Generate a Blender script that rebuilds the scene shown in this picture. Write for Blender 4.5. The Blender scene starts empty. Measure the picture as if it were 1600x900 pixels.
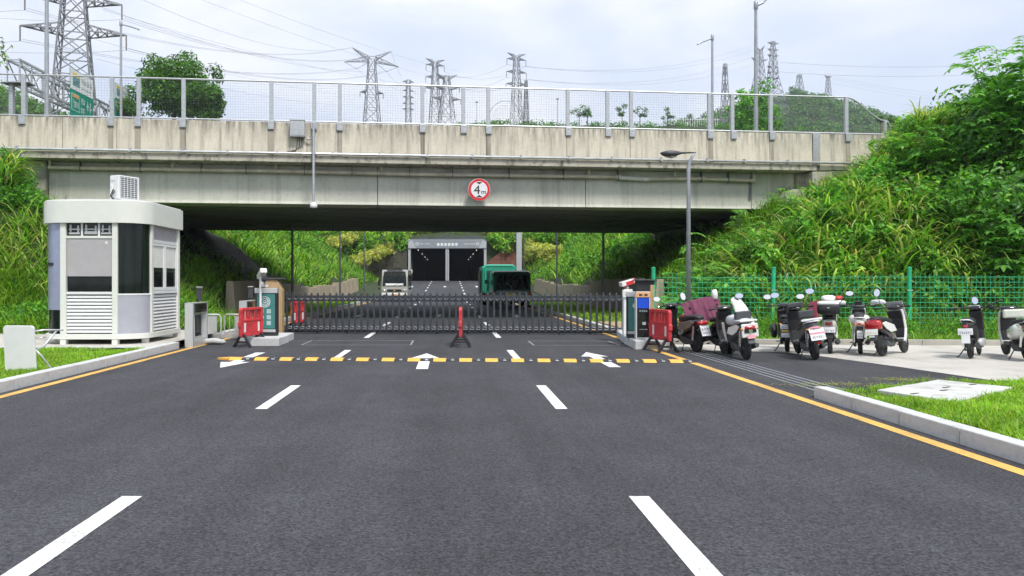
import bpy, math, random
import numpy as np
from mathutils import Vector, Matrix

random.seed(7)
rng = np.random.default_rng(7)
S = bpy.context.scene
C = S.collection
R = math.radians

# ------------------------------------------------------------------ camera
FPX = 1180.0                    # focal length in pixels of a 1600 px wide frame
VPX, VPY = 702.0, 440.0         # where the road axis meets the horizon in the (cropped) frame
CAMZ = 1.6
cam_d = bpy.data.cameras.new('camera')
cam_d.sensor_width = 36.0
cam_d.lens = FPX / 1600 * 36
cam_d.shift_x = (800 - VPX) / 1600      # the frame is an off-centre crop: road axis left of the middle
cam_d.shift_y = -(450 - VPY) / 1600
cam_d.clip_start = 0.05
cam_d.clip_end = 6000
cam = bpy.data.objects.new('camera', cam_d)
cam.location = (0, 0, CAMZ)
cam.rotation_euler = (R(90), 0, 0)
C.objects.link(cam)
S.camera = cam

# ------------------------------------------------------------------ sky, sun, exposure
SUN = Vector((0.24, -0.50, 0.83)).normalized()
SUN_EL = math.asin(SUN.z)
SUN_AZ = math.atan2(SUN.x, SUN.y)
W = bpy.data.worlds.new('World')
S.world = W
W.use_nodes = True
nt = W.node_tree
nt.nodes.clear()
def wn(t, **k):
    n = nt.nodes.new(t)
    for a, b in k.items():
        setattr(n, a, b)
    return n
wl = nt.links.new
sky = wn('ShaderNodeTexSky', sky_type='NISHITA', sun_disc=False, sun_elevation=SUN_EL, sun_rotation=SUN_AZ,
         air_density=1.5, dust_density=3.0, ozone_density=1.0)
bg1 = wn('ShaderNodeBackground'); bg1.inputs[1].default_value = 0.10
wl(sky.outputs[0], bg1.inputs[0])
tc = wn('ShaderNodeTexCoord')
mp = wn('ShaderNodeMapping'); mp.inputs['Scale'].default_value = (1.0, 1.0, 2.4); mp.inputs['Location'].default_value = (0.65, 0.2, 0.35)
wl(tc.outputs['Generated'], mp.inputs[0])
nz = wn('ShaderNodeTexNoise'); nz.inputs['Scale'].default_value = 2.3; nz.inputs['Detail'].default_value = 5; nz.inputs['Roughness'].default_value = 0.48
nz.inputs['Distortion'].default_value = 0.25
wl(mp.outputs[0], nz.inputs['Vector'])
rp = wn('ShaderNodeValToRGB')
rp.color_ramp.elements[0].position = 0.36; rp.color_ramp.elements[0].color = (0.350, 0.405, 0.520, 1)
rp.color_ramp.elements[1].position = 0.62; rp.color_ramp.elements[1].color = (0.60, 0.607, 0.63, 1)
e = rp.color_ramp.elements.new(0.48); e.color = (0.425, 0.468, 0.56, 1)
wl(nz.outputs['Fac'], rp.inputs[0])
bg2 = wn('ShaderNodeBackground'); bg2.inputs[1].default_value = 1.0
wl(rp.outputs[0], bg2.inputs[0])
mx = wn('ShaderNodeMixShader'); mx.inputs[0].default_value = 0.92
wl(bg1.outputs[0], mx.inputs[1]); wl(bg2.outputs[0], mx.inputs[2])
wo = wn('ShaderNodeOutputWorld'); wl(mx.outputs[0], wo.inputs[0])

sun_d = bpy.data.lights.new('sun', 'SUN')
sun_d.energy = 2.0
sun_d.angle = R(13)
sun_d.color = (1.0, 0.965, 0.90)
sun = bpy.data.objects.new('sun', sun_d)
sun.rotation_euler = (-SUN).to_track_quat('-Z', 'Y').to_euler()
sun.location = (0, 0, 60)
C.objects.link(sun)

S.view_settings.view_transform = 'Standard'
S.view_settings.look = 'None'
S.view_settings.exposure = 0.94
S.view_settings.gamma = 1.0
S.view_settings.use_curve_mapping = False
S.render.engine = 'CYCLES'
S.cycles.use_denoising = True
S.cycles.max_bounces = 5
S.cycles.diffuse_bounces = 4
S.cycles.glossy_bounces = 2
S.cycles.transmission_bounces = 2
S.cycles.use_adaptive_sampling = True
S.cycles.adaptive_threshold = 0.03
S.cycles.caustics_reflective = False
S.cycles.caustics_refractive = False
S.cycles.transparent_max_bounces = 8

# ------------------------------------------------------------------ pixel helpers (1600 x 900 frame), used to survey positions
def ray(px, py):
    return Vector(((px - VPX) / FPX, 1.0, (VPY - py) / FPX))
def at(px, py, Y):
    d = ray(px, py)
    return Vector((0, 0, CAMZ)) + d * (Y / d.y)
def gnd(px, py, z=0.0):
    d = ray(px, py)
    return Vector((0, 0, CAMZ)) + d * ((z - CAMZ) / d.z)

# ------------------------------------------------------------------ materials
MATS = {}
def nodes_of(name):
    m = bpy.data.materials.new(name)
    m.use_nodes = True
    t = m.node_tree
    t.nodes.clear()
    o = t.nodes.new('ShaderNodeOutputMaterial')
    p = t.nodes.new('ShaderNodeBsdfPrincipled')
    t.links.new(p.outputs[0], o.inputs[0])
    MATS[name] = m
    return m, t, p, o
def mat(name, col, rough=0.5, metal=0.0, var=0.10, scale=6.0, bump=0.0, bscale=60.0, spec=0.5, coat=0.0, stretch=(1, 1, 1), emit=None):
    """plain procedural surface: base colour with noise variation, optional fine relief"""
    m, t, p, o = nodes_of(name)
    L = t.links.new
    tc = t.nodes.new('ShaderNodeTexCoord')
    mp = t.nodes.new('ShaderNodeMapping'); mp.inputs['Scale'].default_value = stretch
    L(tc.outputs['Object'], mp.inputs[0])
    n = t.nodes.new('ShaderNodeTexNoise'); n.inputs['Scale'].default_value = scale; n.inputs['Detail'].default_value = 6
    L(mp.outputs[0], n.inputs['Vector'])
    r = t.nodes.new('ShaderNodeValToRGB')
    r.color_ramp.elements[0].position = 0.3; r.color_ramp.elements[1].position = 0.7
    r.color_ramp.elements[0].color = tuple(c * (1 - var) for c in col) + (1,)
    r.color_ramp.elements[1].color = tuple(min(1, c * (1 + var)) for c in col) + (1,)
    L(n.outputs['Fac'], r.inputs[0]); L(r.outputs[0], p.inputs['Base Color'])
    p.inputs['Roughness'].default_value = rough
    p.inputs['Metallic'].default_value = metal
    p.inputs['Specular IOR Level'].default_value = spec
    p.inputs['Coat Weight'].default_value = coat
    p.inputs['Coat Roughness'].default_value = 0.08
    if emit:
        p.inputs['Emission Color'].default_value = tuple(col) + (1,)
        p.inputs['Emission Strength'].default_value = emit
        m.cycles.emission_sampling = 'NONE'
    if bump:
        n2 = t.nodes.new('ShaderNodeTexNoise'); n2.inputs['Scale'].default_value = bscale; n2.inputs['Detail'].default_value = 4
        L(tc.outputs['Object'], n2.inputs['Vector'])
        b = t.nodes.new('ShaderNodeBump'); b.inputs['Strength'].default_value = bump; b.inputs['Distance'].default_value = 0.02
        L(n2.outputs['Fac'], b.inputs['Height']); L(b.outputs[0], p.inputs['Normal'])
    return m

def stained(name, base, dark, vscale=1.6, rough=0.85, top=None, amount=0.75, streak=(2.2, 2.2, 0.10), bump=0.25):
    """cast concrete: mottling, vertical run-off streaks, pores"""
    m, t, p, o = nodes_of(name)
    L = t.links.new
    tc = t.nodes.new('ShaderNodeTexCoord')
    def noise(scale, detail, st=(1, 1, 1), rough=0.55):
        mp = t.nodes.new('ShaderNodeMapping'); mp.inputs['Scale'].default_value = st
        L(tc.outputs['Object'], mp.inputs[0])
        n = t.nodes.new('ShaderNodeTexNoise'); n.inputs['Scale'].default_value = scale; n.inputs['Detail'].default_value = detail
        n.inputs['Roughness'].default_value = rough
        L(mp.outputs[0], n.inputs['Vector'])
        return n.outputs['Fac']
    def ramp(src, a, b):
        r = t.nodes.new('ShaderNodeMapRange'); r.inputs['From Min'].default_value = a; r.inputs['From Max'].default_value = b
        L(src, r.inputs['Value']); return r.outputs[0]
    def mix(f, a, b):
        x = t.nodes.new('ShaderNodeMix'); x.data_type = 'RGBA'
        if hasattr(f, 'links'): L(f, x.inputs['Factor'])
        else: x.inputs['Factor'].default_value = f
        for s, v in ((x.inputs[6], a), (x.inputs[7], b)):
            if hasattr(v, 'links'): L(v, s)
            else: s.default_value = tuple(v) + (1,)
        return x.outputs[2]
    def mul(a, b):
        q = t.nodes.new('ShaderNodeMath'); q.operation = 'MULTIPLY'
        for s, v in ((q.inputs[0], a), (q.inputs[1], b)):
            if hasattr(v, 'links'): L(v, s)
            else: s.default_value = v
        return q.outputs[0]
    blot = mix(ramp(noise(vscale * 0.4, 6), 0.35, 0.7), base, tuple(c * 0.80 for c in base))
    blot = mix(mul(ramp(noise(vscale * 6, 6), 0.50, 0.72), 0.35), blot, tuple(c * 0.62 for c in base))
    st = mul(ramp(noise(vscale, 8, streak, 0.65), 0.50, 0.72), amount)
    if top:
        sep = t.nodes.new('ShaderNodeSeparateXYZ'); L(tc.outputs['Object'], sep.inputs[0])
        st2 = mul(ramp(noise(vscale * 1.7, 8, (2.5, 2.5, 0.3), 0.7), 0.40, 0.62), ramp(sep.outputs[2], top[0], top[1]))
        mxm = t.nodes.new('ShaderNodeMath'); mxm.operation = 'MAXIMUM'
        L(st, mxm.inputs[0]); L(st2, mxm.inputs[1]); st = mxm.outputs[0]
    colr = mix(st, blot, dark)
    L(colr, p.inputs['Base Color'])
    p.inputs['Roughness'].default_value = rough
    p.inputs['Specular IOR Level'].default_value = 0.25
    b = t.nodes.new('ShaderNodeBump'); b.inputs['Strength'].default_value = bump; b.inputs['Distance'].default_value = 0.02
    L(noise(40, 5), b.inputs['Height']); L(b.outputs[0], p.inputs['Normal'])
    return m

def asphalt(name, c0=0.062, c1=0.098):
    m, t, p, o = nodes_of(name)
    L = t.links.new
    tc = t.nodes.new('ShaderNodeTexCoord')
    def noise(scale, detail=4, st=(1, 1, 1)):
        mp = t.nodes.new('ShaderNodeMapping'); mp.inputs['Scale'].default_value = st
        L(tc.outputs['Object'], mp.inputs[0])
        n = t.nodes.new('ShaderNodeTexNoise'); n.inputs['Scale'].default_value = scale; n.inputs['Detail'].default_value = detail
        n.inputs['Roughness'].default_value = 0.7
        L(mp.outputs[0], n.inputs['Vector']); return n.outputs['Fac']
    v = t.nodes.new('ShaderNodeTexVoronoi'); v.inputs['Scale'].default_value = 70
    L(tc.outputs['Object'], v.inputs['Vector'])
    v2 = t.nodes.new('ShaderNodeTexVoronoi'); v2.inputs['Scale'].default_value = 32; v2.feature = 'DISTANCE_TO_EDGE'
    L(tc.outputs['Object'], v2.inputs['Vector'])
    r = t.nodes.new('ShaderNodeValToRGB')
    r.color_ramp.elements[0].position = 0.30; r.color_ramp.elements[0].color = (c0 * .48, c0 * .485, c0 * .55, 1)
    r.color_ramp.elements[1].position = 0.74; r.color_ramp.elements[1].color = (c1 * 1.6, c1 * 1.61, c1 * 1.78, 1)
    e = r.color_ramp.elements.new(0.5); e.color = ((c0 + c1) / 2, (c0 + c1) / 2 * 1.0, (c0 + c1) / 2 * 1.14, 1)
    a = t.nodes.new('ShaderNodeMath'); a.operation = 'MULTIPLY_ADD'
    L(noise(30, 10), a.inputs[0]); a.inputs[1].default_value = 0.70
    sepv = t.nodes.new('ShaderNodeSeparateColor'); L(v.outputs['Color'], sepv.inputs[0])
    q = t.nodes.new('ShaderNodeMath'); q.operation = 'MULTIPLY'; q.inputs[1].default_value = 0.34
    L(sepv.outputs[0], q.inputs[0]); L(q.outputs[0], a.inputs[2]); L(a.outputs[0], r.inputs[0])
    # long tyre-worn bands and large blotches
    def band(n, lo, hi, a, b):
        k = t.nodes.new('ShaderNodeMapRange'); k.inputs[1].default_value = a; k.inputs[2].default_value = b
        k.inputs[3].default_value = lo; k.inputs[4].default_value = hi
        L(n, k.inputs[0]); return k.outputs[0]
    w = t.nodes.new('ShaderNodeMath'); w.operation = 'MULTIPLY'
    L(band(noise(0.9, 5, (1, .06, 1)), 0.78, 1.18, .35, .68), w.inputs[0])
    L(band(noise(0.5, 6), 0.76, 1.20, .3, .7), w.inputs[1])
    mm = t.nodes.new('ShaderNodeVectorMath'); mm.operation = 'SCALE'
    L(r.outputs[0], mm.inputs[0]); L(w.outputs[0], mm.inputs['Scale'])
    L(mm.outputs[0], p.inputs['Base Color'])
    p.inputs['Roughness'].default_value = 0.82
    p.inputs['Specular IOR Level'].default_value = 0.35
    b = t.nodes.new('ShaderNodeBump'); b.inputs['Strength'].default_value = 0.6; b.inputs['Distance'].default_value = 0.006
    h = t.nodes.new('ShaderNodeMath'); h.operation = 'ADD'
    L(v.outputs['Distance'], h.inputs[0]); L(v2.outputs['Distance'], h.inputs[1])
    L(h.outputs[0], b.inputs['Height']); L(b.outputs[0], p.inputs['Normal'])
    return m

def leafmat(name, trans=0.42, rough=0.5, spec=0.35):
    """leaf colour comes from the leaf's own 'col' attribute; thin leaves let light through"""
    m, t, p, o = nodes_of(name)
    L = t.links.new
    at_ = t.nodes.new('ShaderNodeAttribute'); at_.attribute_name = 'col'
    L(at_.outputs['Color'], p.inputs['Base Color'])
    p.inputs['Roughness'].default_value = rough
    p.inputs['Specular IOR Level'].default_value = spec
    tr = t.nodes.new('ShaderNodeBsdfTranslucent')
    g = t.nodes.new('ShaderNodeVectorMath'); g.operation = 'MULTIPLY'; g.inputs[1].default_value = (1.25, 1.25, 0.6)
    L(at_.outputs['Color'], g.inputs[0]); L(g.outputs[0], tr.inputs[0])
    ms = t.nodes.new('ShaderNodeMixShader'); ms.inputs[0].default_value = trans
    L(p.outputs[0], ms.inputs[1]); L(tr.outputs[0], ms.inputs[2]); L(ms.outputs[0], o.inputs[0])
    return m

def paint(name, col, wear=0.35):
    """road paint, worn thin in specks"""
    m, t, p, o = nodes_of(name)
    L = t.links.new
    tc = t.nodes.new('ShaderNodeTexCoord')
    n = t.nodes.new('ShaderNodeTexNoise'); n.inputs['Scale'].default_value = 45; n.inputs['Detail'].default_value = 8; n.inputs['Roughness'].default_value = .75
    n2 = t.nodes.new('ShaderNodeTexNoise'); n2.inputs['Scale'].default_value = 2.2; n2.inputs['Detail'].default_value = 4
    L(tc.outputs['Object'], n.inputs['Vector']); L(tc.outputs['Object'], n2.inputs['Vector'])
    a = t.nodes.new('ShaderNodeMath'); a.operation = 'MULTIPLY_ADD'; a.inputs[1].default_value = 0.5
    L(n2.outputs['Fac'], a.inputs[0]); L(n.outputs['Fac'], a.inputs[2])
    r = t.nodes.new('ShaderNodeValToRGB')
    r.color_ramp.elements[0].position = 0.84 - wear * 0.1; r.color_ramp.elements[0].color = tuple(col) + (1,)
    r.color_ramp.elements[1].position = 1.02 - wear * 0.1; r.color_ramp.elements[1].color = tuple(c * .45 + .03 for c in col) + (1,)
    L(a.outputs[0], r.inputs[0]); L(r.outputs[0], p.inputs['Base Color'])
    p.inputs['Roughness'].default_value = 0.6
    return m

asphalt('asphalt', 0.038, 0.058)
asphalt('asphalt_side', 0.034, 0.054)
paint('white_paint', (0.80, 0.80, 0.79), 1.0)
paint('yellow_paint', (0.80, 0.46, 0.10), 1.2)
paint('faint_paint', (0.30, 0.31, 0.32), 1.2)
stained('parapet_concrete', (0.67, 0.62, 0.515), (0.13, 0.12, 0.10), 1.5, top=(6.9, 7.9), amount=0.72)
stained('lip_concrete', (0.52, 0.49, 0.41), (0.03, 0.03, 0.028), 2.4, amount=1.0, streak=(1.6, 1.6, 0.9))
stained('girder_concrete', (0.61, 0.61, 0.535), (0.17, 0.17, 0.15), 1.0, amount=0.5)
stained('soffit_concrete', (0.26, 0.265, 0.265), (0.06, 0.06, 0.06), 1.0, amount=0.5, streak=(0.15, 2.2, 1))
stained('abutment_concrete', (0.42, 0.40, 0.35), (0.12, 0.11, 0.10), 1.2, amount=0.6)
stained('kerb_concrete', (0.58, 0.59, 0.59), (0.22, 0.22, 0.22), 3.0, amount=0.45, streak=(1, 1, 0.8))
stained('slab_concrete', (0.57, 0.545, 0.50), (0.22, 0.20, 0.17), 0.8, amount=0.5, streak=(1, 1, 1))
stained('pale_slab', (0.62, 0.62, 0.60), (0.24, 0.23, 0.20), 3.0, amount=0.85, streak=(1, 1, 1))
stained('brown_wall', (0.46, 0.38, 0.29), (0.14, 0.12, 0.09), 1.2, amount=0.5)
stained('dark_stone', (0.10, 0.10, 0.075), (0.03, 0.035, 0.025), 2.0, amount=0.7)
mat('soil', (0.036, 0.031, 0.022), 0.95, var=0.6, scale=2.2, bump=1.0, bscale=5)  # earth tone darkened, shade under the deck put into the colour
mat('undergrowth_soil', (0.030, 0.045, 0.014), 0.95, var=0.5, scale=5, bump=0.6, bscale=14)
mat('red_soil', (0.16, 0.065, 0.045), 0.95, var=0.3, scale=2, bump=0.5, bscale=12)
mat('far_land', (0.075, 0.11, 0.045), 0.95, var=0.4, scale=0.05)
mat('galvanised', (0.46, 0.48, 0.50), 0.45, 0.55, var=0.12, scale=9)
mat('mesh_wire', (0.13, 0.14, 0.15), 0.5, 0.3)
mat('tower_steel', (0.27, 0.275, 0.29), 0.5, 0.4, var=0.2, scale=2)
mat('mast_grey', (0.33, 0.35, 0.38), 0.45, 0.3)
mat('dark_shaded_steel', (0.10, 0.11, 0.12), 0.5, 0.3)  # dark steel; on verge posts the tone carries the underpass shade
mat('conduit_steel', (0.62, 0.64, 0.66), 0.35, 0.5, var=0.2, scale=3)
mat('beige_pipe', (0.55, 0.50, 0.40), 0.5, var=0.22, scale=2.5)
mat('pale_pipe', (0.62, 0.62, 0.58), 0.5, var=0.12)
mat('box_grey', (0.42, 0.44, 0.46), 0.5, 0.2)
mat('gate_steel', (0.060, 0.066, 0.075), 0.42, 0.35, var=0.2, scale=5)
mat('gate_dark', (0.030, 0.032, 0.036), 0.5, 0.3)
mat('booth_cream', (0.70, 0.715, 0.66), 0.38, var=0.03, coat=0.15)
mat('booth_white', (0.74, 0.75, 0.75), 0.4, var=0.04)
mat('blind_grey', (0.40, 0.385, 0.40), 0.75, var=0.04)
mat('panel_lavender', (0.40, 0.405, 0.46), 0.45, 0.1, var=0.05)
mat('blue_film', (0.34, 0.37, 0.50), 0.22, 0.3, var=0.06)
mat('dark_glass', (0.012, 0.014, 0.014), 0.05, var=0.3, spec=0.30)
mat('green_glass', (0.008, 0.013, 0.0105), 0.04, var=0.6, scale=1.4, stretch=(9, 9, .12), spec=0.32)
mat('black_plastic', (0.016, 0.016, 0.018), 0.42, var=0.25)
mat('black_gloss', (0.012, 0.012, 0.014), 0.12, var=0.2, coat=0.6)
mat('rubber', (0.022, 0.022, 0.022), 0.85, var=0.35, scale=20, bump=0.2)
mat('charcoal', (0.055, 0.06, 0.066), 0.5, var=0.15)
mat('seat_vinyl', (0.020, 0.020, 0.023), 0.55, var=0.3, scale=12, bump=0.15, bscale=120)
mat('white_plastic', (0.74, 0.75, 0.75), 0.32, var=0.04, coat=0.2)
mat('white_gloss', (0.76, 0.76, 0.74), 0.16, var=0.04, coat=0.6)
mat('cream_gloss', (0.66, 0.68, 0.60), 0.18, var=0.05, coat=0.5)
mat('olive_silver', (0.24, 0.27, 0.23), 0.25, 0.4, var=0.08, coat=0.5)
mat('stainless', (0.56, 0.57, 0.57), 0.36, 0.35, var=0.12, scale=3, stretch=(1, 1, .2))
mat('chrome', (0.72, 0.73, 0.74), 0.16, 0.95, var=0.05)
mat('mirror_face', (0.80, 0.82, 0.86), 0.05, 1.0, var=0.01)
mat('red_plastic', (0.56, 0.040, 0.048), 0.5, var=0.28, scale=5)
mat('red_gloss', (0.60, 0.012, 0.018), 0.15, var=0.1, coat=0.7)
mat('tail_red', (0.42, 0.010, 0.012), 0.1, var=0.15, coat=0.8)
mat('amber_lens', (0.75, 0.22, 0.02), 0.15, var=0.1, coat=0.7)
mat('orange_sign', (0.75, 0.36, 0.10), 0.5, var=0.08)
mat('bump_yellow', (0.80, 0.42, 0.07), 0.5, var=0.14, scale=8)
mat('bump_black', (0.030, 0.032, 0.036), 0.75, var=0.3, scale=8)
mat('teal_poster', (0.055, 0.215, 0.20), 0.28, var=0.08, scale=2)
mat('print_white', (0.72, 0.76, 0.76), 0.4, var=0.03)
mat('print_pale', (0.40, 0.54, 0.54), 0.4, var=0.05)
mat('tan_board', (0.46, 0.31, 0.165), 0.55, var=0.12, scale=4, stretch=(6, 6, .6))
mat('screen_blue', (0.008, 0.055, 0.42), 0.2, var=0.05, emit=0.22)
mat('kiosk_orange', (0.72, 0.40, 0.20), 0.45, var=0.1)
mat('maroon_cloth', (0.15, 0.034, 0.074), 0.8, var=0.22, scale=8)
mat('maroon_dark', (0.16, 0.018, 0.035), 0.75, var=0.2, scale=8)
mat('white_cloth', (0.70, 0.70, 0.66), 0.85, var=0.06)
mat('grey_cloth', (0.52, 0.54, 0.57), 0.85, var=0.08)
mat('plate_white', (0.72, 0.73, 0.74), 0.4, var=0.06)
mat('plate_yellow', (0.78, 0.56, 0.05), 0.4, var=0.1)
mat('ink', (0.13, 0.13, 0.15), 0.6, var=0.2)
mat('ink_black', (0.012, 0.012, 0.012), 0.6)
mat('pink_print', (0.62, 0.25, 0.30), 0.5, var=0.1)
mat('sign_red', (0.66, 0.022, 0.028), 0.35, var=0.06)
mat('sign_white', (0.76, 0.76, 0.77), 0.35, var=0.03)
mat('sign_green', (0.006, 0.27, 0.19), 0.35, var=0.05)
mat('sign_yellow', (0.78, 0.50, 0.02), 0.4, var=0.06)
mat('sign_blue_ink', (0.16, 0.30, 0.33), 0.4, var=0.06)
mat('fence_green', (0.020, 0.40, 0.19), 0.4, var=0.2, scale=4)
mat('truck_green', (0.006, 0.36, 0.22), 0.2, var=0.14, coat=0.5)
mat('van_green', (0.008, 0.062, 0.05), 0.2, var=0.14, coat=0.5)
mat('bus_beige', (0.30, 0.295, 0.265), 0.25, var=0.06, coat=0.4)
mat('portal_panel', (0.29, 0.31, 0.35), 0.38, 0.3, var=0.07, scale=1.5)
mat('portal_light', (0.52, 0.53, 0.56), 0.35, 0.4, var=0.06)
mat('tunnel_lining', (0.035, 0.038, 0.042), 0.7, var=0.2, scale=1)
mat('tunnel_lamp', (1.0, 0.94, 0.82), 0.3, var=0.0, emit=1.3)
stained('stain_streak', (0.40, 0.365, 0.30), (0.10, 0.095, 0.08), 2.5, amount=0.8)
mat('tan_paver', (0.45, 0.33, 0.21), 0.8, var=0.25, scale=6)
mat('timber', (0.40, 0.27, 0.15), 0.8, var=0.3, scale=4, stretch=(1, 12, 12))
mat('bark', (0.10, 0.075, 0.05), 0.9, var=0.35, scale=14, bump=0.6, bscale=30)
mat('green_stem', (0.10, 0.14, 0.045), 0.7, var=0.3, scale=10)
mat('wire_grey', (0.30, 0.31, 0.34), 0.5, 0.3)
mat('insulator', (0.22, 0.20, 0.20), 0.3)
leafmat('leaf')
leafmat('leaf_glossy', 0.25, 0.38, 0.5)
M = MATS

# ------------------------------------------------------------------ mesh helpers
class MB:
    def __init__(s): s.v = []; s.f = []
    def add(s, v, f):
        o = len(s.v); s.v += [tuple(p) for p in v]; s.f += [tuple(i + o for i in q) for q in f]; return s
    def box(s, c, d, rz=0.0, M4=None):
        x, y, z = (k / 2 for k in d)
        P = [Vector((a * x, b * y, g * z)) for g in (-1, 1) for b in (-1, 1) for a in (-1, 1)]
        if rz: P = [Matrix.Rotation(rz, 3, 'Z') @ p for p in P]
        if M4 is not None: P = [M4 @ p for p in P]
        P = [p + Vector(c) for p in P]
        return s.add(P, [(0, 2, 3, 1), (4, 5, 7, 6), (0, 1, 5, 4), (2, 6, 7, 3), (0, 4, 6, 2), (1, 3, 7, 5)])
    def span(s, a, b):
        a, b = Vector(a), Vector(b)
        return s.box((a + b) / 2, b - a)
    def bar(s, a, b, w, h=None, up=(0, 0, 1)):
        a, b = Vector(a), Vector(b); h = h or w
        d = (b - a).normalized(); up = Vector(up)
        if abs(d.dot(up)) > 0.98: up = Vector((0, 1, 0))
        x = d.cross(up).normalized() * (w / 2); y = x.cross(d).normalized() * (h / 2)
        P = [p + i * x + j * y for p in (a, b) for i, j in ((-1, -1), (1, -1), (1, 1), (-1, 1))]
        return s.add(P, [(0, 1, 2, 3), (7, 6, 5, 4), (0, 4, 5, 1), (1, 5, 6, 2), (2, 6, 7, 3), (3, 7, 4, 0)])
    def tube(s, pts, r, n=8, caps=True):
        pts = [Vector(p) for p in pts]; k = len(pts)
        rr = r if isinstance(r, (list, tuple)) else [r] * k
        V = []; px = None
        for i, p in enumerate(pts):
            d = (pts[min(i + 1, k - 1)] - pts[max(i - 1, 0)]).normalized()
            if px is None:
                u = Vector((0, 0, 1)) if abs(d.z) < .9 else Vector((1, 0, 0))
                px = d.cross(u).normalized()
            else:
                px = (px - d * px.dot(d)).normalized()
            py = d.cross(px)
            for j in range(n):
                a = 2 * math.pi * j / n
                V.append(p + (px * math.cos(a) + py * math.sin(a)) * rr[i])
        F = [(i * n + j, i * n + (j + 1) % n, (i + 1) * n + (j + 1) % n, (i + 1) * n + j) for i in range(k - 1) for j in range(n)]
        if caps: F += [tuple(range(n))[::-1], tuple((k - 1) * n + j for j in range(n))]
        return s.add(V, F)
    def prism(s, prof, a, b, axis='y'):
        """polygon profile extruded from a to b along an axis; profile gives the other two coordinates in order"""
        def P(u, w, t): return {'x': (t, u, w), 'y': (u, t, w), 'z': (u, w, t)}[axis]
        n = len(prof)
        V = [P(u, w, a) for u, w in prof] + [P(u, w, b) for u, w in prof]
        F = [(i, (i + 1) % n, n + (i + 1) % n, n + i) for i in range(n)] + [tuple(range(n))[::-1], tuple(range(n, 2 * n))]
        return s.add(V, F)
    def loft(s, secs, n=16, pw=2.6):
        """superellipse rings along x: (x, yc, zc, half width, half height)"""
        V = []
        for x, yc, zc, hw, hh in secs:
            for j in range(n):
                a = 2 * math.pi * j / n
                ca, sa = math.cos(a), math.sin(a)
                V.append((x, yc + hw * math.copysign(abs(ca) ** (2 / pw), ca), zc + hh * math.copysign(abs(sa) ** (2 / pw), sa)))
        k = len(secs)
        F = [(i * n + j, i * n + (j + 1) % n, (i + 1) * n + (j + 1) % n, (i + 1) * n + j) for i in range(k - 1) for j in range(n)]
        F += [tuple(range(n))[::-1], tuple((k - 1) * n + j for j in range(n))]
        return s.add(V, F)
    def lathe(s, prof, c=(0, 0, 0), axis='z', n=20):
        """(radius, height) profile turned about an axis through c"""
        V = []
        for r, h in prof:
            for j in range(n):
                a = 2 * math.pi * j / n; u, w = r * math.cos(a), r * math.sin(a)
                p = {'z': (u, w, h), 'y': (u, h, w), 'x': (h, u, w)}[axis]
                V.append((p[0] + c[0], p[1] + c[1], p[2] + c[2]))
        k = len(prof)
        F = [(i * n + j, i * n + (j + 1) % n, (i + 1) * n + (j + 1) % n, (i + 1) * n + j) for i in range(k - 1) for j in range(n)]
        F += [tuple(range(n))[::-1], tuple((k - 1) * n + j for j in range(n))]
        return s.add(V, F)
    def build(s, name, m, parent=None, bev=0.0, smooth=False, seg=2):
        me = bpy.data.meshes.new(name)
        me.from_pydata([tuple(p) for p in s.v], [], s.f)
        me.materials.append(M[m] if isinstance(m, str) else m)
        import bmesh
        bm = bmesh.new(); bm.from_mesh(me); bmesh.ops.recalc_face_normals(bm, faces=bm.faces); bm.to_mesh(me); bm.free()
        o = bpy.data.objects.new(name, me); C.objects.link(o)
        if smooth:
            me.shade_smooth()
            md = o.modifiers.new('ws', 'EDGE_SPLIT') if smooth == 'split' else None
            if md: md.split_angle = R(40)
        if bev:
            b = o.modifiers.new('bevel', 'BEVEL'); b.width = bev; b.segments = seg; b.limit_method = 'ANGLE'; b.angle_limit = R(35)
        if parent is not None: o.parent = parent
        return o
def tag(o, label, cat, group=None, kind=None):
    o['label'] = label
    o['category'] = cat
    if group: o['group'] = group
    if kind: o['kind'] = kind
    return o
def thing(name, label, cat, loc=(0, 0, 0), rz=0.0, group=None, kind=None):
    o = bpy.data.objects.new(name, None); C.objects.link(o)
    o.empty_display_size = 0.2
    o.location = loc; o.rotation_euler = (0, 0, rz)
    return tag(o, label, cat, group, kind)
def copy_part(o, parent, loc=None):
    c = o.copy(); C.objects.link(c); c.parent = parent
    if loc is not None: c.location = loc
    return c
def text_mesh(body, size):
    cu = bpy.data.curves.new('t', 'FONT'); cu.body = body; cu.size = size; cu.extrude = 0.004; cu.align_x = 'CENTER'
    o = bpy.data.objects.new('t', cu); C.objects.link(o)
    me = bpy.data.meshes.new_from_object(o.evaluated_get(bpy.context.evaluated_depsgraph_get()))
    bpy.data.objects.remove(o)
    return me
def glyphs(mb, x0, z0, w, h, n, y, rnd, t=0.002):
    """a row of n unreadable stroke marks in the x-z plane at depth y"""
    cw = w / n
    for i in range(n):
        cx = x0 + cw * (i + .5); q = cw * .40; s = max(cw * .11, h * .07)
        for _ in range(3):
            z = z0 + h * rnd.uniform(.08, .92); mb.box((cx, y, z), (q * 2 * rnd.uniform(.6, 1), t, s))
        for _ in range(2):
            mb.box((cx + rnd.uniform(-q, q) * .8, y - t * .3, z0 + h * .5), (s, t, h * rnd.uniform(.6, 1)))

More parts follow.
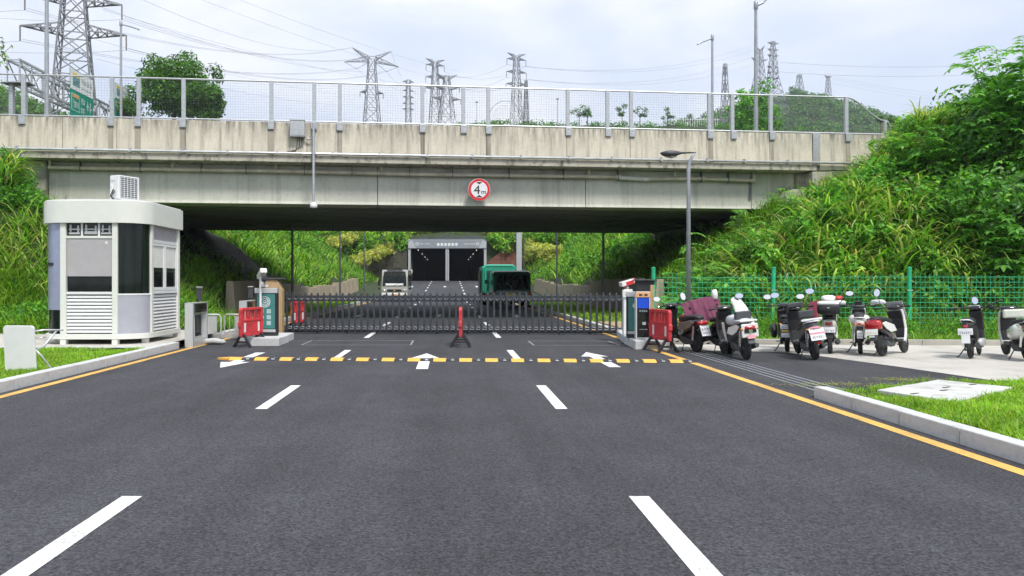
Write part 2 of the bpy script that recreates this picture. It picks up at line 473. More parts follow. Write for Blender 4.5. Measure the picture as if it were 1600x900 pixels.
def np_mesh(name, V, F, m, col=None, parent=None, smooth=False):
    """V (n,3) vertices, F (k,3|4) faces, col (n,3) leaf colours"""
    me = bpy.data.meshes.new(name)
    V = np.ascontiguousarray(V, np.float32); F = np.ascontiguousarray(F, np.int32)
    k, q = F.shape
    me.vertices.add(len(V)); me.vertices.foreach_set('co', V.ravel())
    me.loops.add(k * q); me.loops.foreach_set('vertex_index', F.ravel())
    me.polygons.add(k); me.polygons.foreach_set('loop_start', np.arange(0, k * q, q, dtype=np.int32))
    me.polygons.foreach_set('loop_total', np.full(k, q, np.int32))
    me.update(calc_edges=True)
    if col is not None:
        a = me.color_attributes.new('col', 'FLOAT_COLOR', 'POINT')
        a.data.foreach_set('color', np.hstack([np.clip(col, 0, 1), np.ones((len(V), 1))]).astype(np.float32).ravel())
    me.materials.append(M[m])
    if smooth: me.shade_smooth()
    o = bpy.data.objects.new(name, me); C.objects.link(o)
    if parent is not None: o.parent = parent
    return o

# ------------------------------------------------------------------ foliage generators (numpy)
def palette(n, cols, jitter=0.18):
    cols = np.array(cols); c = cols[rng.integers(0, len(cols), n)]
    c = np.minimum(c * np.array([1.9, 2.2, 1.25]), .55)
    return c * (1 + rng.normal(0, jitter, (n, 1))) * (1 + rng.normal(0, jitter * .35, (n, 3)))
GRASS = [(.040, .095, .018), (.035, .080, .016), (.095, .190, .022), (.125, .235, .030), (.070, .150, .020), (.165, .270, .050), (.215, .300, .075), (.055, .125, .020)]
CANE = [(.045, .105, .020), (.038, .088, .018), (.330, .400, .200), (.080, .180, .026), (.115, .225, .040), (.160, .260, .062), (.260, .340, .130), (.060, .135, .022), (.200, .295, .085)]
DRY = [(.28, .25, .085), (.34, .27, .13), (.22, .24, .06)]
BUSH = [(.045, .125, .026), (.065, .165, .030), (.085, .200, .035), (.035, .095, .022), (.115, .230, .045)]
DARKLEAF = [(.030, .075, .020), (.042, .100, .024), (.060, .130, .030), (.024, .058, .017), (.085, .155, .040)]
LAWN = [(.130, .240, .024), (.165, .285, .030), (.105, .200, .020), (.205, .310, .045)]
YELLOW = [(.40, .38, .10), (.30, .33, .07), (.46, .43, .20), (.20, .27, .05)]

def blades(base, Lr, W, tilt=(8, 40), droop=(50, 110), nseg=4, cols=GRASS, az=None, clump_gain=None):
    n = len(base)
    L = rng.uniform(Lr[0], Lr[1], n) if isinstance(Lr, tuple) else Lr
    a = rng.uniform(0, 2 * np.pi, n) if az is None else az
    D = np.stack([np.cos(a), np.sin(a), np.zeros(n)], 1)
    tw = a + np.pi / 2 + rng.normal(0, .5, n)
    Sd = np.stack([np.cos(tw), np.sin(tw), np.zeros(n)], 1)
    th = np.radians(rng.uniform(*tilt, n)); dr = np.radians(rng.uniform(*droop, n))
    prof = np.interp(np.linspace(0, 1, nseg + 1), [0, .25, .6, .85, 1], [.55, 1, .9, .5, .04])
    P = base.copy(); V = np.zeros((n, nseg + 1, 2, 3)); col = palette(n, cols)
    if clump_gain is not None: col = col * clump_gain[:, None]
    Cc = np.zeros((n, nseg + 1, 2, 3))
    w = W * rng.uniform(.7, 1.25, n)
    for i in range(nseg + 1):
        V[:, i, 0] = P - Sd * (w * prof[i] / 2)[:, None]
        V[:, i, 1] = P + Sd * (w * prof[i] / 2)[:, None]
        Cc[:, i, :] = col[:, None, :]
        t = th + dr * ((i + .5) / nseg) ** 1.4
        P = P + (D * np.sin(t)[:, None] + np.array([0, 0, 1.]) * np.cos(t)[:, None]) * (L / nseg)[:, None]
    idx = np.arange(n)[:, None] * (nseg + 1) * 2 + np.arange(nseg)[None, :] * 2
    F = np.stack([idx, idx + 1, idx + 3, idx + 2], -1).reshape(-1, 4)
    return V.reshape(-1, 3), F, Cc.reshape(-1, 3)

def leaves(pos, nrm, size, aspect=0.5, cols=BUSH, fold=0.18, sag=0.0, gain=None):
    """pointed oval leaves, two quads folded along the midrib"""
    n = len(pos)
    s = size * rng.uniform(.65, 1.3, n)
    N = nrm / (np.linalg.norm(nrm, axis=1, keepdims=True) + 1e-9)
    r = rng.normal(0, 1, (n, 3)); r[:, 2] -= sag
    T = r - N * (r * N).sum(1, keepdims=True); T /= np.linalg.norm(T, axis=1, keepdims=True) + 1e-9
    B = np.cross(N, T)
    w = s * aspect
    e = lambda x: x[:, None]
    v = [pos, pos + T * e(s * .45) + B * e(w * .5) + N * e(s * fold), pos + T * e(s * 1.0) - N * e(s * .10), pos + T * e(s * .45) - B * e(w * .5) + N * e(s * fold), pos + T * e(s * .5)]
    V = np.stack(v, 1).reshape(-1, 3)
    i = np.arange(n) * 5
    F = np.concatenate([np.stack([i, i + 4, i + 2, i + 1], 1), np.stack([i, i + 3, i + 2, i + 4], 1)])
    col = palette(n, cols)
    if gain is not None: col = col * gain[:, None]
    return V, F, np.repeat(col, 5, 0)

def join(parts):
    V, F, K = [], [], []; o = 0
    for v, f, c in parts:
        V.append(v); F.append(f + o); K.append(c); o += len(v)
    return np.vstack(V), np.vstack(F), np.vstack(K)

def clump_leaves(centers, rad, per, size, cols, aspect=.5, up=.5, sag=.0, squash=.75):
    """leaves spread through small overlapping clumps"""
    n = len(centers); k = n * per
    c = np.repeat(centers, per, 0)
    d = rng.normal(0, 1, (k, 3)); d /= np.linalg.norm(d, axis=1, keepdims=True)
    rr = (np.repeat(rad, per) if np.ndim(rad) else rad) * rng.uniform(.25, 1, k) ** .5
    off = d * rr[:, None] if np.ndim(rr) else d * rr
    off[:, 2] *= squash
    nr = d * .7 + np.array([0, 0, up]) + rng.normal(0, .45, (k, 3))
    g = np.repeat(rng.uniform(.75, 1.2, n), per)
    return leaves(c + off, nr, size, aspect, cols, gain=g, sag=sag)

# ------------------------------------------------------------------ terrain
XL, XR = -9.7, 8.9              # toes of the cutting left and right
def rise(y):
    return np.interp(y, [58, 103], [0.0, 1.69])
def bumps(x, y):
    return (np.sin(x * .9 + 1.3) * np.cos(y * .8) * .5 + np.sin(x * 2.1 + y * 1.7) * .25 + np.sin(x * .33 - y * .41) * .7)
def hgt(x, y):
    x = np.asarray(x, float); y = np.asarray(y, float)
    right = x > 0
    r = rise(y)
    lat = np.maximum(0, np.where(right, x - XR, XL - x))
    step = np.clip(lat / .25, 0, 1) * np.where(right, 1.2, 1.1) * np.clip((y - 30.5) / 2.0, 0, 1) * np.clip((84 - y) / 8, 0, 1)
    yb = y - .107 * x
    k = np.where(yb < 31, np.where(right, .62 + .16 * np.clip((x - 16.5) / 3, 0, 1), .78), .64)
    h = r + step + lat * k + np.where(right & (yb < 31), np.clip(lat * 1.2, 0, .9), 0)
    cap = np.where(right, 6.1 + np.clip(x - 16, 0, 6) * .35, 6.1) + np.clip(y - 50, 0, 60) * .22
    h = np.minimum(h, cap)
    yf = np.where(right, 22.7, 21.6 + np.clip(x + 13.5, 0, 4) * 1.3)
    front = np.maximum(0, y - yf) * np.where(right, 1.15, .92)
    h = np.where(yb < 31, np.minimum(h, front), h)
    crest = np.interp(x, [-160, -60, -5, 4, 60, 120, 300], [30, 33, 35, 38.6, 38.2, 34, 26])
    hill = 7.7 + (y - 104.2) * .42
    hill = np.minimum(hill, crest + np.clip(y - 190, 0, 400) * .02)
    h = np.where(y > 104.0, np.maximum(hill, np.minimum(h, hill + 6)), h)
    amp = np.clip((h - r - .3) * .25, 0, .35) * np.clip((y - 20) / 3, 0, 1)
    return h + bumps(x, y) * amp - .03 - np.where(lat > 0, 0, .03)

def axis(*segs):
    out = []
    for a, b, s in segs: out += list(np.arange(a, b, s))
    return np.array(out + [segs[-1][1]])
gx = axis((-1500, -300, 120), (-300, -60, 20), (-60, -30, 3), (-30, -8.5, .6), (-8.5, 8.5, 1.7), (8.5, 30, .6), (30, 60, 3), (60, 300, 20), (300, 1500, 120))
gy = axis((-400, -20, 60), (-20, 16, 4), (16, 34, .6), (34, 60, 1.3), (60, 102, 2.0), (102, 103.5, 1.4), (104.3, 200, 4), (200, 500, 25), (500, 2600, 150))
GX, GY = np.meshgrid(gx, gy)
GZ = hgt(GX, GY)
far = np.clip((np.hypot(GX, GY) - 450) / 400, 0, 1)
GZ = GZ * (1 - far) + far * np.where(GY > 0, np.minimum(GZ, 30), -.06)
nx, ny = len(gx), len(gy)
ii, jj = np.meshgrid(np.arange(ny - 1), np.arange(nx - 1), indexing='ij')
q = (ii * nx + jj).ravel()
Fq = np.stack([q, q + 1, q + nx + 1, q + nx], 1)
cx = (gx[jj.ravel()] + gx[jj.ravel() + 1]) / 2; cy = (gy[ii.ravel()] + gy[ii.ravel() + 1]) / 2
hole = (np.abs(cx + .25) < 5.3) & (cy > 103) & (cy < 104.5)
ground = np_mesh('ground', np.stack([GX.ravel(), GY.ravel(), GZ.ravel()], 1), Fq[~hole], 'undergrowth_soil', smooth=True)
tag(ground, 'dark soil of the slopes and ground around the road', 'ground', kind='structure')

# bare earth under the bridge, its colour darkened for the shade there
bx = axis((-19, -9.5, .6)); 
def earth(name, x0, x1, label):
    ax_ = axis((x0, x1, .5)); ay_ = axis((30.6, 47.5, .8))
    X_, Y_ = np.meshgrid(ax_, ay_); Y_ = Y_ + .107 * X_
    Z_ = hgt(X_, Y_) + .09
    n_ = len(ax_); a_, b_ = np.meshgrid(np.arange(len(ay_) - 1), np.arange(n_ - 1), indexing='ij'); q_ = (a_ * n_ + b_).ravel()
    o = np_mesh(name, np.stack([X_.ravel(), Y_.ravel(), Z_.ravel()], 1), np.stack([q_, q_ + 1, q_ + n_ + 1, q_ + n_], 1), 'soil', smooth=True)
    tag(o, label, 'earth bank', kind='structure')
earth('earth_bank', -18.5, -10.1, 'bare dark earth bank under the left end of the overpass')
earth('earth_bank', 9.3, 15.5, 'bare dark earth bank under the right end of the overpass')

# ------------------------------------------------------------------ road
YL, YR = -6.22, 4.80            # yellow edge lines
LD, RD = -2.36, 1.41            # dashed lane lines
road = np_mesh('road', *(lambda ys: (np.array([(x, y, float(rise(y))) for y in ys for x in (-6.45, -3, 0, 2.5, 5.02)]),
    np.array([(i * 5 + j, i * 5 + j + 1, i * 5 + j + 6, i * 5 + j + 5) for i in range(len(ys) - 1) for j in range(4)])))(
    [-40, 0, 20, 40, 56, 58, 60, 70, 80, 90, 100, 102, 104, 120, 175]), 'asphalt')
tag(road, 'dark grey asphalt road running under the overpass to the tunnel', 'road', kind='structure')
def strip(name, m, x0, x1, y0, y1, z=.004, poly=None):
    mb = MB()
    if poly:
        mb.add([(x, y, float(rise(y)) + z) for x, y in poly], [tuple(range(len(poly)))])
    else:
        ys = [y0] + [y for y in (56, 58, 60, 80, 103) if y0 < y < y1] + [y1]
        mb.add([(x, y, float(rise(y)) + z) for y in ys for x in (x0, x1)], [(i * 2, i * 2 + 1, i * 2 + 3, i * 2 + 2) for i in range(len(ys) - 1)])
    return mb.build(name, m, road)
for x in (LD, RD):
    for k in range(17):
        f = 5.62 + 6.0 * k
        strip('lane_dash', 'white_paint', x - .075, x + .075, max(f - 2.15, 1.0), f)
strip('edge_line', 'yellow_paint', YL - .075, YL + .075, -20, 103)
strip('edge_line', 'yellow_paint', YR - .075, YR + .075, -20, 103)
def arrow(x, y0, y1, d):
    """straight-ahead arrow, d=+1 pointing away from the camera"""
    a, b = (y0, y1) if d > 0 else (y1, y0); s = d
    strip('arrow_marking', 'white_paint', 0, 0, 0, 0, poly=[(x - .11, a), (x + .11, a), (x + .11, b - s * 1.0), (x + .29, b - s * 1.0), (x, b), (x - .29, b - s * 1.0), (x - .11, b - s * 1.0)][::s])
arrow(-.50, 13.8, 16.8, 1); arrow(3.10, 14.1, 17.1, 1); arrow(-4.25, 14.0, 17.0, -1)
for y in (34, 62, 84):
    arrow(-.5, y, y + 3, 1); arrow(3.1, y, y + 3, 1); arrow(-4.25, y, y + 3, -1)
# sawn loop outlines in front of the gate
for (x0, x1, y0, y1) in ((-3.75, -.95, 19.0, 20.5), (2.1, 4.3, 18.9, 20.3)):
    for a, b, c_, d_ in ((x0, x1, y0, y0 + .05), (x0, x1, y1 - .05, y1), (x0, x0 + .05, y0 + .05, y1 - .05), (x1 - .05, x1, y0 + .05, y1 - .05)):
        strip('loop_line', 'faint_paint', a, b, c_, d_)
strip('loop_line', 'faint_paint', -5.0, -3.8, 20.28, 20.33)

# side entrance on the right and its concrete apron
def sheet(name, m, poly, z, label, cat):
    mb = MB(); mb.add([(x, y, z) for x, y in poly], [tuple(range(len(poly)))])
    return tag(mb.build(name, m), label, cat, kind='structure')
side = sheet('side_road', 'asphalt_side', [(5.03, 10.5), (5.6, 10.5), (7.1, 11.3), (8.95, 11.55), (8.45, 14.3), (7.97, 16.3), (7.5, 17.2), (6.6, 17.5), (5.03, 17.8)], -.002,
      'darker asphalt of the side entrance where the scooters stand', 'side road')
apron = sheet('concrete_apron', 'slab_concrete', [(5.03, 17.8), (6.6, 17.5), (7.5, 17.2), (7.97, 16.3), (8.45, 14.3), (8.95, 11.55), (24, 9.0), (30, 18.9), (5.03, 19.3)], -.006,
      'pale concrete apron between the asphalt and the low kerb', 'concrete apron')
for i in range(4):
    mb = MB(); x = 5.36 + i * .15
    mb.span((x, 10.8, -.0015), (x + .03, 18.6, .005)); mb.build('drain_bar', 'galvanised', side)
left_pad = sheet('left_ground', 'slab_concrete', [(-40, 16.7), (-6.66, 16.7), (-6.66, 21.6), (-8.9, 23.6), (-40, 23.6)], .142, 'pale concrete pavement behind the guard booth', 'pavement')

# kerbs: every stone a piece
def kerb(label, pts, w, h, side_, z0=-.06, L=1.0, m='kerb_concrete', upto=None):
    k = thing('kerb', label, 'kerb', kind='structure')
    proto = None
    for a, b in zip(pts[:-1], pts[1:]):
        a, b = Vector((a[0], a[1], 0)), Vector((b[0], b[1], 0)); d = (b - a); n = max(1, round(d.length / L)); rz = math.atan2(d.y, d.x)
        for i in range(n):
            p = a + d * ((i + .5) / n); ln = d.length / n
            if proto is None or abs(proto[1] - ln) > .004:
                mb = MB(); mb.box((0, side_ * w / 2, (h + z0) / 2), (ln - .008, w, h - z0))
                o = mb.build('kerb_stone', m, k, bev=.012); proto = (o, ln)
            else:
                o = copy_part(proto[0], k)
            o.location = (p.x, p.y, float(rise(p.y)) + random.uniform(-.003, .003)); o.rotation_euler = (0, 0, rz + random.uniform(-.004, .004))
    return k
kerb('pale kerb stones along the lawn in front of the booth', [(-6.47, 1.5), (-6.47, 18.1)], .19, .155, 1)
kerb('pale kerb stones beside the right lawn and manhole slabs', [(5.04, 10.45), (5.04, 1.5)], .19, .155, 1)
kerb('low weathered kerb behind the parked scooters', [(5.6, 19.45), (13, 19.0), (26, 17.6)], .16, .13, 1, m='abutment_concrete')
kerb('kerb stones left of the road under the overpass', [(-6.47, 21.9), (-6.47, 60)], .19, .15, 1, L=1.27)
kerb('kerb stones right of the road under the overpass', [(5.04, 60), (5.04, 19.9)], .19, .15, 1, L=1.25)
kerb('pale kerb edging the pavement in front of the booth', [(-11.5, 16.62), (-6.66, 16.62)], .12, .16, 1)
verge = [(-9.6, 24), (-6.66, 24), (-6.66, 58), (-9.6, 58)]
sheet('verge', 'undergrowth_soil', verge, .11, 'grass verge left of the road behind the gate', 'verge')
sheet('verge', 'undergrowth_soil', [(5.23, 24), (8.85, 24), (8.85, 58), (5.23, 58)], .11, 'grass verge right of the road behind the gate', 'verge')
pv = thing('paved_strip', 'tan paving blocks beside the kerb right of the gate', 'paving', kind='structure')
pvp = MB().box((0, 0, .06), (.39, .19, .08)).build('paving_block', 'tan_paver', pv, bev=.008)
first = True
for i in range(14):
    for j in range(4):
        o = pvp if first else copy_part(pvp, pv); first = False
        o.location = (5.5 + j * .41, 24.2 + i * .21, .075 + random.uniform(-.004, .006))

# lawns
def lawn_blades(poly_fn, n, box, z, L, W, cols=LAWN):
    x = rng.uniform(box[0], box[1], n * 3); y = rng.uniform(box[2], box[3], n * 3)
    ok = poly_fn(x, y); x, y = x[ok][:n], y[ok][:n]
    g = .92 + .22 * np.sin(x * 2.3 + np.sin(y * 1.9)) * np.sin(y * 2.9 + 1)
    h = np.clip(1 + .5 * np.sin(x * 3.1 + y * 1.3) * np.sin(y * 2.7), .45, 1.6)
    return blades(np.stack([x, y, np.full(len(x), z)], 1), rng.uniform(L[0], L[1], len(x)) * h, W, (5, 45), (20, 80), 2, cols, clump_gain=g)
sheet('lawn_bed', 'undergrowth_soil', [(-30, 2), (-6.66, 2), (-6.66, 16.6), (-30, 16.6)], .115, 'soil bed of the left lawn', 'lawn bed')
o = np_mesh('lawn', *(lambda r: (r[0], r[1], 'leaf', r[2]))(lawn_blades(lambda x, y: (x > -6.68 - (y - 9) * .75 - 1.2), 52000, (-13.5, -6.68, 8.6, 16.6), .11, (.05, .10), .0125)))
tag(o, 'short bright green lawn in front of the booth', 'lawn', kind='stuff')
sheet('lawn_bed', 'undergrowth_soil', [(5.23, 2), (30, 2), (30, 8.2), (9.2, 11.5), (7.3, 11.3), (5.6, 10.45), (5.23, 10.45)], .105, 'soil bed of the right lawn beside the manhole slabs', 'lawn bed')
SLAB = [(5.72, 10.1), (6.1, 9.1), (7.75, 10.4), (7.25, 11.2)]
def slab_in(x, y):
    ins = np.ones_like(x, bool)
    for (x0, y0), (x1, y1) in zip(SLAB, SLAB[1:] + SLAB[:1]):
        ins &= ((x1 - x0) * (y - y0) - (y1 - y0) * (x - x0)) > -.02
    return ins
def rlawn(x, y): return ~slab_in(x, y) & (y < np.interp(x, [5.2, 5.6, 7.3, 9.2, 30], [10.4, 10.4, 11.2, 11.45, 8.2])) & ~((x < 5.9) & (y > 9.6) & (rng.random(len(x)) < .6))
o = np_mesh('lawn', *(lambda r: (r[0], r[1], 'leaf', r[2]))(lawn_blades(rlawn, 46000, (5.25, 10.2, 5.4, 11.3), .10, (.06, .13), .0125)))
tag(o, 'longer green grass behind the right kerb around the manhole slabs', 'lawn', kind='stuff')
ms = thing('manhole_cover', 'white concrete manhole cover of two slabs in the right grass', 'manhole cover')
A, B, C_, D_ = [Vector((x, y)) for x, y in SLAB]
for t0, t1 in ((0, .47), (.485, 1)):
    # split across the long side, thickness 9 cm
    p = [A.lerp(D_, t0), B.lerp(C_, t0), B.lerp(C_, t1), A.lerp(D_, t1)]
    mb = MB(); mb.add([(v.x, v.y, z) for z in (.06, .155 - t0 * .012) for v in p], [(3, 2, 1, 0), (4, 5, 6, 7), (0, 1, 5, 4), (1, 2, 6, 5), (2, 3, 7, 6), (3, 0, 4, 7)])
    s_ = mb.build('slab', 'pale_slab', ms, bev=.01)
    c = (p[0] + p[1] + p[2] + p[3]) / 4
    for sg in (-.28, .28):
        MB().box((c.x + sg, c.y + sg * .5, .157 - t0 * .012), (.16, .03, .008), .5).build('lifting_slot', 'ink_black', s_)

# dry clippings and litter at the entrance
o = np_mesh('dry_clippings', *(lambda r: (r[0], r[1], 'leaf', r[2]))(blades(np.stack([np.concatenate([rng.normal(7.4, .35, 260), rng.normal(6.0, .5, 220), rng.normal(5.7, .15, 160)]), np.concatenate([rng.normal(12.3, .12, 260), rng.normal(11.7, .10, 220), rng.normal(10.75, .1, 160)]), np.full(640, .004)], 1), (.05, .2), .008, (75, 90), (0, 10), 2, DRY)))
tag(o, 'scattered dry grass clippings on the side entrance', 'clippings', kind='stuff')

# low retaining walls along the toe of the cutting
def toe_wall(x, s, label, y0, y1, h):
    w = thing('retaining_wall', label, 'retaining wall')
    y = y0
    while y < y1 - .5:
        hh = h + random.uniform(-.08, .08) + .35 * max(0, min(1, (48 - y) / 8))
        MB().prism([(0, -.1), (s * .55, -.1), (s * .45, hh), (s * .16, hh)], 0, 2.95, 'y').build('wall_block', 'brown_wall', w, bev=.03).location = (x, y, float(rise(y)))
        y += 3.0
toe_wall(9.0 - .5, 1, 'brown low retaining wall right of the road under the overpass', 31.5, 76, 1.35)
toe_wall(-9.8 + .5, -1, 'brown low retaining wall left of the road under the overpass', 33, 78, 1.25)

# ------------------------------------------------------------------ overpass (local axes: x along the bridge, y away from the camera)
BR = math.atan(.1073)
BY = 30.0
def bl(px, py, y=0.0):
    """pixel -> local (x, z) on the bridge's plane y"""
    d = ray(px, py); c, s = math.cos(BR), math.sin(BR)
    # rotate the ray into the bridge frame
    o = Vector((0, -BY, CAMZ)); o = Vector((c * o.x + s * o.y, -s * o.x + c * o.y, o.z)); d = Vector((c * d.x + s * d.y, -s * d.x + c * d.y, d.z))
    t = (y - o.y) / d.y; p = o + d * t
    return p.x, p.z
ov = thing('highway_overpass', 'weathered concrete highway overpass crossing the road', 'overpass', (0, BY, 0), BR)
ZT, ZP, ZL, ZG = 7.80, 6.50, 6.24, 4.68      # parapet top, parapet bottom, lip bottom, girder bottom
XE = bl(1277, 230)[0]                         # expansion joint at the right end
edges = [-34, -28, -23.2, -17.65] + [bl(p, 210)[0] for p in (97, 182, 290, 424, 528, 660, 760, 886, 985, 1105, 1203)] + [XE - .2]
for a, b in zip(edges[:-1], edges[1:]):
    mb = MB(); mb.prism([(0, ZP), (.34, ZP), (.30, ZT), (.05, ZT)], a + .008, b - .008, 'x'); mb.build('parapet_panel', 'parapet_concrete', ov, bev=.012)
    if a > -19:
        n_ = max(1, int((b - a) / .9))
        # raised form-joint ribs cast into the panel
        for i in range(1, n_ + 1):
            x = a + (b - a) * (i / (n_ + .6)) + random.uniform(-.15, .15)
            MB().prism([(-.004, ZP + .01), (.06, ZP + .01), (.10, ZT - .05), (.041, ZT - .05)], x, x + random.choice((.03, .05, .16)), 'x').build('form_joint', 'parapet_concrete', ov)
MB().span((XE - .19, -.02, ZP - .05), (XE + .10, .30, ZT + .01)).build('expansion_cover', 'galvanised', ov, bev=.01)
MB().prism([(0, ZP - .2), (.34, ZP - .2), (.30, ZT), (.05, ZT)], XE + .12, XE + 3.2, 'x').build('wing_parapet', 'parapet_concrete', ov, bev=.012)
MB().prism([(0, ZP - .2), (.34, ZP - .2), (.30, ZT - .25), (.05, ZT - .25)], XE + 3.22, XE + 9, 'x').build('wing_parapet', 'parapet_concrete', ov, bev=.012)
MB().span((-17.95, -.02, ZP), (-17.66, -.005, ZT + .005)).build('expansion_cover', 'galvanised', ov)
# deck slab with its stained lip, girders, soffit
MB().prism([(-.05, ZL), (-.05, ZP - .012), (17.4, ZP - .012), (17.4, ZL), (17.0, ZL - .02), (.7, ZL - .02)], -34, XE - .05, 'x').build('deck_slab', 'lip_concrete', ov, bev=.015)
xg0, xg1 = bl(76, 290, .7)[0], bl(1215, 300, .7)[0]
gj = [xg0] + [bl(p, 290, .7)[0] for p in (590, 915, 1174)] + [XE - .6]
for a, b in zip(gj[:-1], gj[1:]):
    MB().prism([(.72, ZL - .03), (.70, ZG + .12), (.66, ZG), (1.9, ZG), (1.9, ZL - .03)], a + .012, b - .012, 'x').build('edge_girder', 'girder_concrete', ov, bev=.015)
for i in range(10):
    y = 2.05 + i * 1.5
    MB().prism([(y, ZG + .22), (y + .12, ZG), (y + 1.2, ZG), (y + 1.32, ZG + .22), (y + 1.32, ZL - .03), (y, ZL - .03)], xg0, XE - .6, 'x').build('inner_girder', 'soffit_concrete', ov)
# abutments
MB().span((XE - .58, .5, 3.2), (XE + .5, 17.2, ZL - .04)).build('abutment', 'abutment_concrete', ov, bev=.02)
MB().span((XE - .28, -.10, 3.0), (XE + .62, .48, ZL - .06)).build('abutment_pier', 'abutment_concrete', ov, bev=.03)
x0, z0 = bl(1222, 298, .2); x1, z1 = bl(1276, 298, .2)
MB().prism([(x0, 3.6), (x1, 3.6), (x1, z1), (x0 + .25, z1), (x0, z1 - .3)], -.15, .55, 'y').build('cheek_wall', 'abutment_concrete', ov, bev=.03)
MB().span((xg0 - 1.2, .5, 2.6), (xg0 - .02, 17.2, ZL - .04)).build('abutment', 'abutment_concrete', ov, bev=.02)
x0 = bl(1023, 380, 16.4)[0]
MB().prism([(x0, 3.3), (x0 + .3, ZG - .01), (x0 + 3, ZG - .01), (x0 + 3, 2.6), (x0 + .4, 2.6)], 15.6, 17.0, 'y').build('abutment_block', 'abutment_concrete', ov, bev=.03)
x0 = bl(300, 380, 16.4)[0]
MB().prism([(x0 - 3, 2.6), (x0 - 3, ZG - .01), (x0 - .1, ZG - .01), (x0, 3.2), (x0 - .2, 2.6)], 15.6, 17.0, 'y').build('abutment_block', 'abutment_concrete', ov, bev=.03)
# galvanised conduit along the lip, with clamps
zc = bl(640, 243, -.1)[1]
cd = MB().tube([(-34, -.115, zc), (XE + 1.9, -.115, zc)], .05, 10).build('conduit', 'conduit_steel', ov, smooth=True)
cl = None
for i in range(30):
    x = -18 + i * 1.9 + random.uniform(-.15, .15)
    if x > XE: break
    if cl is None: cl = MB().box((0, -.085, zc + .02), (.05, .16, .17)).build('clamp', 'galvanised', cd)
    else: cl = copy_part(cl, cd)
    cl.location = (x, 0, 0)
# beige drain pipe hung under the overhang
def pz(px, py): x, z = bl(px, py, .55); return (x, .52, z)
pipes = [(76, 262, 455, 268), (457, 268, 640, 272.5), (642, 272.5, 966, 277), (968, 278, 1010, 280.5), (1012, 280, 1098, 279.5), (1098, 279.5, 1176, 282.5)]
for i, (a, b, c, d) in enumerate(pipes):
    pp = MB().tube([pz(a, b), pz(c, d)], .075 if i != 3 else .085, 10).build('drain_pipe', 'pale_pipe' if i == 3 else 'beige_pipe', ov, smooth='split')
    MB().tube([pz(c - 3, d), pz(c + 3, d)], .095, 10).build('coupling', 'pale_pipe' if i in (2, 3) else 'beige_pipe', pp, smooth='split')
for px, py in ((78, 259), (270, 265), (431, 266), (596, 269), (750, 272), (920, 275), (1054, 278)):
    x, y, z = pz(px, py)
    MB().tube([(x, .52, z - .02), (x, .52, z + .22), (x + .06, .54, z + .30)], .055, 8).build('drain_spout', 'beige_pipe', ov, smooth=True)
for px in (126, 220, 315, 385, 476, 550, 640, 707, 795, 880, 965, 1095, 1137):
    x, y, z = pz(px, 262 + (px - 76) * .0187)
    MB().span((x - .012, .42, z - .10), (x + .012, .62, z + .34)).build('pipe_hanger', 'dark_shaded_steel', ov)
x, y, z = pz(1176, 283)
MB().tube([(x - .1, y, z), (x + .02, y, z), (x + .06, y + .02, z + .10), (x + .06, y + .05, ZL + .02)], .07, 8).build('drain_elbow', 'beige_pipe', ov, smooth=True)
x = bl(1172, 300, .66)[0]
MB().span((x - .05, .62, z - .75), (x + .05, .655, z - .02)).build('run_off_stain', 'ink', ov)
# grey junction box with its cable tails
x0, zt = bl(453, 188, -.2); x1, zb = bl(476, 214, -.2)
jb = thing('junction_box', 'grey steel junction box bolted to the overpass parapet', 'junction box', (0, BY, 0), BR)
MB().span((x0, -.26, zb), (x1, 0, zt)).build('box_body', 'box_grey', jb, bev=.015)
MB().span((x0 - .015, -.275, zt - .004), (x1 + .015, 0, zt + .03)).build('box_lid', 'box_grey', jb, bev=.008)
MB().span((x0 + .03, -.272, zb + .05), (x1 - .03, -.262, zt - .05)).build('box_door', 'box_grey', jb, bev=.004)
for k in range(3):
    a = (x1 - .12 - k * .08, -.1, zb); mid = (x1 - .1 - k * .1, -.16, zb - .38); b = (x0 - .1 + k * .12, -.12, zb - .56 - .02 * k)
    MB().tube([a, mid, ((mid[0] + b[0]) / 2, -.16, b[2] + .04), b], .014, 6).build('cable_tail', 'black_plastic', jb, smooth=True)
MB().tube([(x1 + .01, -.12, zb + .05), (x1 + .12, -.12, zb - .05), (x1 + .33, -.12, zb - .06)], .03, 8).build('cable_pipe', 'galvanised', jb, smooth=True)
# hanging pipe with white dome lamp
x, zt = bl(490, 193, -.16); zb = bl(490, 318, -.16)[1]
hp = thing('hanging_lamp', 'grey drop pipe with white dome hanging from the overpass parapet', 'hanging lamp', (0, BY, 0), BR)
MB().tube([(x, -.19, zb), (x, -.19, zt + .02)], .055, 10).build('drop_pipe', 'galvanised', hp, smooth='split')
MB().lathe([(.02, .06), (.09, .05), (.145, -.03), (.15, -.14), (.13, -.17), (.02, -.175)], (x, -.19, zb), 'z', 16).build('dome_housing', 'white_plastic', hp, smooth='split')
for z in (zb + 1.9, zb + 2.9): MB().span((x - .09, -.21, z), (x + .09, 0, z + .06)).build('pipe_bracket', 'galvanised', hp)

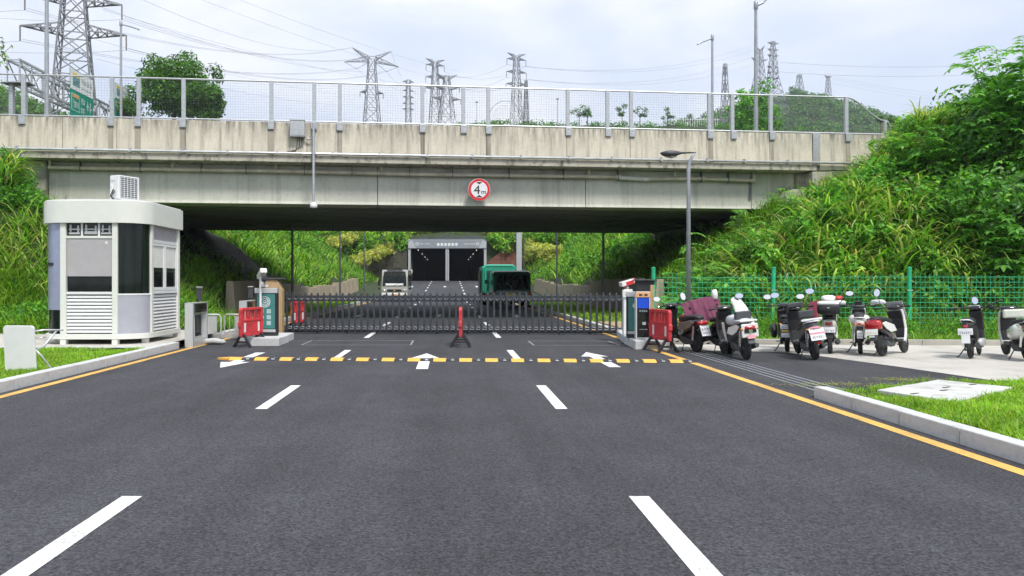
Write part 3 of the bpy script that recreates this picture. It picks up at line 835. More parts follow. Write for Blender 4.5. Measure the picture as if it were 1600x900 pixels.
# ------------------------------------------------------------------ height-limit sign "4 m"
sx, sz = bl(748.5, 296.5, .3)
hs = thing('height_limit_sign', 'round red and white height limit sign reading 4 m on the girder', 'traffic sign', (0, BY, 0), BR)
rr = 17.6 / FPX * 30.3
MB().lathe([(rr * .985, 0), (rr, .01), (rr, .03), (rr * .985, .04)], (sx, .26, sz), 'y', 48).build('rim_plate', 'sign_white', hs)
MB().lathe([(rr * .965, 0), (rr * .965, .006)], (sx, .252, sz), 'y', 48).build('red_ring', 'sign_red', hs)
MB().lathe([(rr * .74, 0), (rr * .74, .006)], (sx, .244, sz), 'y', 48).build('white_face', 'sign_white', hs)
for s in (1, -1):
    MB().prism([(sx - rr * .27, sz + s * rr * .67), (sx + rr * .27, sz + s * rr * .67), (sx, sz + s * rr * .47)], .235, .242, 'y').build('arrow_triangle', 'ink_black', hs)
for body, size, ox, oz in (('4', rr * 1.10, -.20, -.39), ('m', rr * .58, .40, -.39)):
    me = text_mesh(body, size); me.materials.append(M['ink_black'])
    o = bpy.data.objects.new('digit' if body == '4' else 'letter', me); C.objects.link(o); o.parent = hs
    o.location = (sx + ox * rr, .238, sz + oz * rr); o.rotation_euler = (R(90), 0, 0); o.scale = (1.08, 1, 1)
MB().span((sx - .03, .30, sz - .3), (sx + .03, .66, sz + .3)).build('sign_bracket', 'galvanised', hs)

# ------------------------------------------------------------------ wire-mesh safety fence on the parapet
sf = thing('safety_fence', 'grey wire mesh safety fence on top of the overpass parapet', 'fence', (0, BY, 0), BR)
FY = .16
px_ = [37, 175, 217, 287, 424, 491, 531, 660, 724, 763, 887, 949, 986, 1108, 1144, 1204, 1322]
posts = [-31, -27.2, -24, -20] + [bl(p, 150, FY)[0] for p in px_]
FT = bl(660, 133, FY)[1]; FB = ZT + .07
pm = bm_ = None
for x in posts:
    if pm is None:
        pm = MB().span((-.075, FY - .06, ZT - .25), (.075, FY + .06, FT)).build('fence_post', 'galvanised', sf, bev=.012)
        bm_ = MB().span((-.12, -.03, ZT - .30), (.12, .02, ZT + .02)).span((-.12, -.03, ZT + .022), (.12, .34, ZT + .05)).build('post_bracket', 'galvanised', sf, bev=.01)
    else:
        pm = copy_part(pm, sf); bm_ = copy_part(bm_, sf)
    pm.location.x = x; bm_.location.x = x
    if x > -19 and random.random() < .8:
        w_ = random.uniform(.08, .13)
        MB().prism([(-.008, ZP + .02), (.03, ZP + .02), (.05, ZT - .31), (.034, ZT - .31)], x - w_, x + w_, 'x').build('stained_joint', 'stain_streak', ov)
MB().tube([(posts[0], FY, FT - .02), (posts[-1], FY, FT - .02)], .035, 8).build('top_rail', 'galvanised', sf, smooth='split')
MB().tube([(posts[0], FY, FB), (posts[-1], FY, FB)], .03, 8).build('bottom_rail', 'galvanised', sf, smooth='split')
def wires(mb, x0, x1, z0, z1f, dx, dz, t, y):
    n = max(2, round((x1 - x0) / dx)); m_ = max(2, round((z1f(x0) - z0) / dz))
    for i in range(1, n):
        x = x0 + (x1 - x0) * i / n
        mb.add([(x - t, y, z0), (x, y - t, z0), (x + t, y, z0), (x - t, y, z1f(x)), (x, y - t, z1f(x)), (x + t, y, z1f(x))], [(0, 1, 4, 3), (1, 2, 5, 4), (2, 0, 3, 5)])
    for j in range(1, m_):
        z = z0 + (max(z1f(x0), z1f(x1)) - z0) * j / m_
        xe = x1
        while xe > x0 + .1 and z1f(xe) < z: xe -= .05
        mb.add([(x0, y, z - t), (x0, y - t, z), (x0, y, z + t), (xe, y, z - t), (xe, y - t, z), (xe, y, z + t)], [(0, 1, 4, 3), (1, 2, 5, 4), (2, 0, 3, 5)])
for a, b in zip(posts[:-1], posts[1:]):
    mb = MB(); wires(mb, a + .08, b - .08, FB, lambda x: FT - .04, .10, .10, .0024, FY); mb.build('mesh_panel', 'mesh_wire', sf)
# swooping end panel
xa = posts[-1]; xb = bl(1383, 190, FY)[0]
zb_ = bl(1383, 188, FY)[1]
def swoop(x):
    t = min(1, max(0, (x - xa) / (xb - xa)))
    return FT - .02 - (FT - zb_) * (t * t * (3 - 2 * t))
MB().tube([(xa + (xb - xa) * i / 14, FY, swoop(xa + (xb - xa) * i / 14)) for i in range(15)], .035, 8).build('curved_rail', 'galvanised', sf, smooth='split')
MB().tube([(xa, FY, FB), (xb, FY, FB)], .03, 8).build('bottom_rail', 'galvanised', sf, smooth='split')
mb = MB(); wires(mb, xa + .08, xb - .04, FB, swoop, .10, .10, .0024, FY); mb.build('mesh_panel', 'mesh_wire', sf)
MB().span((xb - .055, FY - .05, ZT - .25), (xb + .055, FY + .05, zb_)).build('end_post', 'galvanised', sf, bev=.01)
MB().tube([(xb, FY, zb_ - .02), (xb + .14, FY, zb_ - .06), (xb + .24, FY, zb_ - .22), (xb + .26, FY, ZT)], .03, 8).build('end_hoop', 'galvanised', sf, smooth=True)

# lamp posts standing on and behind the deck
def lamp(name, label, px, Y, zbase, ytop, arm, r=.09, m='mast_grey', rise_=.35):
    p = at(px, ytop, Y); t = thing(name, label, 'street lamp', (p.x, Y, zbase))
    H = p.z - zbase
    MB().tube([(0, 0, 0), (0, 0, H * .5), (0, 0, H)], [r * 1.35, r * 1.1, r * .8], 10).build('pole', m, t, smooth='split')
    MB().box((0, 0, .02), (.4, .4, .04)).build('base_plate', m, t, bev=.005)
    MB().lathe([(r * .85, -.15), (r * 1.25, -.1), (r * 1.25, .18), (r * .6, .25)], (0, 0, H), 'z', 10).build('pole_cap', m, t, smooth='split')
    if arm:
        e = (arm * .55, 0, H - .02 + rise_ * -.45); e2 = (arm, 0, H - rise_)
        MB().tube([(0, 0, H + .02), e], [.05, .045], 8).build('arm', m, t, smooth='split')
        s = 1 if arm > 0 else -1
        MB().add([(e[0], -.05, e[2] - .03), (e[0], .05, e[2] - .03), (e[0], .05, e[2] + .05), (e[0], -.05, e[2] + .05),
                  (e2[0], -.13, e2[2] - .04), (e2[0], .13, e2[2] - .04), (e2[0], .10, e2[2] + .03), (e2[0], -.10, e2[2] + .03)],
                 [(0, 1, 2, 3), (7, 6, 5, 4), (0, 4, 5, 1), (1, 5, 6, 2), (2, 6, 7, 3), (3, 7, 4, 0)]).build('lamp_head', m, t, bev=.01)
    return t
DK = 6.5
lamp('street_lamp', 'tall grey lamp post rising past the top left beside the gantry', 73, 45.5, DK, -60, 0, .12)
lamp('street_lamp', 'lamp post with right-hand arm left of the round dark tree', 189, 52, float(hgt(-22.6, 52)), 38, 1.25, .085)
lamp('street_lamp', 'lamp post with left-hand arm above the right half of the overpass', 1113, 46, DK, 60, -.9, .075)
lamp('street_lamp', 'tallest lamp post above the right of the overpass, head at the frame top', 1181, 33, DK, 10, .62, .075, rise_=-.42)

# ------------------------------------------------------------------ guard booth
bo = thing('guard_booth', 'cream guard booth with rounded corners and louvred panels on the left', 'guard booth', (-8.35, 17.5, .142))
def arc(cx, cy, r, a0, a1, n=10): return [(cx + r * math.cos(R(a0 + (a1 - a0) * i / n)), cy + r * math.sin(R(a0 + (a1 - a0) * i / n))) for i in range(n + 1)]
# local footprint corners
FX0, FX1, RX, LX, RR, BK = -.60, .60, 1.22, -1.22, .62, 2.45
rc = arc(FX1, RR, RR, -90, 0); lc = arc(FX0, RR, RR, 180, 270)
outline = lc + rc + [(RX, BK), (LX, BK)]
def grow(poly, d):
    out = []; n = len(poly)
    for i in range(n):
        p = Vector(poly[i - 1]); q = Vector(poly[i]); r = Vector(poly[(i + 1) % n])
        e1 = (q - p).normalized(); e2 = (r - q).normalized()
        n1 = Vector((e1.y, -e1.x)); n2 = Vector((e2.y, -e2.x)); b = (n1 + n2); b = b / max(.3, b.dot(n1)) if b.length > 1e-6 else n1
        out.append((q.x + b.x * d, q.y + b.y * d))
    return out
def wall(path, z0, z1, th, m, name, parent=bo, off=0.0, bev=0, smooth=False):
    """upright strip following a path, th thick inwards"""
    n = len(path); nr = []
    for i in range(n):
        d = Vector(path[min(i + 1, n - 1)]) - Vector(path[max(i - 1, 0)]); d.normalize(); nr.append(Vector((d.y, -d.x)))
    V = []
    for i, p in enumerate(path):
        a = Vector(p) + nr[i] * off; b = Vector(p) + nr[i] * (off - th)
        V += [(a.x, a.y, z0), (a.x, a.y, z1), (b.x, b.y, z0), (b.x, b.y, z1)]
    F = []
    for i in range(n - 1):
        k = i * 4
        F += [(k, k + 4, k + 5, k + 1), (k + 2, k + 3, k + 7, k + 6), (k + 1, k + 5, k + 7, k + 3), (k, k + 2, k + 6, k + 4)]
    F += [(0, 1, 3, 2), ((n - 1) * 4, (n - 1) * 4 + 2, (n - 1) * 4 + 3, (n - 1) * 4 + 1)]
    return MB().add(V, F).build(name, m, parent, bev=bev, smooth='split' if smooth else False)
Z0, Z1, ZS, ZF, ZR = .12, .24, 1.16, 2.82, 3.33
base = grow(outline, .03); MB().prism(base, Z0, Z1, 'z').build('base_frame', 'booth_cream', bo, bev=.008)
MB().prism(grow(outline, .07), ZF, ZR, 'z').build('roof_fascia', 'booth_cream', bo, bev=.02, smooth='split')
MB().prism(grow(outline, .03), ZR + .002, ZR + .03, 'z').build('roof_top', 'booth_white', bo)
MB().prism(grow(outline, -.12), Z1, ZF, 'z').build('interior_wall', 'black_plastic', bo)
for x, y in ((FX0, .05), (FX1, .05), (RX - .05, RR), (RX - .05, BK - .06), (LX + .05, BK - .06), (LX + .05, RR)):
    MB().box((x, y, (Z1 + ZF) / 2), (.13, .13, ZF - Z1 - .002)).build('corner_post', 'booth_cream', bo, bev=.01)
for x, y in ((FX0, .05), (FX1, .05), (RX - .12, RR - .1), (RX - .05, BK - .1), (LX + .2, .6), (LX + .1, BK - .2)):
    MB().box((x, y, .05), (.13, .13, .16)).build('foot', 'booth_cream', bo)
# front bay
fx0, fx1 = FX0 + .065, FX1 - .065
MB().span((fx0, .02, 2.46), (fx1, .09, 2.52)).build('transom_bar', 'booth_cream', bo, bev=.005)
tw = MB().span((fx0, .06, 2.52), (fx1, .075, ZF)).build('transom_window', 'dark_glass', bo)
for t in (.33, .70):
    x = fx0 + (fx1 - fx0) * t; MB().span((x - .022, .035, 2.52), (x + .022, .058, ZF)).build('mullion', 'booth_white', tw)
for i, (a, b) in enumerate(((.04, .28), (.38, .66), (.74, .96))):
    a = fx0 + (fx1 - fx0) * a; b = fx0 + (fx1 - fx0) * b
    MB().span((a, .05, 2.56), (b, .057, 2.60 + .03 * (i % 2))).span((a, .05, 2.66), (b, .057, 2.69)).span((a + .02, .051, 2.62), (a + .06, .058, 2.78)).span((b - .06, .051, 2.60), (b - .02, .058, 2.76)).build('window_stay', 'stainless', tw)
fw = MB().span((fx0, .07, ZS + .06), (fx1, .085, 2.46)).build('front_window', 'dark_glass', bo)
MB().span((fx0 + .01, .035, 1.58), (fx1 - .01, .062, 2.45)).build('roller_blind', 'blind_grey', fw, bev=.004)
MB().span((fx1 - .17, .028, 2.33), (fx1 - .12, .034, 2.39)).build('blind_label', 'white_plastic', fw)
MB().span((fx0, .02, ZS), (fx1, .09, ZS + .06)).build('window_sill', 'booth_white', bo, bev=.006)
def louvre(P, n=11, z0=Z1 + .02, z1=ZS - .01, nm='louvre_panel'):
    """P(t, d, z) -> local point; t along the bay 0..1, d proud of the wall"""
    ms_ = None
    back = MB().add([P(t, -.05, z) for z in (z0 - .02, z1 + .01) for t in (0, 1)], [(0, 1, 3, 2)]).build(nm, 'charcoal', bo)
    h = (z1 - z0) / n
    for i in range(n):
        z = z0 + h * i
        prof = [(-.03, z), (.022, z + h * .12), (.022, z + h * .40), (-.012, z + h * .88), (-.03, z + h * .88)]
        V = [P(t, d, zz) for t in (0.005, .995) for d, zz in prof]; k = 5
        MB().add(V, [(j, (j + 1) % k, k + (j + 1) % k, k + j) for j in range(k)] + [(4, 3, 2, 1, 0), (5, 6, 7, 8, 9)]).build('louvre_slat', 'booth_white', back)
louvre(lambda t, d, z: (fx0 + (fx1 - fx0) * t, .06 - d, z))
# right rounded corner: dark glass over lavender panel
cg = wall(rc, ZS + .02, ZF, .02, 'green_glass', 'corner_glass', off=-.03, smooth=True)
wall(rc, Z1, ZS - .02, .03, 'panel_lavender', 'corner_panel', off=-.012, smooth=True)
wall(rc, ZS - .02, ZS + .02, .04, 'booth_white', 'corner_rail', off=-.002, smooth=True)
# left rounded corner: bluish film panel, dark glass at the foot
wall(lc, .80, ZF, .03, 'blue_film', 'corner_film', off=-.02, smooth=True)
wall(lc, Z1, .79, .02, 'green_glass', 'corner_glass', off=-.035, smooth=True)
wall(lc[:8], 1.83, 1.90, .02, 'black_plastic', 'dark_strip', off=-.004)
# right side: transom, sliding windows, louvres
y0, y1 = RR + .065, BK - .125
MB().span((RX - .08, y0, 2.40), (RX - .02, y1, 2.47)).build('transom_bar', 'booth_white', bo, bev=.005)
MB().span((RX - .07, y0, 2.47), (RX - .05, (y0 + y1) / 2 - .006, ZF)).build('transom_panel', 'blind_grey', bo)
MB().span((RX - .07, (y0 + y1) / 2 + .006, 2.47), (RX - .05, y1, ZF)).build('transom_panel', 'blind_grey', bo)
ym = (y0 + y1) / 2
for k, (a, b) in enumerate(((y0, ym - .01), (ym + .01, y1))):
    s = MB()
    s.span((RX - .075, a, 1.24), (RX - .015, a + .06, 2.39)).span((RX - .075, b - .06, 1.24), (RX - .015, b, 2.39))
    s.span((RX - .075, a + .06, 1.24), (RX - .015, b - .06, 1.32)).span((RX - .075, a + .06, 2.33), (RX - .015, b - .06, 2.39))
    sw = s.build('sliding_window', 'booth_white', bo, bev=.004)
    MB().span((RX - .06, a + .06, 1.32), (RX - .045, b - .06, 2.33)).build('pane', 'dark_glass', sw)
    MB().span((RX - .043, a + .061, 1.80), (RX - .035, b - .061, 2.329)).build('blind', 'white_cloth', sw)
MB().span((RX - .08, y0, ZS), (RX - .005, y1, 1.23)).build('window_sill', 'booth_white', bo, bev=.006)
louvre(lambda t, d, z: (RX - .055 + d, y0 + (y1 - y0) * t, z))
wall([(RX, BK), (LX, BK)], Z1, ZF, .03, 'booth_cream', 'back_wall', off=-.02)
wall([(LX, BK), (LX, RR)], Z1, ZF, .03, 'panel_lavender', 'side_wall', off=-.03)

# air-conditioner outdoor unit on the booth roof
ac = thing('air_conditioner', 'white air conditioner outdoor unit standing on the booth roof', 'air conditioner', (-7.80, 18.15, .142 + ZR + .03), R(-28))
# local: long side along y, grille faces +x
MB().span((-.15, -.30, .05), (.15, .30, .62)).build('casing', 'white_plastic', ac, bev=.02)
MB().span((-.14, -.28, 0), (.14, -.22, .05)).span((-.14, .22, 0), (.14, .28, .05)).build('foot_rail', 'charcoal', ac)
gr = MB().span((.152, -.25, .09), (.156, .25, .59)).build('fan_grille', 'charcoal', ac)
for i in range(11): MB().span((.157, -.25, .10 + i * .046), (.163, .25, .112 + i * .046)).build('grille_bar', 'white_plastic', gr)
for i in range(6): MB().span((.158, -.245 + i * .095, .095), (.165, -.233 + i * .095, .585)).build('grille_rib', 'white_plastic', gr)
MB().span((-.10, -.315, .50), (.04, -.302, .57)).build('service_panel', 'white_gloss', ac)
MB().tube([(-.02, -.31, .28), (.02, -.36, .22), (-.03, -.37, .12), (.05, -.34, .04)], .018, 7).tube([(.03, -.31, .25), (.06, -.35, .20), (.0, -.38, .10)], .012, 6).build('pipe_lagging', 'black_plastic', ac, smooth=True)
MB().tube([(-.06, -.31, .40), (-.02, -.33, .33), (.0, -.36, .16), (-.05, -.35, .03)], .012, 6).build('cable', 'white_cloth', ac, smooth=True)

# folding table tipped on its edge on the lawn
tb = thing('folding_table', 'white folding table tipped on its side on the left lawn', 'folding table', (-7.06, 12.45, .12), R(-6))
def rrect(w, h, r, n=6):
    out = []
    for cx, cz, a0 in ((w / 2 - r, r, -90), (w / 2 - r, h - r, 0), (-w / 2 + r, h - r, 90), (-w / 2 + r, r, 180)):
        out += [(cx + r * math.cos(R(a0 + 90 * i / n)), cz + r * math.sin(R(a0 + 90 * i / n))) for i in range(n + 1)]
    return out
tp = MB().prism(rrect(.54, .76, .06), -.02, .02, 'y').build('table_top', 'white_plastic', tb, bev=.008, seg=3); tp.rotation_euler = (R(4), 0, 0)
MB().tube([(.22, .03, .66), (.30, .16, .675), (.55, .30, .665)], .014, 8).build('leg', 'conduit_steel', tb, smooth=True)
MB().tube([(.46, .26, .665), (.30, .14, .40), (.20, .04, .33)], .016, 8).build('brace', 'conduit_steel', tb, smooth=True)
MB().tube([(.22, .04, .36), (.30, .10, .24), (.42, .18, .02)], .014, 8).build('leg', 'conduit_steel', tb, smooth=True)
MB().tube([(.20, .03, .55), (.30, .10, .55), (.34, .14, .56)], .010, 6).build('stretcher', 'conduit_steel', tb, smooth=True)
ho = MB().tube([(-7.55, 15.75, .15), (-7.4, 15.72, .17), (-7.25, 15.78, .165), (-7.1, 15.9, .19), (-7.0, 16.05, .18), (-6.9, 16.1, .16)], .018, 7).build('rubber_hose', 'black_plastic', None, smooth=True)
tag(ho, 'short black hose lying on the lawn edge by the booth', 'hose')

# ------------------------------------------------------------------ telescopic gate
GY_ = 23.3
g = thing('sliding_gate', 'dark grey telescopic gate of upright bars closing the whole road', 'gate', (0, GY_ - .27, 0), R(-3.1))
gx0, gx1 = -5.02, 5.62
NG = 56; sp = (gx1 - gx0) / (NG - 1)
pp = pc = None
for i in range(NG):
    x = gx0 + sp * i
    if pp is None:
        pp = MB().span((-.032, -.03, .07), (.032, .03, 1.22)).build('gate_bar', 'gate_steel', g, bev=.008)
        pc = MB().lathe([(.028, 0), (.030, .012), (.022, .035), (.006, .045)], (0, 0, 1.22), 'z', 10).build('bar_cap', 'gate_steel', pp, smooth=True)
        first_bar = pp; first_cap = pc
    else:
        pp = copy_part(first_bar, g); copy_part(first_cap, pp)
    pp.location = (x, 0, 0)
for z, h in ((1.13, .09), (1.03, .08)):
    MB().span((gx0 - .3, .035, z - h / 2), (gx1 + .1, .10, z + h / 2)).build('top_rail', 'gate_steel' if z > 1.1 else 'gate_dark', g, bev=.006)
MB().span((gx0 - .3, .035, .045), (gx1 + .1, .10, .125)).build('bottom_rail', 'gate_dark', g, bev=.006)
MB().span((gx0 - .3, .035, .16), (gx1 + .1, .10, .215)).build('bottom_rail', 'gate_steel', g, bev=.006)
lk = MB()
for i in range(NG - 1):
    x = gx0 + sp * (i + .5)
    lk.tube([(x - .06, -.01, .20), (x - .045, -.012, .145), (x + .045, -.012, .145), (x + .06, -.01, .20), (x + .02, -.012, .215), (x - .02, -.012, .215)], .010, 5)
    lk.tube([(x - .055, -.01, 1.09), (x, -.012, 1.025), (x + .055, -.01, 1.09)], .010, 5)
o = lk.build('scissor_links', 'mast_grey', g); o['kind'] = 'stuff'  # links coloured paler than the bars to carry small glints
wh = MB().lathe([(.045, -.02), (.06, -.015), (.06, .015), (.045, .02)], (0, 0, 0), 'x', 14).build('wheel', 'rubber', g, smooth='split')
for i in range(1, 12):
    o = wh if i == 1 else copy_part(wh, g); o.location = (gx0 + i * sp * 4.8, .07, .06)

def island(label, poly, h):
    k = thing('traffic_island', label, 'traffic island', kind='structure')
    for i, p in enumerate(poly): MB().prism(p, -.05, h - i * .012, 'z').build('island_block', 'kerb_concrete', k, bev=.02)
island('small concrete island under the left green advert box', [[(-5.02, 18.8), (-4.24, 18.8), (-4.24, 19.95), (-5.02, 19.95)], [(-5.04, 19.97), (-4.30, 19.97), (-4.30, 20.9), (-5.04, 20.9)]], .20)
island('small concrete island under the payment kiosk', [[(4.40, 17.85), (5.22, 17.85), (5.30, 19.5), (4.52, 19.5)], [(4.53, 19.52), (5.31, 19.52), (5.42, 21.7), (4.82, 21.7)]], .20)

def advert(label, loc, w, h, d, rz=0):
    t = thing('advert_box', label, 'advert box', loc, rz)
    MB().span((-w / 2, 0, 0), (w / 2, d, h)).build('cabinet', 'gate_dark', t, bev=.01)
    MB().span((-w / 2 - .012, -.02, h - .12), (w / 2 + .012, d - .03, h + .012)).build('top_cap', 'stainless', t, bev=.01)
    MB().span((-w / 2 + .03, -.022, .10), (w / 2 - .03, -.004, .17)).build('bottom_trim', 'stainless', t, bev=.005)
    ps = MB().span((-w / 2 + .05, -.016, .19), (w / 2 - .05, -.004, h - .14)).build('poster', 'teal_poster', t)
    return t, ps
t, ps = advert('teal advert box with ring logo beside the left end of the gate', (-4.72, 19.45, .20), .56, 1.22, .22)
for r0, r1 in ((.145, .125), (.10, .075), (.045, .02)):
    n = 28; V = []
    for r in (r0, r1):
        V += [(-.03 + r * math.cos(2 * math.pi * i / n), -.019, .88 + r * math.sin(2 * math.pi * i / n)) for i in range(n)]
    MB().add(V, [(i, (i + 1) % n, n + (i + 1) % n, n + i) for i in range(n)]).build('logo_ring', 'print_white', ps)
rnd = random.Random(3)
for i in range(3):
    MB().span((.02, -.0195, .58 - i * .15), (.13, -.0175, .69 - i * .15)).build('code_panel', 'print_pale', ps)
    mb = MB(); glyphs(mb, -.15, .58 - i * .15, .10, .11, 2, -.020, rnd); mb.build('print_row', 'print_white', ps)
cam_t = thing('security_camera', 'white boxed security camera on a pole in front of the left advert box', 'security camera', (-4.80, 19.2, .20), R(0))
MB().tube([(0, 0, 0), (0, 0, 1.5)], .03, 10).build('pole', 'white_plastic', cam_t, smooth='split')
MB().box((.10, .02, 1.29), (.18, .10, .05)).box((.05, .0, 1.38), (.08, .08, .14)).build('bracket', 'white_plastic', cam_t, bev=.01)
c_ = MB().box((0, 0, 0), (.17, .42, .13)).build('camera_housing', 'white_gloss', cam_t, bev=.02); c_.location = (.03, .02, 1.60); c_.rotation_euler = (R(-24), 0, R(28))
c2 = MB().box((0, 0, 0), (.14, .02, .10)).build('camera_lens', 'black_gloss', cam_t, bev=.008); c2.location = (.14, -.17, 1.505); c2.rotation_euler = (R(-24), 0, R(28))
MB().lathe([(.05, 0), (.06, .03), (.05, .08), (.03, .1)], (.09, -.01, 1.40), 'z', 12).build('camera_joint', 'black_plastic', cam_t, smooth='split')
MB().box((0, 0, .01), (.12, .12, .02)).build('base_plate', 'white_plastic', cam_t)

gc = thing('gate_cabinet', 'tan gate motor cabinet with slanted top behind the left advert box', 'gate cabinet', (-5.23, 22.6, 0))
MB().prism([(-.25, 0), (.26, 0), (.26, 1.35), (.12, 1.66), (-.25, 1.66)], -.16, .16, 'y').build('cabinet_body', 'tan_board', gc, bev=.012)
MB().box((.02, 0, 1.685), (.62, .42, .045)).build('cabinet_cap', 'charcoal', gc, bev=.012)
MB().span((-.20, -.172, .15), (.20, -.162, 1.2)).build('cabinet_door', 'tan_board', gc, bev=.004)

# right: advert box, payment kiosk, red-white camera
t, ps = advert('narrow dark advert box with teal poster left of the payment kiosk', (4.56, 18.75, .20), .32, 1.14, .24, R(-12))
MB().lathe([(.07, 0), (.07, .003)], (.06, -.019, .80), 'y', 20).build('logo_disc', 'print_white', ps)
kk = thing('payment_kiosk', 'slim black payment kiosk with blue screen on the right island', 'payment kiosk', (4.66, 18.15, .20), R(-4))
MB().span((-.17, .0, .02), (.17, .22, 1.16)).build('kiosk_body', 'white_plastic', kk, bev=.015)
MB().span((-.145, -.016, .06), (.145, -.002, 1.02)).build('front_panel', 'black_gloss', kk, bev=.006)
MB().span((-.17, -.012, 1.025), (.17, -.001, 1.15)).build('orange_panel', 'kiosk_orange', kk, bev=.004)
MB().span((-.10, -.018, 1.06), (-.03, -.013, 1.10)).span((.03, -.018, 1.06), (.10, -.013, 1.10)).build('sensor_eye', 'ink_black', kk)
MB().span((-.13, -.020, .76), (.13, -.017, 1.005)).build('screen', 'screen_blue', kk)
mb = MB(); glyphs(mb, -.10, .67, .2, .05, 4, -.0175, rnd); mb.build('label_print', 'print_pale', kk)
MB().span((-.02, -.018, .36), (.06, -.0165, .43)).build('card_slot', 'box_grey', kk)
mb = MB(); glyphs(mb, -.09, .24, .18, .025, 9, -.0175, rnd); mb.build('name_print', 'print_white', kk)
MB().prism([(-.17, 1.165), (.17, 1.165), (.27, 1.30), (.30, 1.42), (-.15, 1.42)], .05, .30, 'y').build('hood', 'gate_dark', kk, bev=.01)
MB().span((.175, .03, .02), (.27, .30, 1.32)).build('side_housing', 'tan_board', kk, bev=.012)
MB().span((-.20, -.02, 1.425), (.32, .34, 1.455)).build('hood_cap', 'charcoal', kk, bev=.006)
MB().span((-.19, -.03, 0), (.19, .24, .018)).build('base_plate', 'stainless', kk)
c3 = thing('security_camera', 'red and white security camera on a white post beside the payment kiosk', 'security camera', (4.74, 19.9, .20))
MB().span((-.16, -.05, 0), (.08, .10, 1.20)).build('post', 'white_plastic', c3, bev=.015)
MB().span((-.19, -.09, .98), (-.04, .02, 1.18)).build('junction_box', 'white_gloss', c3, bev=.012)
MB().lathe([(.05, 0), (.06, .04), (.035, .1)], (-.06, 0, 1.20), 'z', 12).build('camera_joint', 'box_grey', c3, smooth='split')
c_ = MB().box((0, 0, 0), (.40, .15, .13)).build('camera_housing', 'white_gloss', c3, bev=.015); c_.location = (-.06, 0, 1.37); c_.rotation_euler = (0, R(-14), R(20))
c_ = MB().box((.05, -.079, -.01), (.24, .006, .09)).box((-.08, -.01, -.069), (.22, .14, .006)).build('red_band', 'red_gloss', c3); c_.location = (-.06, 0, 1.37); c_.rotation_euler = (0, R(-14), R(20))
c_ = MB().box((0, 0, 0), (.02, .13, .14)).build('rear_cap', 'red_gloss', c3, bev=.006); c_.location = (.15, .075, 1.425); c_.rotation_euler = (0, R(-14), R(20))

# red plastic barriers on black feet (local: panel along x)
def barrier(label, x, y, rz, w=.98):
    t = thing('plastic_barrier', label, 'barrier', (x, y, 0), rz, 'red plastic barriers by the gate')
    zb, zt = .26, .96; h = w / 2
    fr = MB()
    for a in (-1, 1):
        fr.prism([(a * h, zb), (a * h, zb + .22), (a * (h + .03), zb + .24), (a * (h + .03), zb + .36), (a * h, zb + .38), (a * h, zt - .05), (a * (h - .05), zt), (a * (h - .09), zt), (a * (h - .09), zb)], -.04, .04, 'y')
    fr.span((-h + .09, -.04, zt - .07), (h - .09, .04, zt)).span((-h + .09, -.04, zb), (h - .09, .04, zb + .07)).span((-h + .09, -.035, zb + .36), (h - .09, .035, zb + .42))
    fr.build('panel_frame', 'red_plastic', t, bev=.012)
    MB().span((-h + .09, -.022, zb + .07), (h - .09, .022, zb + .36)).build('lower_panel', 'red_plastic', t, bev=.01)
    for i in range(5):
        x_ = -h + .09 + (w - .18) * (i + .5) / 5
        if i in (1, 3): MB().span((x_ - .045, -.03, zb + .42), (x_ + .045, .03, zt - .07)).build('upright', 'red_plastic', t, bev=.008)
        else: MB().span((x_ - .012, -.02, zb + .42), (x_ + .012, .02, zt - .07)).build('upright', 'red_plastic', t)
    for a in (-1, 1):
        MB().span((a * h * .62 - .04, -.026, zb + .10), (a * h * .62 + .04, .026, zb + .33)).build('reflector', 'print_white', t)
        f = MB(); x_ = a * h * .78
        for s in (-1, 1):
            f.prism([(s * .02, .30), (s * .07, .30), (s * .27, .0), (s * .20, .0)], x_ - .035, x_ + .035, 'x')
        f.span((x_ - .03, -.12, .11), (x_ + .03, .12, .15)).span((x_ - .045, -.06, .24), (x_ + .045, .06, .32)).build('foot', 'black_plastic', t, bev=.008)
    return t
barrier('red plastic barrier in front of the left advert box', -4.92, 18.75, R(72))
barrier('red plastic barrier standing behind the left end of the gate', -4.92, 24.6, R(70), .8)
barrier('red plastic barrier seen end-on before the middle of the gate', .28, 18.75, R(88.6))
barrier('red plastic barrier right of the payment kiosk', 4.86, 17.4, R(-79))

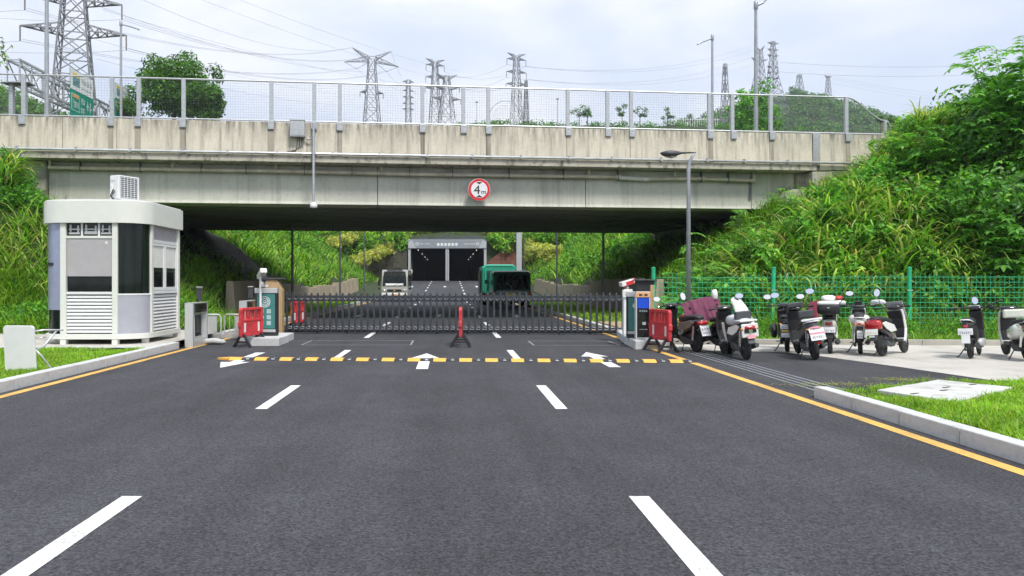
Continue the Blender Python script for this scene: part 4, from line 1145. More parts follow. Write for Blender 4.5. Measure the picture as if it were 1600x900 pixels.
# pedestrian turnstiles, swing rails
def turnstile(label, x, y, L=1.2):
    t = thing('turnstile', label, 'turnstile', (x, y, 0), group='pedestrian turnstiles')
    MB().span((-.10, 0, 0), (.10, .10, 1.06)).build('front_post', 'stainless', t, bev=.012)
    MB().span((-.08, L - .10, 0), (.08, L, 1.03)).build('rear_post', 'stainless', t, bev=.012)
    MB().span((-.09, .102, .84), (.09, L - .102, 1.045)).build('reader_panel', 'black_gloss', t, bev=.01)
    MB().span((-.10, .0, 1.062), (.10, L, 1.085)).build('top_plate', 'stainless', t, bev=.006)
    MB().span((-.08, .102, 0), (.08, L - .102, .20)).build('plinth', 'stainless', t, bev=.008)
    MB().span((-.008, .30, .24), (.008, L - .30, .82)).build('glass_leaf', 'dark_glass', t)
    MB().tube([(.03, .3, .22), (.03, .3, .80), (.03, L - .28, .80), (.03, L - .28, .22)], .02, 8).build('leaf_frame', 'stainless', t, smooth='split')
    MB().span((-.02, L * .55, 1.09), (.02, L * .55 + .04, 1.17)).build('scanner_stem', 'black_plastic', t)
    s = MB().box((0, 0, .15), (.13, .03, .30)).build('face_scanner', 'black_gloss', t, bev=.008); s.location = (.03, L * .57, 1.14); s.rotation_euler = (R(-12), 0, R(15))
    s = MB().box((0, -.03, .315), (.15, .12, .012)).build('scanner_hood', 'stainless', t); s.location = (.03, L * .57, 1.14); s.rotation_euler = (R(-12), 0, R(15))
turnstile('steel turnstile with dark reader panel just right of the booth', -6.28, 18.2)
turnstile('steel turnstile half hidden behind the left red barrier', -5.50, 20.1)
def swing(label, x0, x1, y):
    t = thing('swing_rail', label, 'swing gate', (0, y, .12), group='tubular swing rails')
    MB().tube([(x0, 0, .0), (x0, 0, .50), (x0 + .06, 0, .57), (x1 - .06, 0, .57), (x1, 0, .50), (x1, 0, .0)], .022, 8).build('tube_frame', 'conduit_steel', t, smooth='split')
    MB().span((x0 - .02, -.02, .03), (x1 + .02, .02, .07)).build('bottom_bar', 'conduit_steel', t)
    for i in range(1, 4):
        x = x0 + (x1 - x0) * i / 4; MB().tube([(x, 0, .07), (x, 0, .55)], .010, 6).build('upright', 'conduit_steel', t)
    MB().span((x0 + .30, -.012, .08), (min(x0 + .62, x1 - .1), .012, .52)).build('infill_panel', 'stainless', t)
swing('tubular steel swing rail nearer the booth', -7.05, -6.32, 20.9)
swing('tubular steel swing rail nearer the advert box', -6.22, -5.66, 20.9)
kerb('pale kerb of the footway behind the turnstiles', [(-7.2, 21.3), (-5.7, 21.3)], .14, .14, 1, L=.75)
rk = MB().loft([(-.35, 0, .06, .02, .02), (-.25, 0, .07, .14, .07), (.05, .02, .08, .17, .08), (.28, -.02, .06, .10, .06), (.34, 0, .05, .02, .02)], 10, 2.2).build('loose_stone', 'kerb_concrete', None, smooth=True)
rk.location = (-6.05, 19.3, 0); tag(rk, 'broken lump of concrete between the two turnstiles', 'stone')

# ------------------------------------------------------------------ speed bump
sb = thing('speed_bump', 'yellow and black rubber speed bump across the lanes', 'speed bump', (0, 15.1, .0), R(-3.0))
x = -4.50; per = .5215; k = 0; protos = {}
prof = [(0, 0.001), (.05, .03), (.12, .048), (.23, .048), (.30, .03), (.35, 0.001)]
while x < 4.7:
    for nm, m_ in (('yellow_segment', 'bump_yellow'), ('black_segment', 'bump_black')):
        if nm not in protos:
            o = MB().prism(prof if nm[0] == 'y' else [(a, b * .9) for a, b in prof], .004, per / 2 - .004, 'x').build(nm, m_, sb, bev=.004)
            protos[nm] = o
            if nm[0] == 'b':
                ref = MB().span((per / 4 - .03, .035, .022), (per / 4 + .03, .055, .038)).build('reflector', 'print_white', o)
                MB().lathe([(.018, 0), (.018, .004)], (per / 4, .175, .0435), 'z', 10).build('bolt_head', 'galvanised', o)
        else:
            o = copy_part(protos[nm], sb)
            for ch in protos[nm].children: copy_part(ch, o)
        o.location = (x, 0, 0); x += per / 2
MB().prism([(-4.52, 0), (-4.52, .35), (-4.78, .175)], .001, .04, 'z').build('end_cap', 'bump_yellow', sb)

# ------------------------------------------------------------------ street lamp by the scooters and the posts along the verge
sl = thing('street_lamp', 'slim grey street lamp with leaf-shaped head beside the scooters', 'street lamp', (6.97, 22.0, 0))
H = at(1075, 262, 22).z
MB().tube([(0, 0, 0), (0, 0, H), (.03, 0, H + .16), (.10, 0, H + .32), (.17, 0, H + .41)], [.072, .054, .048, .042, .035], 12).build('pole', 'mast_grey', sl, smooth=True)
MB().loft([(.22, 0, H + .44, .012, .010), (.05, 0, H + .44, .05, .022), (-.20, 0, H + .43, .06, .03), (-.40, 0, H + .41, .14, .085), (-.60, 0, H + .40, .17, .10), (-.74, 0, H + .41, .12, .06), (-.82, 0, H + .42, .03, .02)], 14, 2.2).build('lamp_head', 'charcoal', sl, smooth=True)
MB().loft([(-.36, 0, H + .33, .05, .02), (-.50, 0, H + .305, .10, .03), (-.66, 0, H + .33, .05, .02)], 10, 2.2).build('lamp_lens', 'blind_grey', sl, smooth=True)
for z in (.70, .95): MB().lathe([(.083, 0), (.083, .05)], (0, 0, z), 'z', 14).build('reflective_band', 'print_white', sl, smooth='split')
MB().box((0, 0, .015), (.3, .3, .03)).build('base_plate', 'mast_grey', sl)
def verge_post(x, Y, top, label, r=.055, m='dark_shaded_steel'):
    z0 = float(rise(Y)) + .1
    t = thing('lamp_post', label, 'lamp post', (x, Y, z0))
    MB().tube([(0, 0, 0), (0, 0, top - z0)], [r * 1.2, r], 8).build('pole', m, t, smooth='split')
    MB().box((0, 0, .02), (.3, .3, .04)).build('base_plate', m, t)
    if top > 5: MB().loft([(.05, 0, top - z0, .05, .03), (-.4, 0, top - z0 + .06, .12, .05), (-.75, 0, top - z0 + .04, .03, .02)], 8).build('lamp_head', m, t, smooth=True)
verge_post(7.75, 38.0, ZG - .005, 'grey post right of the road directly under the overpass')
verge_post(-7.9, 38.0, ZG - .005, 'dark post left of the road directly under the overpass')
verge_post(-7.95, 55, 6.5, 'dark lamp post behind the overpass, second along the left verge')
verge_post(-7.95, 70.5, 6.9, 'thin dark lamp post behind the overpass, third along the left verge')
verge_post(7.72, 54.2, 6.5, 'dark lamp post behind the overpass, second along the right verge')
verge_post(7.7, 78, 7.1, 'thin grey lamp post behind the overpass, third along the right verge')

# ------------------------------------------------------------------ green mesh fence behind the scooters
gf = thing('mesh_fence', 'green welded mesh fence in front of the overgrown slope', 'fence', (0, 0, 0))
fx = [at(1021, 420, 22.2).x, 9.45, 13.25, 17.0, 20.8]
fy = [22.2, 22.0, 21.75, 21.4, 21.0]
for i in range(5):
    h = 1.98
    pts = [(fx[i], fy[i], 0), (fx[i] - (.05 if i == 1 else 0), fy[i], .5), (fx[i] - (.02 if i == 1 else 0), fy[i], 1.0), (fx[i], fy[i], h)]
    p_ = MB().tube(pts, .06, 8).build('fence_post', 'fence_green', gf, smooth='split')
    MB().lathe([(.065, 0), (.065, .03), (.02, .05)], (fx[i], fy[i], h), 'z', 8).build('post_cap', 'fence_green', p_)
    for z in (1.35,): MB().box((fx[i], fy[i] - .045, z), (.16, .02, .03)).build('clip', 'galvanised', p_)
for i in range(4):
    mb = MB(); L_ = math.hypot(fx[i + 1] - fx[i], fy[i + 1] - fy[i])
    sag = lambda x: 1.80 + .03 * math.sin(x * 3 + i) + .05 * math.cos(x / L_ * 6.28)
    wires(mb, .05, L_ - .05, .12, sag, .125, .15, .0075, 0)
    a = math.atan2(fy[i + 1] - fy[i], fx[i + 1] - fx[i])
    o = mb.build('mesh_panel', 'fence_green', gf); o.location = (fx[i], fy[i], 0); o.rotation_euler = (0, 0, a)
# planks stacked by the kiosk
tm = thing('timber_pile', 'pile of old timber planks behind the leftmost scooter', 'timber pile', (5.95, 20.3, .02), R(8))
for i in range(13):
    lz = i // 3
    o = MB().box((0, 0, 0), (random.uniform(1.0, 1.5), .13, .05)).build('plank', 'timber', tm, bev=.006)
    o.location = (random.uniform(-.1, .1), (i % 3) * .17 - .17 + random.uniform(-.03, .03), .04 + lz * .11 + random.uniform(0, .02)); o.rotation_euler = (0, random.uniform(-.04, .04), random.uniform(-.12, .12))
o = MB().box((0, 0, 0), (1.2, .08, .04)).build('plank', 'kiosk_orange', tm); o.location = (-.1, -.25, .62); o.rotation_euler = (0, R(14), R(-5))

# ------------------------------------------------------------------ scooters (local: x forward, origin under the rear wheel)
def wheel(t, x, r, w, parent=None):
    ty = MB().lathe([(r * .66, -w * .42), (r * .82, -w * .5), (r * .95, -w * .36), (r, 0), (r * .95, w * .36), (r * .82, w * .5), (r * .66, w * .42)], (x, 0, r), 'y', 26).build('tyre', 'rubber', t, smooth='split')
    MB().lathe([(r * .20, -w * .44), (r * .60, -w * .30), (r * .66, -w * .42), (r * .66, w * .42), (r * .60, w * .30), (r * .20, w * .44)], (x, 0, r), 'y', 20).build('rim', 'charcoal', ty, smooth='split')
    MB().tube([(x, -w * .9, r), (x, w * .9, r)], .018, 8).build('axle', 'chrome', ty)
    return ty
def mirrors(t, m_top=1.30, spread=.36, which=(1, -1), shape=.075, x=.96, zb=1.04):
    for s in which:
        z = m_top - .07 + (.02 if s > 0 else 0)
        st = MB().tube([(x, s * .20, zb), (x - .01, s * .27, zb + .10), (x - .02, s * spread, z)], .0075, 6).build('mirror_stem', 'black_plastic', t, smooth=True)
        for nm, mm_, pr in (('mirror_shell', 'black_gloss', [(shape * .5, .035), (shape * .95, .015), (shape, 0), (shape * .97, -.006)]), ('mirror_glass', 'mirror_face', [(shape * .92, -.010), (shape * .92, -.008)])):
            q_ = MB().lathe(pr, (0, 0, 0), 'x', 18).build(nm, mm_, st, smooth='split')
            q_.location = (x - .02, s * spread, z); q_.rotation_euler = (0, R(17), 0); q_.scale = (1, 1.25 if shape < .08 else .8, .85 if shape < .08 else 1.15)
def plate(t, x, z, w, h, tilt, m='plate_white', rows=((0, 5),), ink='ink', band=None):
    """registration plate on the tail, facing backwards"""
    p = MB().span((-.004, -w / 2, -h / 2), (.004, w / 2, h / 2)).build('number_plate', m, t, bev=.003)
    p.location = (x, 0, z); p.rotation_euler = (0, R(tilt), 0)
    mb = MB(); rnd_ = random.Random(int(x * 997 + z * 313 + w * 71))
    for k, n in rows:
        tmp = MB(); hh = h / (len(rows) + .8) ; glyphs(tmp, -w * .42, -h * .5 + h * .12 + k * hh, w * .84, hh * .75, n, 0, rnd_, .001)
        mb.add([(-.0055 + v[1], -v[0], v[2]) for v in tmp.v], tmp.f)
    mb.build('plate_print', ink, p)
    if band:
        MB().span((-.0052, -w / 2 + .004, band[0] * h), (-.0042, w / 2 - .004, band[1] * h)).build('plate_band', band[2], p)
    return p
def scooter(label, pos, rz, lean=-5, body='black_gloss', side=None, front=None, seat='seat_vinyl', tail=(.20, .07), tailmat='tail_red', rack='chrome', wb=1.24, r=.235, fender='black_plastic', slim=.88, has_mirrors=True, mt=1.30, steer=0):
    t = thing('scooter', label, 'scooter', (pos[0], pos[1], 0), R(rz), 'scooters parked along the right')
    t.rotation_euler = (R(lean), 0, R(rz))
    front = front or body; side = side or body; k = slim
    wheel(t, 0, r, .105 * k + .01)
    f_ = wheel(t, wb, r, .09 * k)
    # swing-arm, engine block, exhaust
    MB().prism([(-.03, r - .05), (.06, r + .06), (.42, .36), (.48, .24), (.30, .17)], .065, .15 * k + .01, 'y').build('drive_case', 'charcoal', t, bev=.02)
    MB().tube([(.35, -.12, .22), (.10, -.15, .23), (-.05, -.155, .27), (-.22, -.16, .30)], [.03, .045, .055, .045], 10).build('muffler', 'charcoal', t, smooth='split')
    MB().loft([(.10, 0, .36, .09 * k, .08), (.35, 0, .33, .12 * k, .13), (.60, 0, .32, .12 * k, .10)], 12).build('engine', 'black_plastic', t, smooth=True)
    MB().tube([(-.06, .14 * k, r + .05), (-.13, .13 * k, .62)], .03, 10).build('shock', 'chrome', t, smooth='split')
    # main shells
    MB().loft([(-.34, 0, .70, .06 * k, .035), (-.27, 0, .685, .125 * k, .085), (-.10, 0, .645, .165 * k, .125), (.15, 0, .585, .185 * k, .165), (.40, 0, .51, .175 * k, .18), (.58, 0, .42, .13 * k, .13), (.66, 0, .36, .10 * k, .07)], 20, 3.0).build('rear_body', body, t, smooth=True)
    if side != body:
        for s in (1, -1):
            MB().prism([(-.24, .70), (-.05, .74), (.38, .66), (.50, .52), (.20, .50), (-.05, .58)], s * .172 * k, s * .196 * k, 'y').build('side_panel', side, t, bev=.012)
    MB().loft([(-.26, 0, .785, .085 * k, .03), (-.15, 0, .805, .125 * k, .055), (.10, 0, .79, .14 * k, .06), (.30, 0, .765, .13 * k, .06), (.52, 0, .735, .10 * k, .055), (.60, 0, .70, .05 * k, .03)], 18, 2.8).build('seat', seat, t, smooth=True)
    MB().span((.56, -.15 * k, .27), (.98, .15 * k, .33)).build('footboard', 'black_plastic', t, bev=.02)
    MB().prism([(.90, .27), (1.00, .26), (1.13, .52), (1.10, .80), (1.04, .98), (.96, .98), (1.01, .80), (1.03, .55)], -.19 * k, .19 * k, 'y').build('leg_shield', front, t, bev=.035, seg=3)
    MB().prism([(.93, .32), (1.02, .55), (1.0, .80), (.94, .96), (.915, .95), (.97, .78), (.985, .56)], -.165 * k, .165 * k, 'y').build('inner_shield', 'black_plastic', t, bev=.015)
    MB().loft([(.86, 0, 1.02, .10, .03), (.93, 0, 1.035, .15, .05), (1.02, 0, 1.03, .15, .065), (1.11, 0, 1.0, .10, .05), (1.15, 0, .98, .04, .02)], 16, 2.6).build('handlebar_cowl', 'black_gloss' if body != 'white_gloss' else 'charcoal', t, smooth=True)
    MB().tube([(.86, -.36, 1.03), (.92, -.22, 1.035), (.94, 0, 1.03), (.92, .22, 1.035), (.86, .36, 1.03)], .014, 8).build('handlebar', 'black_plastic', t, smooth=True)
    for s in (1, -1):
        MB().tube([(.895, s * .27, 1.033), (.855, s * .37, 1.03)], .021, 8).build('grip', 'rubber', t, smooth='split')
        MB().tube([(.93, s * .25, 1.04), (.945, s * .36, 1.03)], .007, 6).build('brake_lever', 'chrome', t)
    # front end
    for s in (1, -1): MB().tube([(wb, s * .065, r), (1.10, s * .055, .62)], .022, 8).build('fork_leg', 'chrome', t, smooth='split')
    n = 9; V = []
    for i in range(n):
        a = R(25 + 130 * i / (n - 1)); rr_ = r * 1.10
        for w_, dz in ((-.07 * k, -.015), (-.04 * k, .006), (.04 * k, .006), (.07 * k, -.015)): V.append((wb + math.cos(a) * (rr_ + dz), w_, r + math.sin(a) * (rr_ + dz)))
    MB().add(V, [(i * 4 + j, i * 4 + j + 1, i * 4 + j + 5, i * 4 + j + 4) for i in range(n - 1) for j in range(3)]).build('front_mudguard', front, t, smooth=True)
    # tail
    MB().loft([(-.385, 0, .675, tail[0] * .40 * k, tail[1] * .35), (-.355, 0, .68, tail[0] * .52 * k, tail[1] * .55), (-.25, 0, .68, tail[0] * .58 * k, tail[1] * .62)], 16, 3.2).build('tail_light', tailmat, t, smooth=True)
    for s in ((1, -1) if len(label) % 3 == 0 else ()): MB().loft([(-.36, s * (tail[0] * .52 + .05) * k, .655, .02, .016), (-.30, s * (tail[0] * .52 + .05) * k, .66, .035, .024)], 10).build('turn_signal', 'amber_lens', t, smooth=True)
    MB().add([(-.30, -.085 * k, .62), (-.30, .085 * k, .62), (-.40, .08 * k, .36), (-.40, -.08 * k, .36), (-.24, -.085 * k, .60), (-.24, .085 * k, .60), (-.37, .08 * k, .34), (-.37, -.08 * k, .34)],
             [(0, 1, 2, 3), (7, 6, 5, 4), (0, 4, 5, 1), (1, 5, 6, 2), (2, 6, 7, 3), (3, 7, 4, 0)]).build('rear_mudguard', fender, t, bev=.012)
    if rack:
        MB().tube([(-.05, .15 * k, .76), (-.28, .13 * k, .80), (-.36, .06, .815), (-.36, -.06, .815), (-.28, -.13 * k, .80), (-.05, -.15 * k, .76)], .014, 8).build('grab_rail', rack, t, smooth=True)
    MB().tube([(.30, .11, .24), (.22, .24, .035), (.16, .27, .02)], .011, 6).build('kick_stand', 'black_plastic', t, smooth=True)
    for s in (1, -1):
        MB().tube([(.90, s * .24, 1.04), (1.0, s * .20, 1.10), (1.08, s * .08, .98)], .007, 5).build('cable', 'ink_black', t, smooth=True)
        MB().tube([(.52, s * .15 * k, .22), (.50, s * .25 * k, .215)], .014, 6).build('foot_peg', 'black_plastic', t)
    MB().prism([(.05, .70), (.40, .60), (.41, .615), (.06, .715)], -.19 * k, .19 * k, 'y').build('body_seam', 'ink_black', t)
    if has_mirrors: mirrors(t, mt)
    return t
def drape(t, name, m, pts, th=.012, fold=.018, seed=0):
    """cloth sheet through a grid of points (rows of equal length), with folds"""
    rn = random.Random(seed); rows = len(pts); cols = len(pts[0]); K = 4
    V = []; NR = (rows - 1) * K + 1; NC = (cols - 1) * K + 1
    for i in range(NR):
        for j in range(NC):
            u, v = i / K, j / K; a, b = min(int(u), rows - 2), min(int(v), cols - 2); fu, fv = u - a, v - b
            p = (Vector(pts[a][b]) * (1 - fu) * (1 - fv) + Vector(pts[a + 1][b]) * fu * (1 - fv) + Vector(pts[a][b + 1]) * (1 - fu) * fv + Vector(pts[a + 1][b + 1]) * fu * fv)
            w = math.sin(j * 1.35 + seed + i * .22) * fold * (.3 + i / NR) + rn.uniform(-.003, .003)
            V.append((p.x - w * 1.6, p.y + w * .5, p.z + w * .5 + (math.sin(j * .9 + seed) * .03 if i == NR - 1 else 0)))
    F = [(i * NC + j, i * NC + j + 1, (i + 1) * NC + j + 1, (i + 1) * NC + j) for i in range(NR - 1) for j in range(NC - 1)]
    o = MB().add(V, F).build(name, m, t, smooth=True)
    md = o.modifiers.new('solid', 'SOLIDIFY'); md.thickness = th
    md = o.modifiers.new('sub', 'SUBSURF'); md.levels = 1; md.render_levels = 1
    return o

t = scooter('black and olive scooter with a red helmet, leftmost of the parked scooters', (5.62, 17.15), 104, -4, side='olive_silver', rack=None, tail=(.26, .09), fender='black_plastic', has_mirrors=False)
mirrors(t, 1.26, .40, (1,)); plate(t, -.40, .52, .22, .26, 22, rows=((0, 5), (1, 3)))
hm = thing('helmet', 'small red helmet on the leftmost scooter', 'helmet', (5.52, 17.72, .60), R(104))
MB().loft([(-.13, 0, .115, .05, .05), (-.09, 0, .12, .105, .10), (0, 0, .13, .125, .125), (.09, 0, .12, .10, .10), (.13, 0, .10, .04, .04)], 16, 2.1).build('shell', 'red_gloss', hm, smooth=True)
MB().tube([(0, -.1, .07), (.02, -.06, -.04), (.02, .06, -.04), (0, .1, .07)], .008, 6).build('chin_strap', 'black_plastic', hm)
MB().loft([(.10, 0, .09, .09, .012), (.17, 0, .075, .06, .008)], 10).build('peak', 'red_gloss', hm, smooth=True)

t = scooter('dark scooter draped with a maroon rain cape, second from the left', (6.22, 16.75), 104, -6, body='black_gloss', rack='chrome', tail=(.18, .06), has_mirrors=False)
mirrors(t, 1.36, .46, (1,), .085); plate(t, -.39, .50, .22, .13, 18, rows=((0, 6),))
cape = []
for i, (xr, zr, zs) in enumerate(((1.12, 1.13, .02), (.90, 1.19, .10), (.78, 1.00, .14), (.68, .80, .10), (.56, .64, .12))):
    row = []
    for j in range(9):
        y_ = .52 - j * .125; u_ = abs(j - 4) / 4
        row.append((xr + (.055 if j % 2 else -.055) * (i / 4) + .05 * u_, y_ * (1 - .03 * i), zr - zs * u_ ** 2 + (.05 * math.sin(j * 2.1) if i == 4 else 0) + .012 * j))
    cape.append(row)
drape(t, 'rain_cape', 'maroon_cloth', cape, fold=.012, seed=2)
MB().loft([(.86, -.36, 1.24, .04, .08), (.90, -.36, 1.26, .075, .13), (.96, -.36, 1.27, .06, .11)], 12, 3).build('hand_guard', 'white_plastic', t, smooth=True)

t = scooter('white and charcoal scooter with pale wind apron, nearest the yellow line', (6.10, 15.5), 90, -6, body='charcoal', side='white_gloss', seat='grey_cloth', rack='white_plastic', tail=(.24, .08), fender='charcoal', has_mirrors=False)
mirrors(t, 1.33, .34, (-1,)); 
MB().span((-.33, -.18, .80), (-.02, .18, .835)).build('luggage_rack', 'white_plastic', t, bev=.012)
MB().span((-.355, -.17, .48), (-.315, .17, .76)).build('tail_cover', 'white_gloss', t, bev=.02)
MB().span((-.372, -.12, .58), (-.356, .12, .66)).build('tail_grille', 'black_plastic', t, bev=.01)
MB().lathe([(.045, 0), (.04, -.012)], (-.373, 0, .62), 'x', 14).build('tail_emblem', 'chrome', t)
MB().span((-.10, -.16, .84), (.02, .16, 1.00)).build('cargo_box', 'charcoal', t, bev=.015)
MB().loft([(.02, .05, .80, .10, .06), (.15, .06, .82, .17, .12), (.40, .05, .80, .15, .11), (.50, .03, .78, .06, .05)], 14).build('seat_cushion', 'grey_cloth', t, smooth=True)
drape(t, 'wind_apron', 'white_cloth', [[(.98, -.16, 1.20), (1.02, -.26, 1.25), (.95, -.36, 1.19)], [(.86, -.16, 1.04), (.84, -.32, 1.08), (.86, -.46, 1.0)], [(.70, -.15, .84), (.60, -.34, .80), (.66, -.48, .76)], [(.58, -.17, .60), (.44, -.36, .54), (.46, -.50, .48)]], fold=.035, seed=5)
drape(t, 'leg_cover', 'cream_gloss', [[(.62, .22, .76), (.5, .21, .76)], [(.58, .22, .55), (.46, .21, .55)], [(.50, .20, .34), (.46, .19, .36)]], seed=1, fold=.004)
plate(t, -.385, .50, .16, .08, 20, 'pink_print', rows=())

t = scooter('all-black scooter with white and yellow plates beside the second fence post', (7.68, 17.15), 67, -3, body='black_plastic', rack='black_plastic', tail=(.16, .05), tailmat='black_gloss')
plate(t, -.375, .60, .25, .11, 12, rows=((0, 7),)); plate(t, -.395, .50, .20, .05, 14, 'plate_yellow', rows=((0, 6),)); plate(t, -.42, .41, .22, .10, 18, rows=((0, 6),))
MB().loft([(-.2, .25, .50, .03, .05), (-.1, .26, .48, .07, .14), (.15, .26, .50, .08, .17), (.30, .25, .50, .04, .08)], 12, 3).build('pannier', 'black_plastic', t, smooth=True)

t = scooter('dark leaning scooter with big pink and white plate in the middle cluster', (7.52, 15.5), 80, -9, body='charcoal', rack='white_plastic', tail=(.22, .05), tailmat='pink_print', fender='charcoal', mt=1.42)
plate(t, -.42, .56, .28, .26, 22, rows=((0, 6), (2, 5)), band=(-.02, .14, 'pink_print'))
MB().span((-.22, -.20, .815), (-.15, .20, .86)).build('rear_handle', 'white_plastic', t, bev=.012)
MB().span((.12, -.15, .86), (.18, .15, 1.02)).build('back_pad', 'charcoal', t, bev=.02)
MB().box((-.43, 0, .38), (.02, .09, .04)).build('reflector', 'tail_red', t, bev=.004)
MB().span((.84, -.17, 1.06), (.92, .17, 1.16)).build('phone_mount', 'charcoal', t, bev=.02)

t = scooter('cream scooter with black and white top box in the middle cluster', (8.50, 16.85), 63, -2, body='cream_gloss', rack='black_plastic', tail=(.16, .06), has_mirrors=False)
mirrors(t, 1.38, .44, (-1,), .07); plate(t, -.40, .55, .24, .13, 12, rows=((0, 6),))
tb_ = MB().loft([(-.52, 0, 1.0, .16, .09), (-.49, 0, 1.0, .21, .12), (-.30, 0, 1.0, .23, .13), (-.10, 0, 1.0, .22, .12), (-.07, 0, 1.0, .17, .09)], 20, 4).build('top_box', 'black_plastic', t, smooth=True)
MB().loft([(-.515, 0, 1.12, .16, .02), (-.48, 0, 1.125, .205, .045), (-.30, 0, 1.13, .225, .055), (-.11, 0, 1.125, .21, .045), (-.08, 0, 1.12, .16, .02)], 20, 3.4).build('top_box_lid', 'white_gloss', tb_, smooth=True)
MB().box((-.522, 0, 1.03), (.02, .05, .03)).build('box_latch', 'chrome', tb_, bev=.004)
drape(t, 'wind_apron', 'maroon_dark', [[(.95, .42, 1.14), (.92, .18, 1.18)], [(.75, .44, .98), (.70, .2, 1.0)], [(.55, .40, .70), (.5, .2, .72)]], seed=9)
MB().loft([(.55, -.02, 1.17, .08, .03), (.68, 0, 1.21, .16, .08), (.85, 0, 1.2, .12, .06)], 12).build('plastic_bag', 'white_cloth', t, smooth=True)
MB().loft([(.60, -.20, 1.20, .04, .03), (.68, -.22, 1.22, .08, .05), (.78, -.22, 1.2, .04, .03)], 10).build('red_bag', 'red_plastic', t, smooth=True)

t = scooter('slim white scooter with white hand guards and black seat top', (9.12, 16.75), 62, -2, body='white_gloss', slim=.8, r=.21, wb=1.12, rack='white_plastic', tail=(.10, .04), has_mirrors=False, fender='black_plastic')
MB().loft([(-.30, 0, .78, .09, .05), (-.22, 0, .77, .20, .11), (.0, 0, .77, .22, .12), (.2, 0, .76, .15, .09)], 16, 2.4).build('tail_pod', 'white_gloss', t, smooth=True)
MB().loft([(-.31, 0, .82, .08, .04), (-.2, 0, .85, .12, .07), (.1, 0, .86, .12, .06)], 14, 2.4).build('seat_pad', 'seat_vinyl', t, smooth=True)
plate(t, -.415, .45, .11, .17, 14, rows=((0, 3), (1, 3)))
for s in (1, -1):
    g_ = MB().loft([(.86, s * .52, 1.10, .04, .035), (.90, s * .44, 1.12, .10, .055), (.98, s * .34, 1.12, .09, .05), (1.02, s * .28, 1.08, .03, .03)], 14, 2.6).build('hand_guard', 'white_plastic', t, smooth=True)
MB().box((.92, 0, 1.08), (.10, .16, .14)).build('instrument', 'black_gloss', t, bev=.02)

t = scooter('white and black scooter with large red tail light, turned to the right', (9.30, 16.2), 40, -7, body='black_gloss', side='white_gloss', front='white_gloss', rack='black_plastic', tail=(.34, .20), fender='charcoal', has_mirrors=False)
mirrors(t, 1.44, .30, (1,), .085); plate(t, -.415, .53, .24, .13, 16, rows=((0, 5),), ink='plate_yellow')
MB().prism([(1.06, .98), (1.16, .80), (1.18, .80), (1.02, 1.16), (.99, 1.16)], -.17, .17, 'y').build('windscreen', 'blind_grey', t, bev=.01)
MB().box((-.43, 0, .44), (.02, .10, .04)).build('reflector', 'print_white', t)

t = scooter('small black moped with two white plates, alone by the fence', (10.88, 15.75), 47, -4, body='black_plastic', slim=.66, r=.20, wb=1.05, rack='white_plastic', tail=(.14, .05), has_mirrors=False, fender='white_plastic')
plate(t, -.385, .575, .26, .13, 6, rows=((0, 6),)); plate(t, -.405, .42, .15, .17, 8, rows=())
MB().tube([(.90, -.20, 1.03), (.90, -.34, 1.10), (.84, -.52, 1.17)], .016, 8).tube([(.90, .2, 1.03), (.86, .36, 1.03), (.80, .50, 1.0)], .016, 8).build('wide_handlebar', 'black_plastic', t, smooth=True)
MB().box((.93, 0, 1.06), (.06, .20, .05)).build('display', 'plate_white', t, bev=.01)
MB().loft([(-.2, -.19, .34, .03, .05), (-.05, -.20, .34, .05, .08), (.25, -.2, .33, .05, .08), (.35, -.19, .33, .02, .03)], 12, 3).build('side_cover', 'stainless', t, smooth=True)

t = scooter('pale cream scooter cut by the right edge of the frame', (11.72, 15.3), 70, -3, body='black_gloss', side='cream_gloss', front='cream_gloss', rack='chrome', tail=(.30, .10), has_mirrors=False)
mirrors(t, 1.27, .60, (1,), .08); plate(t, -.40, .56, .22, .13, 12, rows=((0, 6),)); plate(t, -.43, .42, .14, .16, 14, rows=())
MB().loft([(-.20, 0, .62, .20, .10), (.05, 0, .60, .245, .17), (.35, 0, .54, .23, .16), (.5, 0, .48, .15, .10)], 16, 2.6).build('side_shell', 'cream_gloss', t, smooth=True)
MB().span((.55, -.20, .84), (.66, .20, 1.02)).build('child_seat', 'cream_gloss', t, bev=.03)

# ------------------------------------------------------------------ tunnel portal
PY = 103.0; PB = 1.69
pt = thing('tunnel_portal', 'grey panelled tunnel portal with two dark bores at the end of the road', 'tunnel portal', (-.27, PY, PB))
W2, HT, HB = 5.33, 5.62, 4.42
hp_ = [(-W2, 0), (W2, 0), (W2, HT - HB - .25), (W2 - .25, HT - HB), (-W2, HT - HB)]
MB().prism([(x, z + HB) for x, z in hp_], -.45, .9, 'y').build('header_beam', 'portal_panel', pt, bev=.03)
for s in (-1, 1):
    MB().prism([(s * W2 * .995, HB + .03), (s * W2 * .995, HT - .3), (s * (W2 - .55), HT - .06), (s * (W2 - 1.1), HB + .03)], -.47, -.44, 'y').build('corner_panel', 'portal_light', pt)
    MB().span((s * W2 - .0 if s < 0 else W2 - .34, -.3, 0), (-W2 + .34 if s < 0 else W2, .9, HB - .004)).build('side_column', 'portal_light', pt, bev=.02)
MB().span((-.24, -.3, 0), (.24, .9, HB - .004)).build('centre_column', 'portal_light', pt, bev=.02)
MB().span((-.05, -.33, 0), (.05, -.302, HB - .01)).build('column_groove', 'portal_panel', pt)
rn = random.Random(11)
zc = HB + .60
for i in range(6):
    x = -1.22 + i * .49
    if i in (0, 5): MB().lathe([(.21, 0), (.21, -.03)], (x, -.452, zc - .06), 'y', 20).build('sign_disc', 'print_white', pt)
    else: MB().prism([(u + x, w + zc - .27) for u, w in rrect(.36, .40, .08, 3)], -.482, -.452, 'y').build('sign_tile', 'print_white', pt)
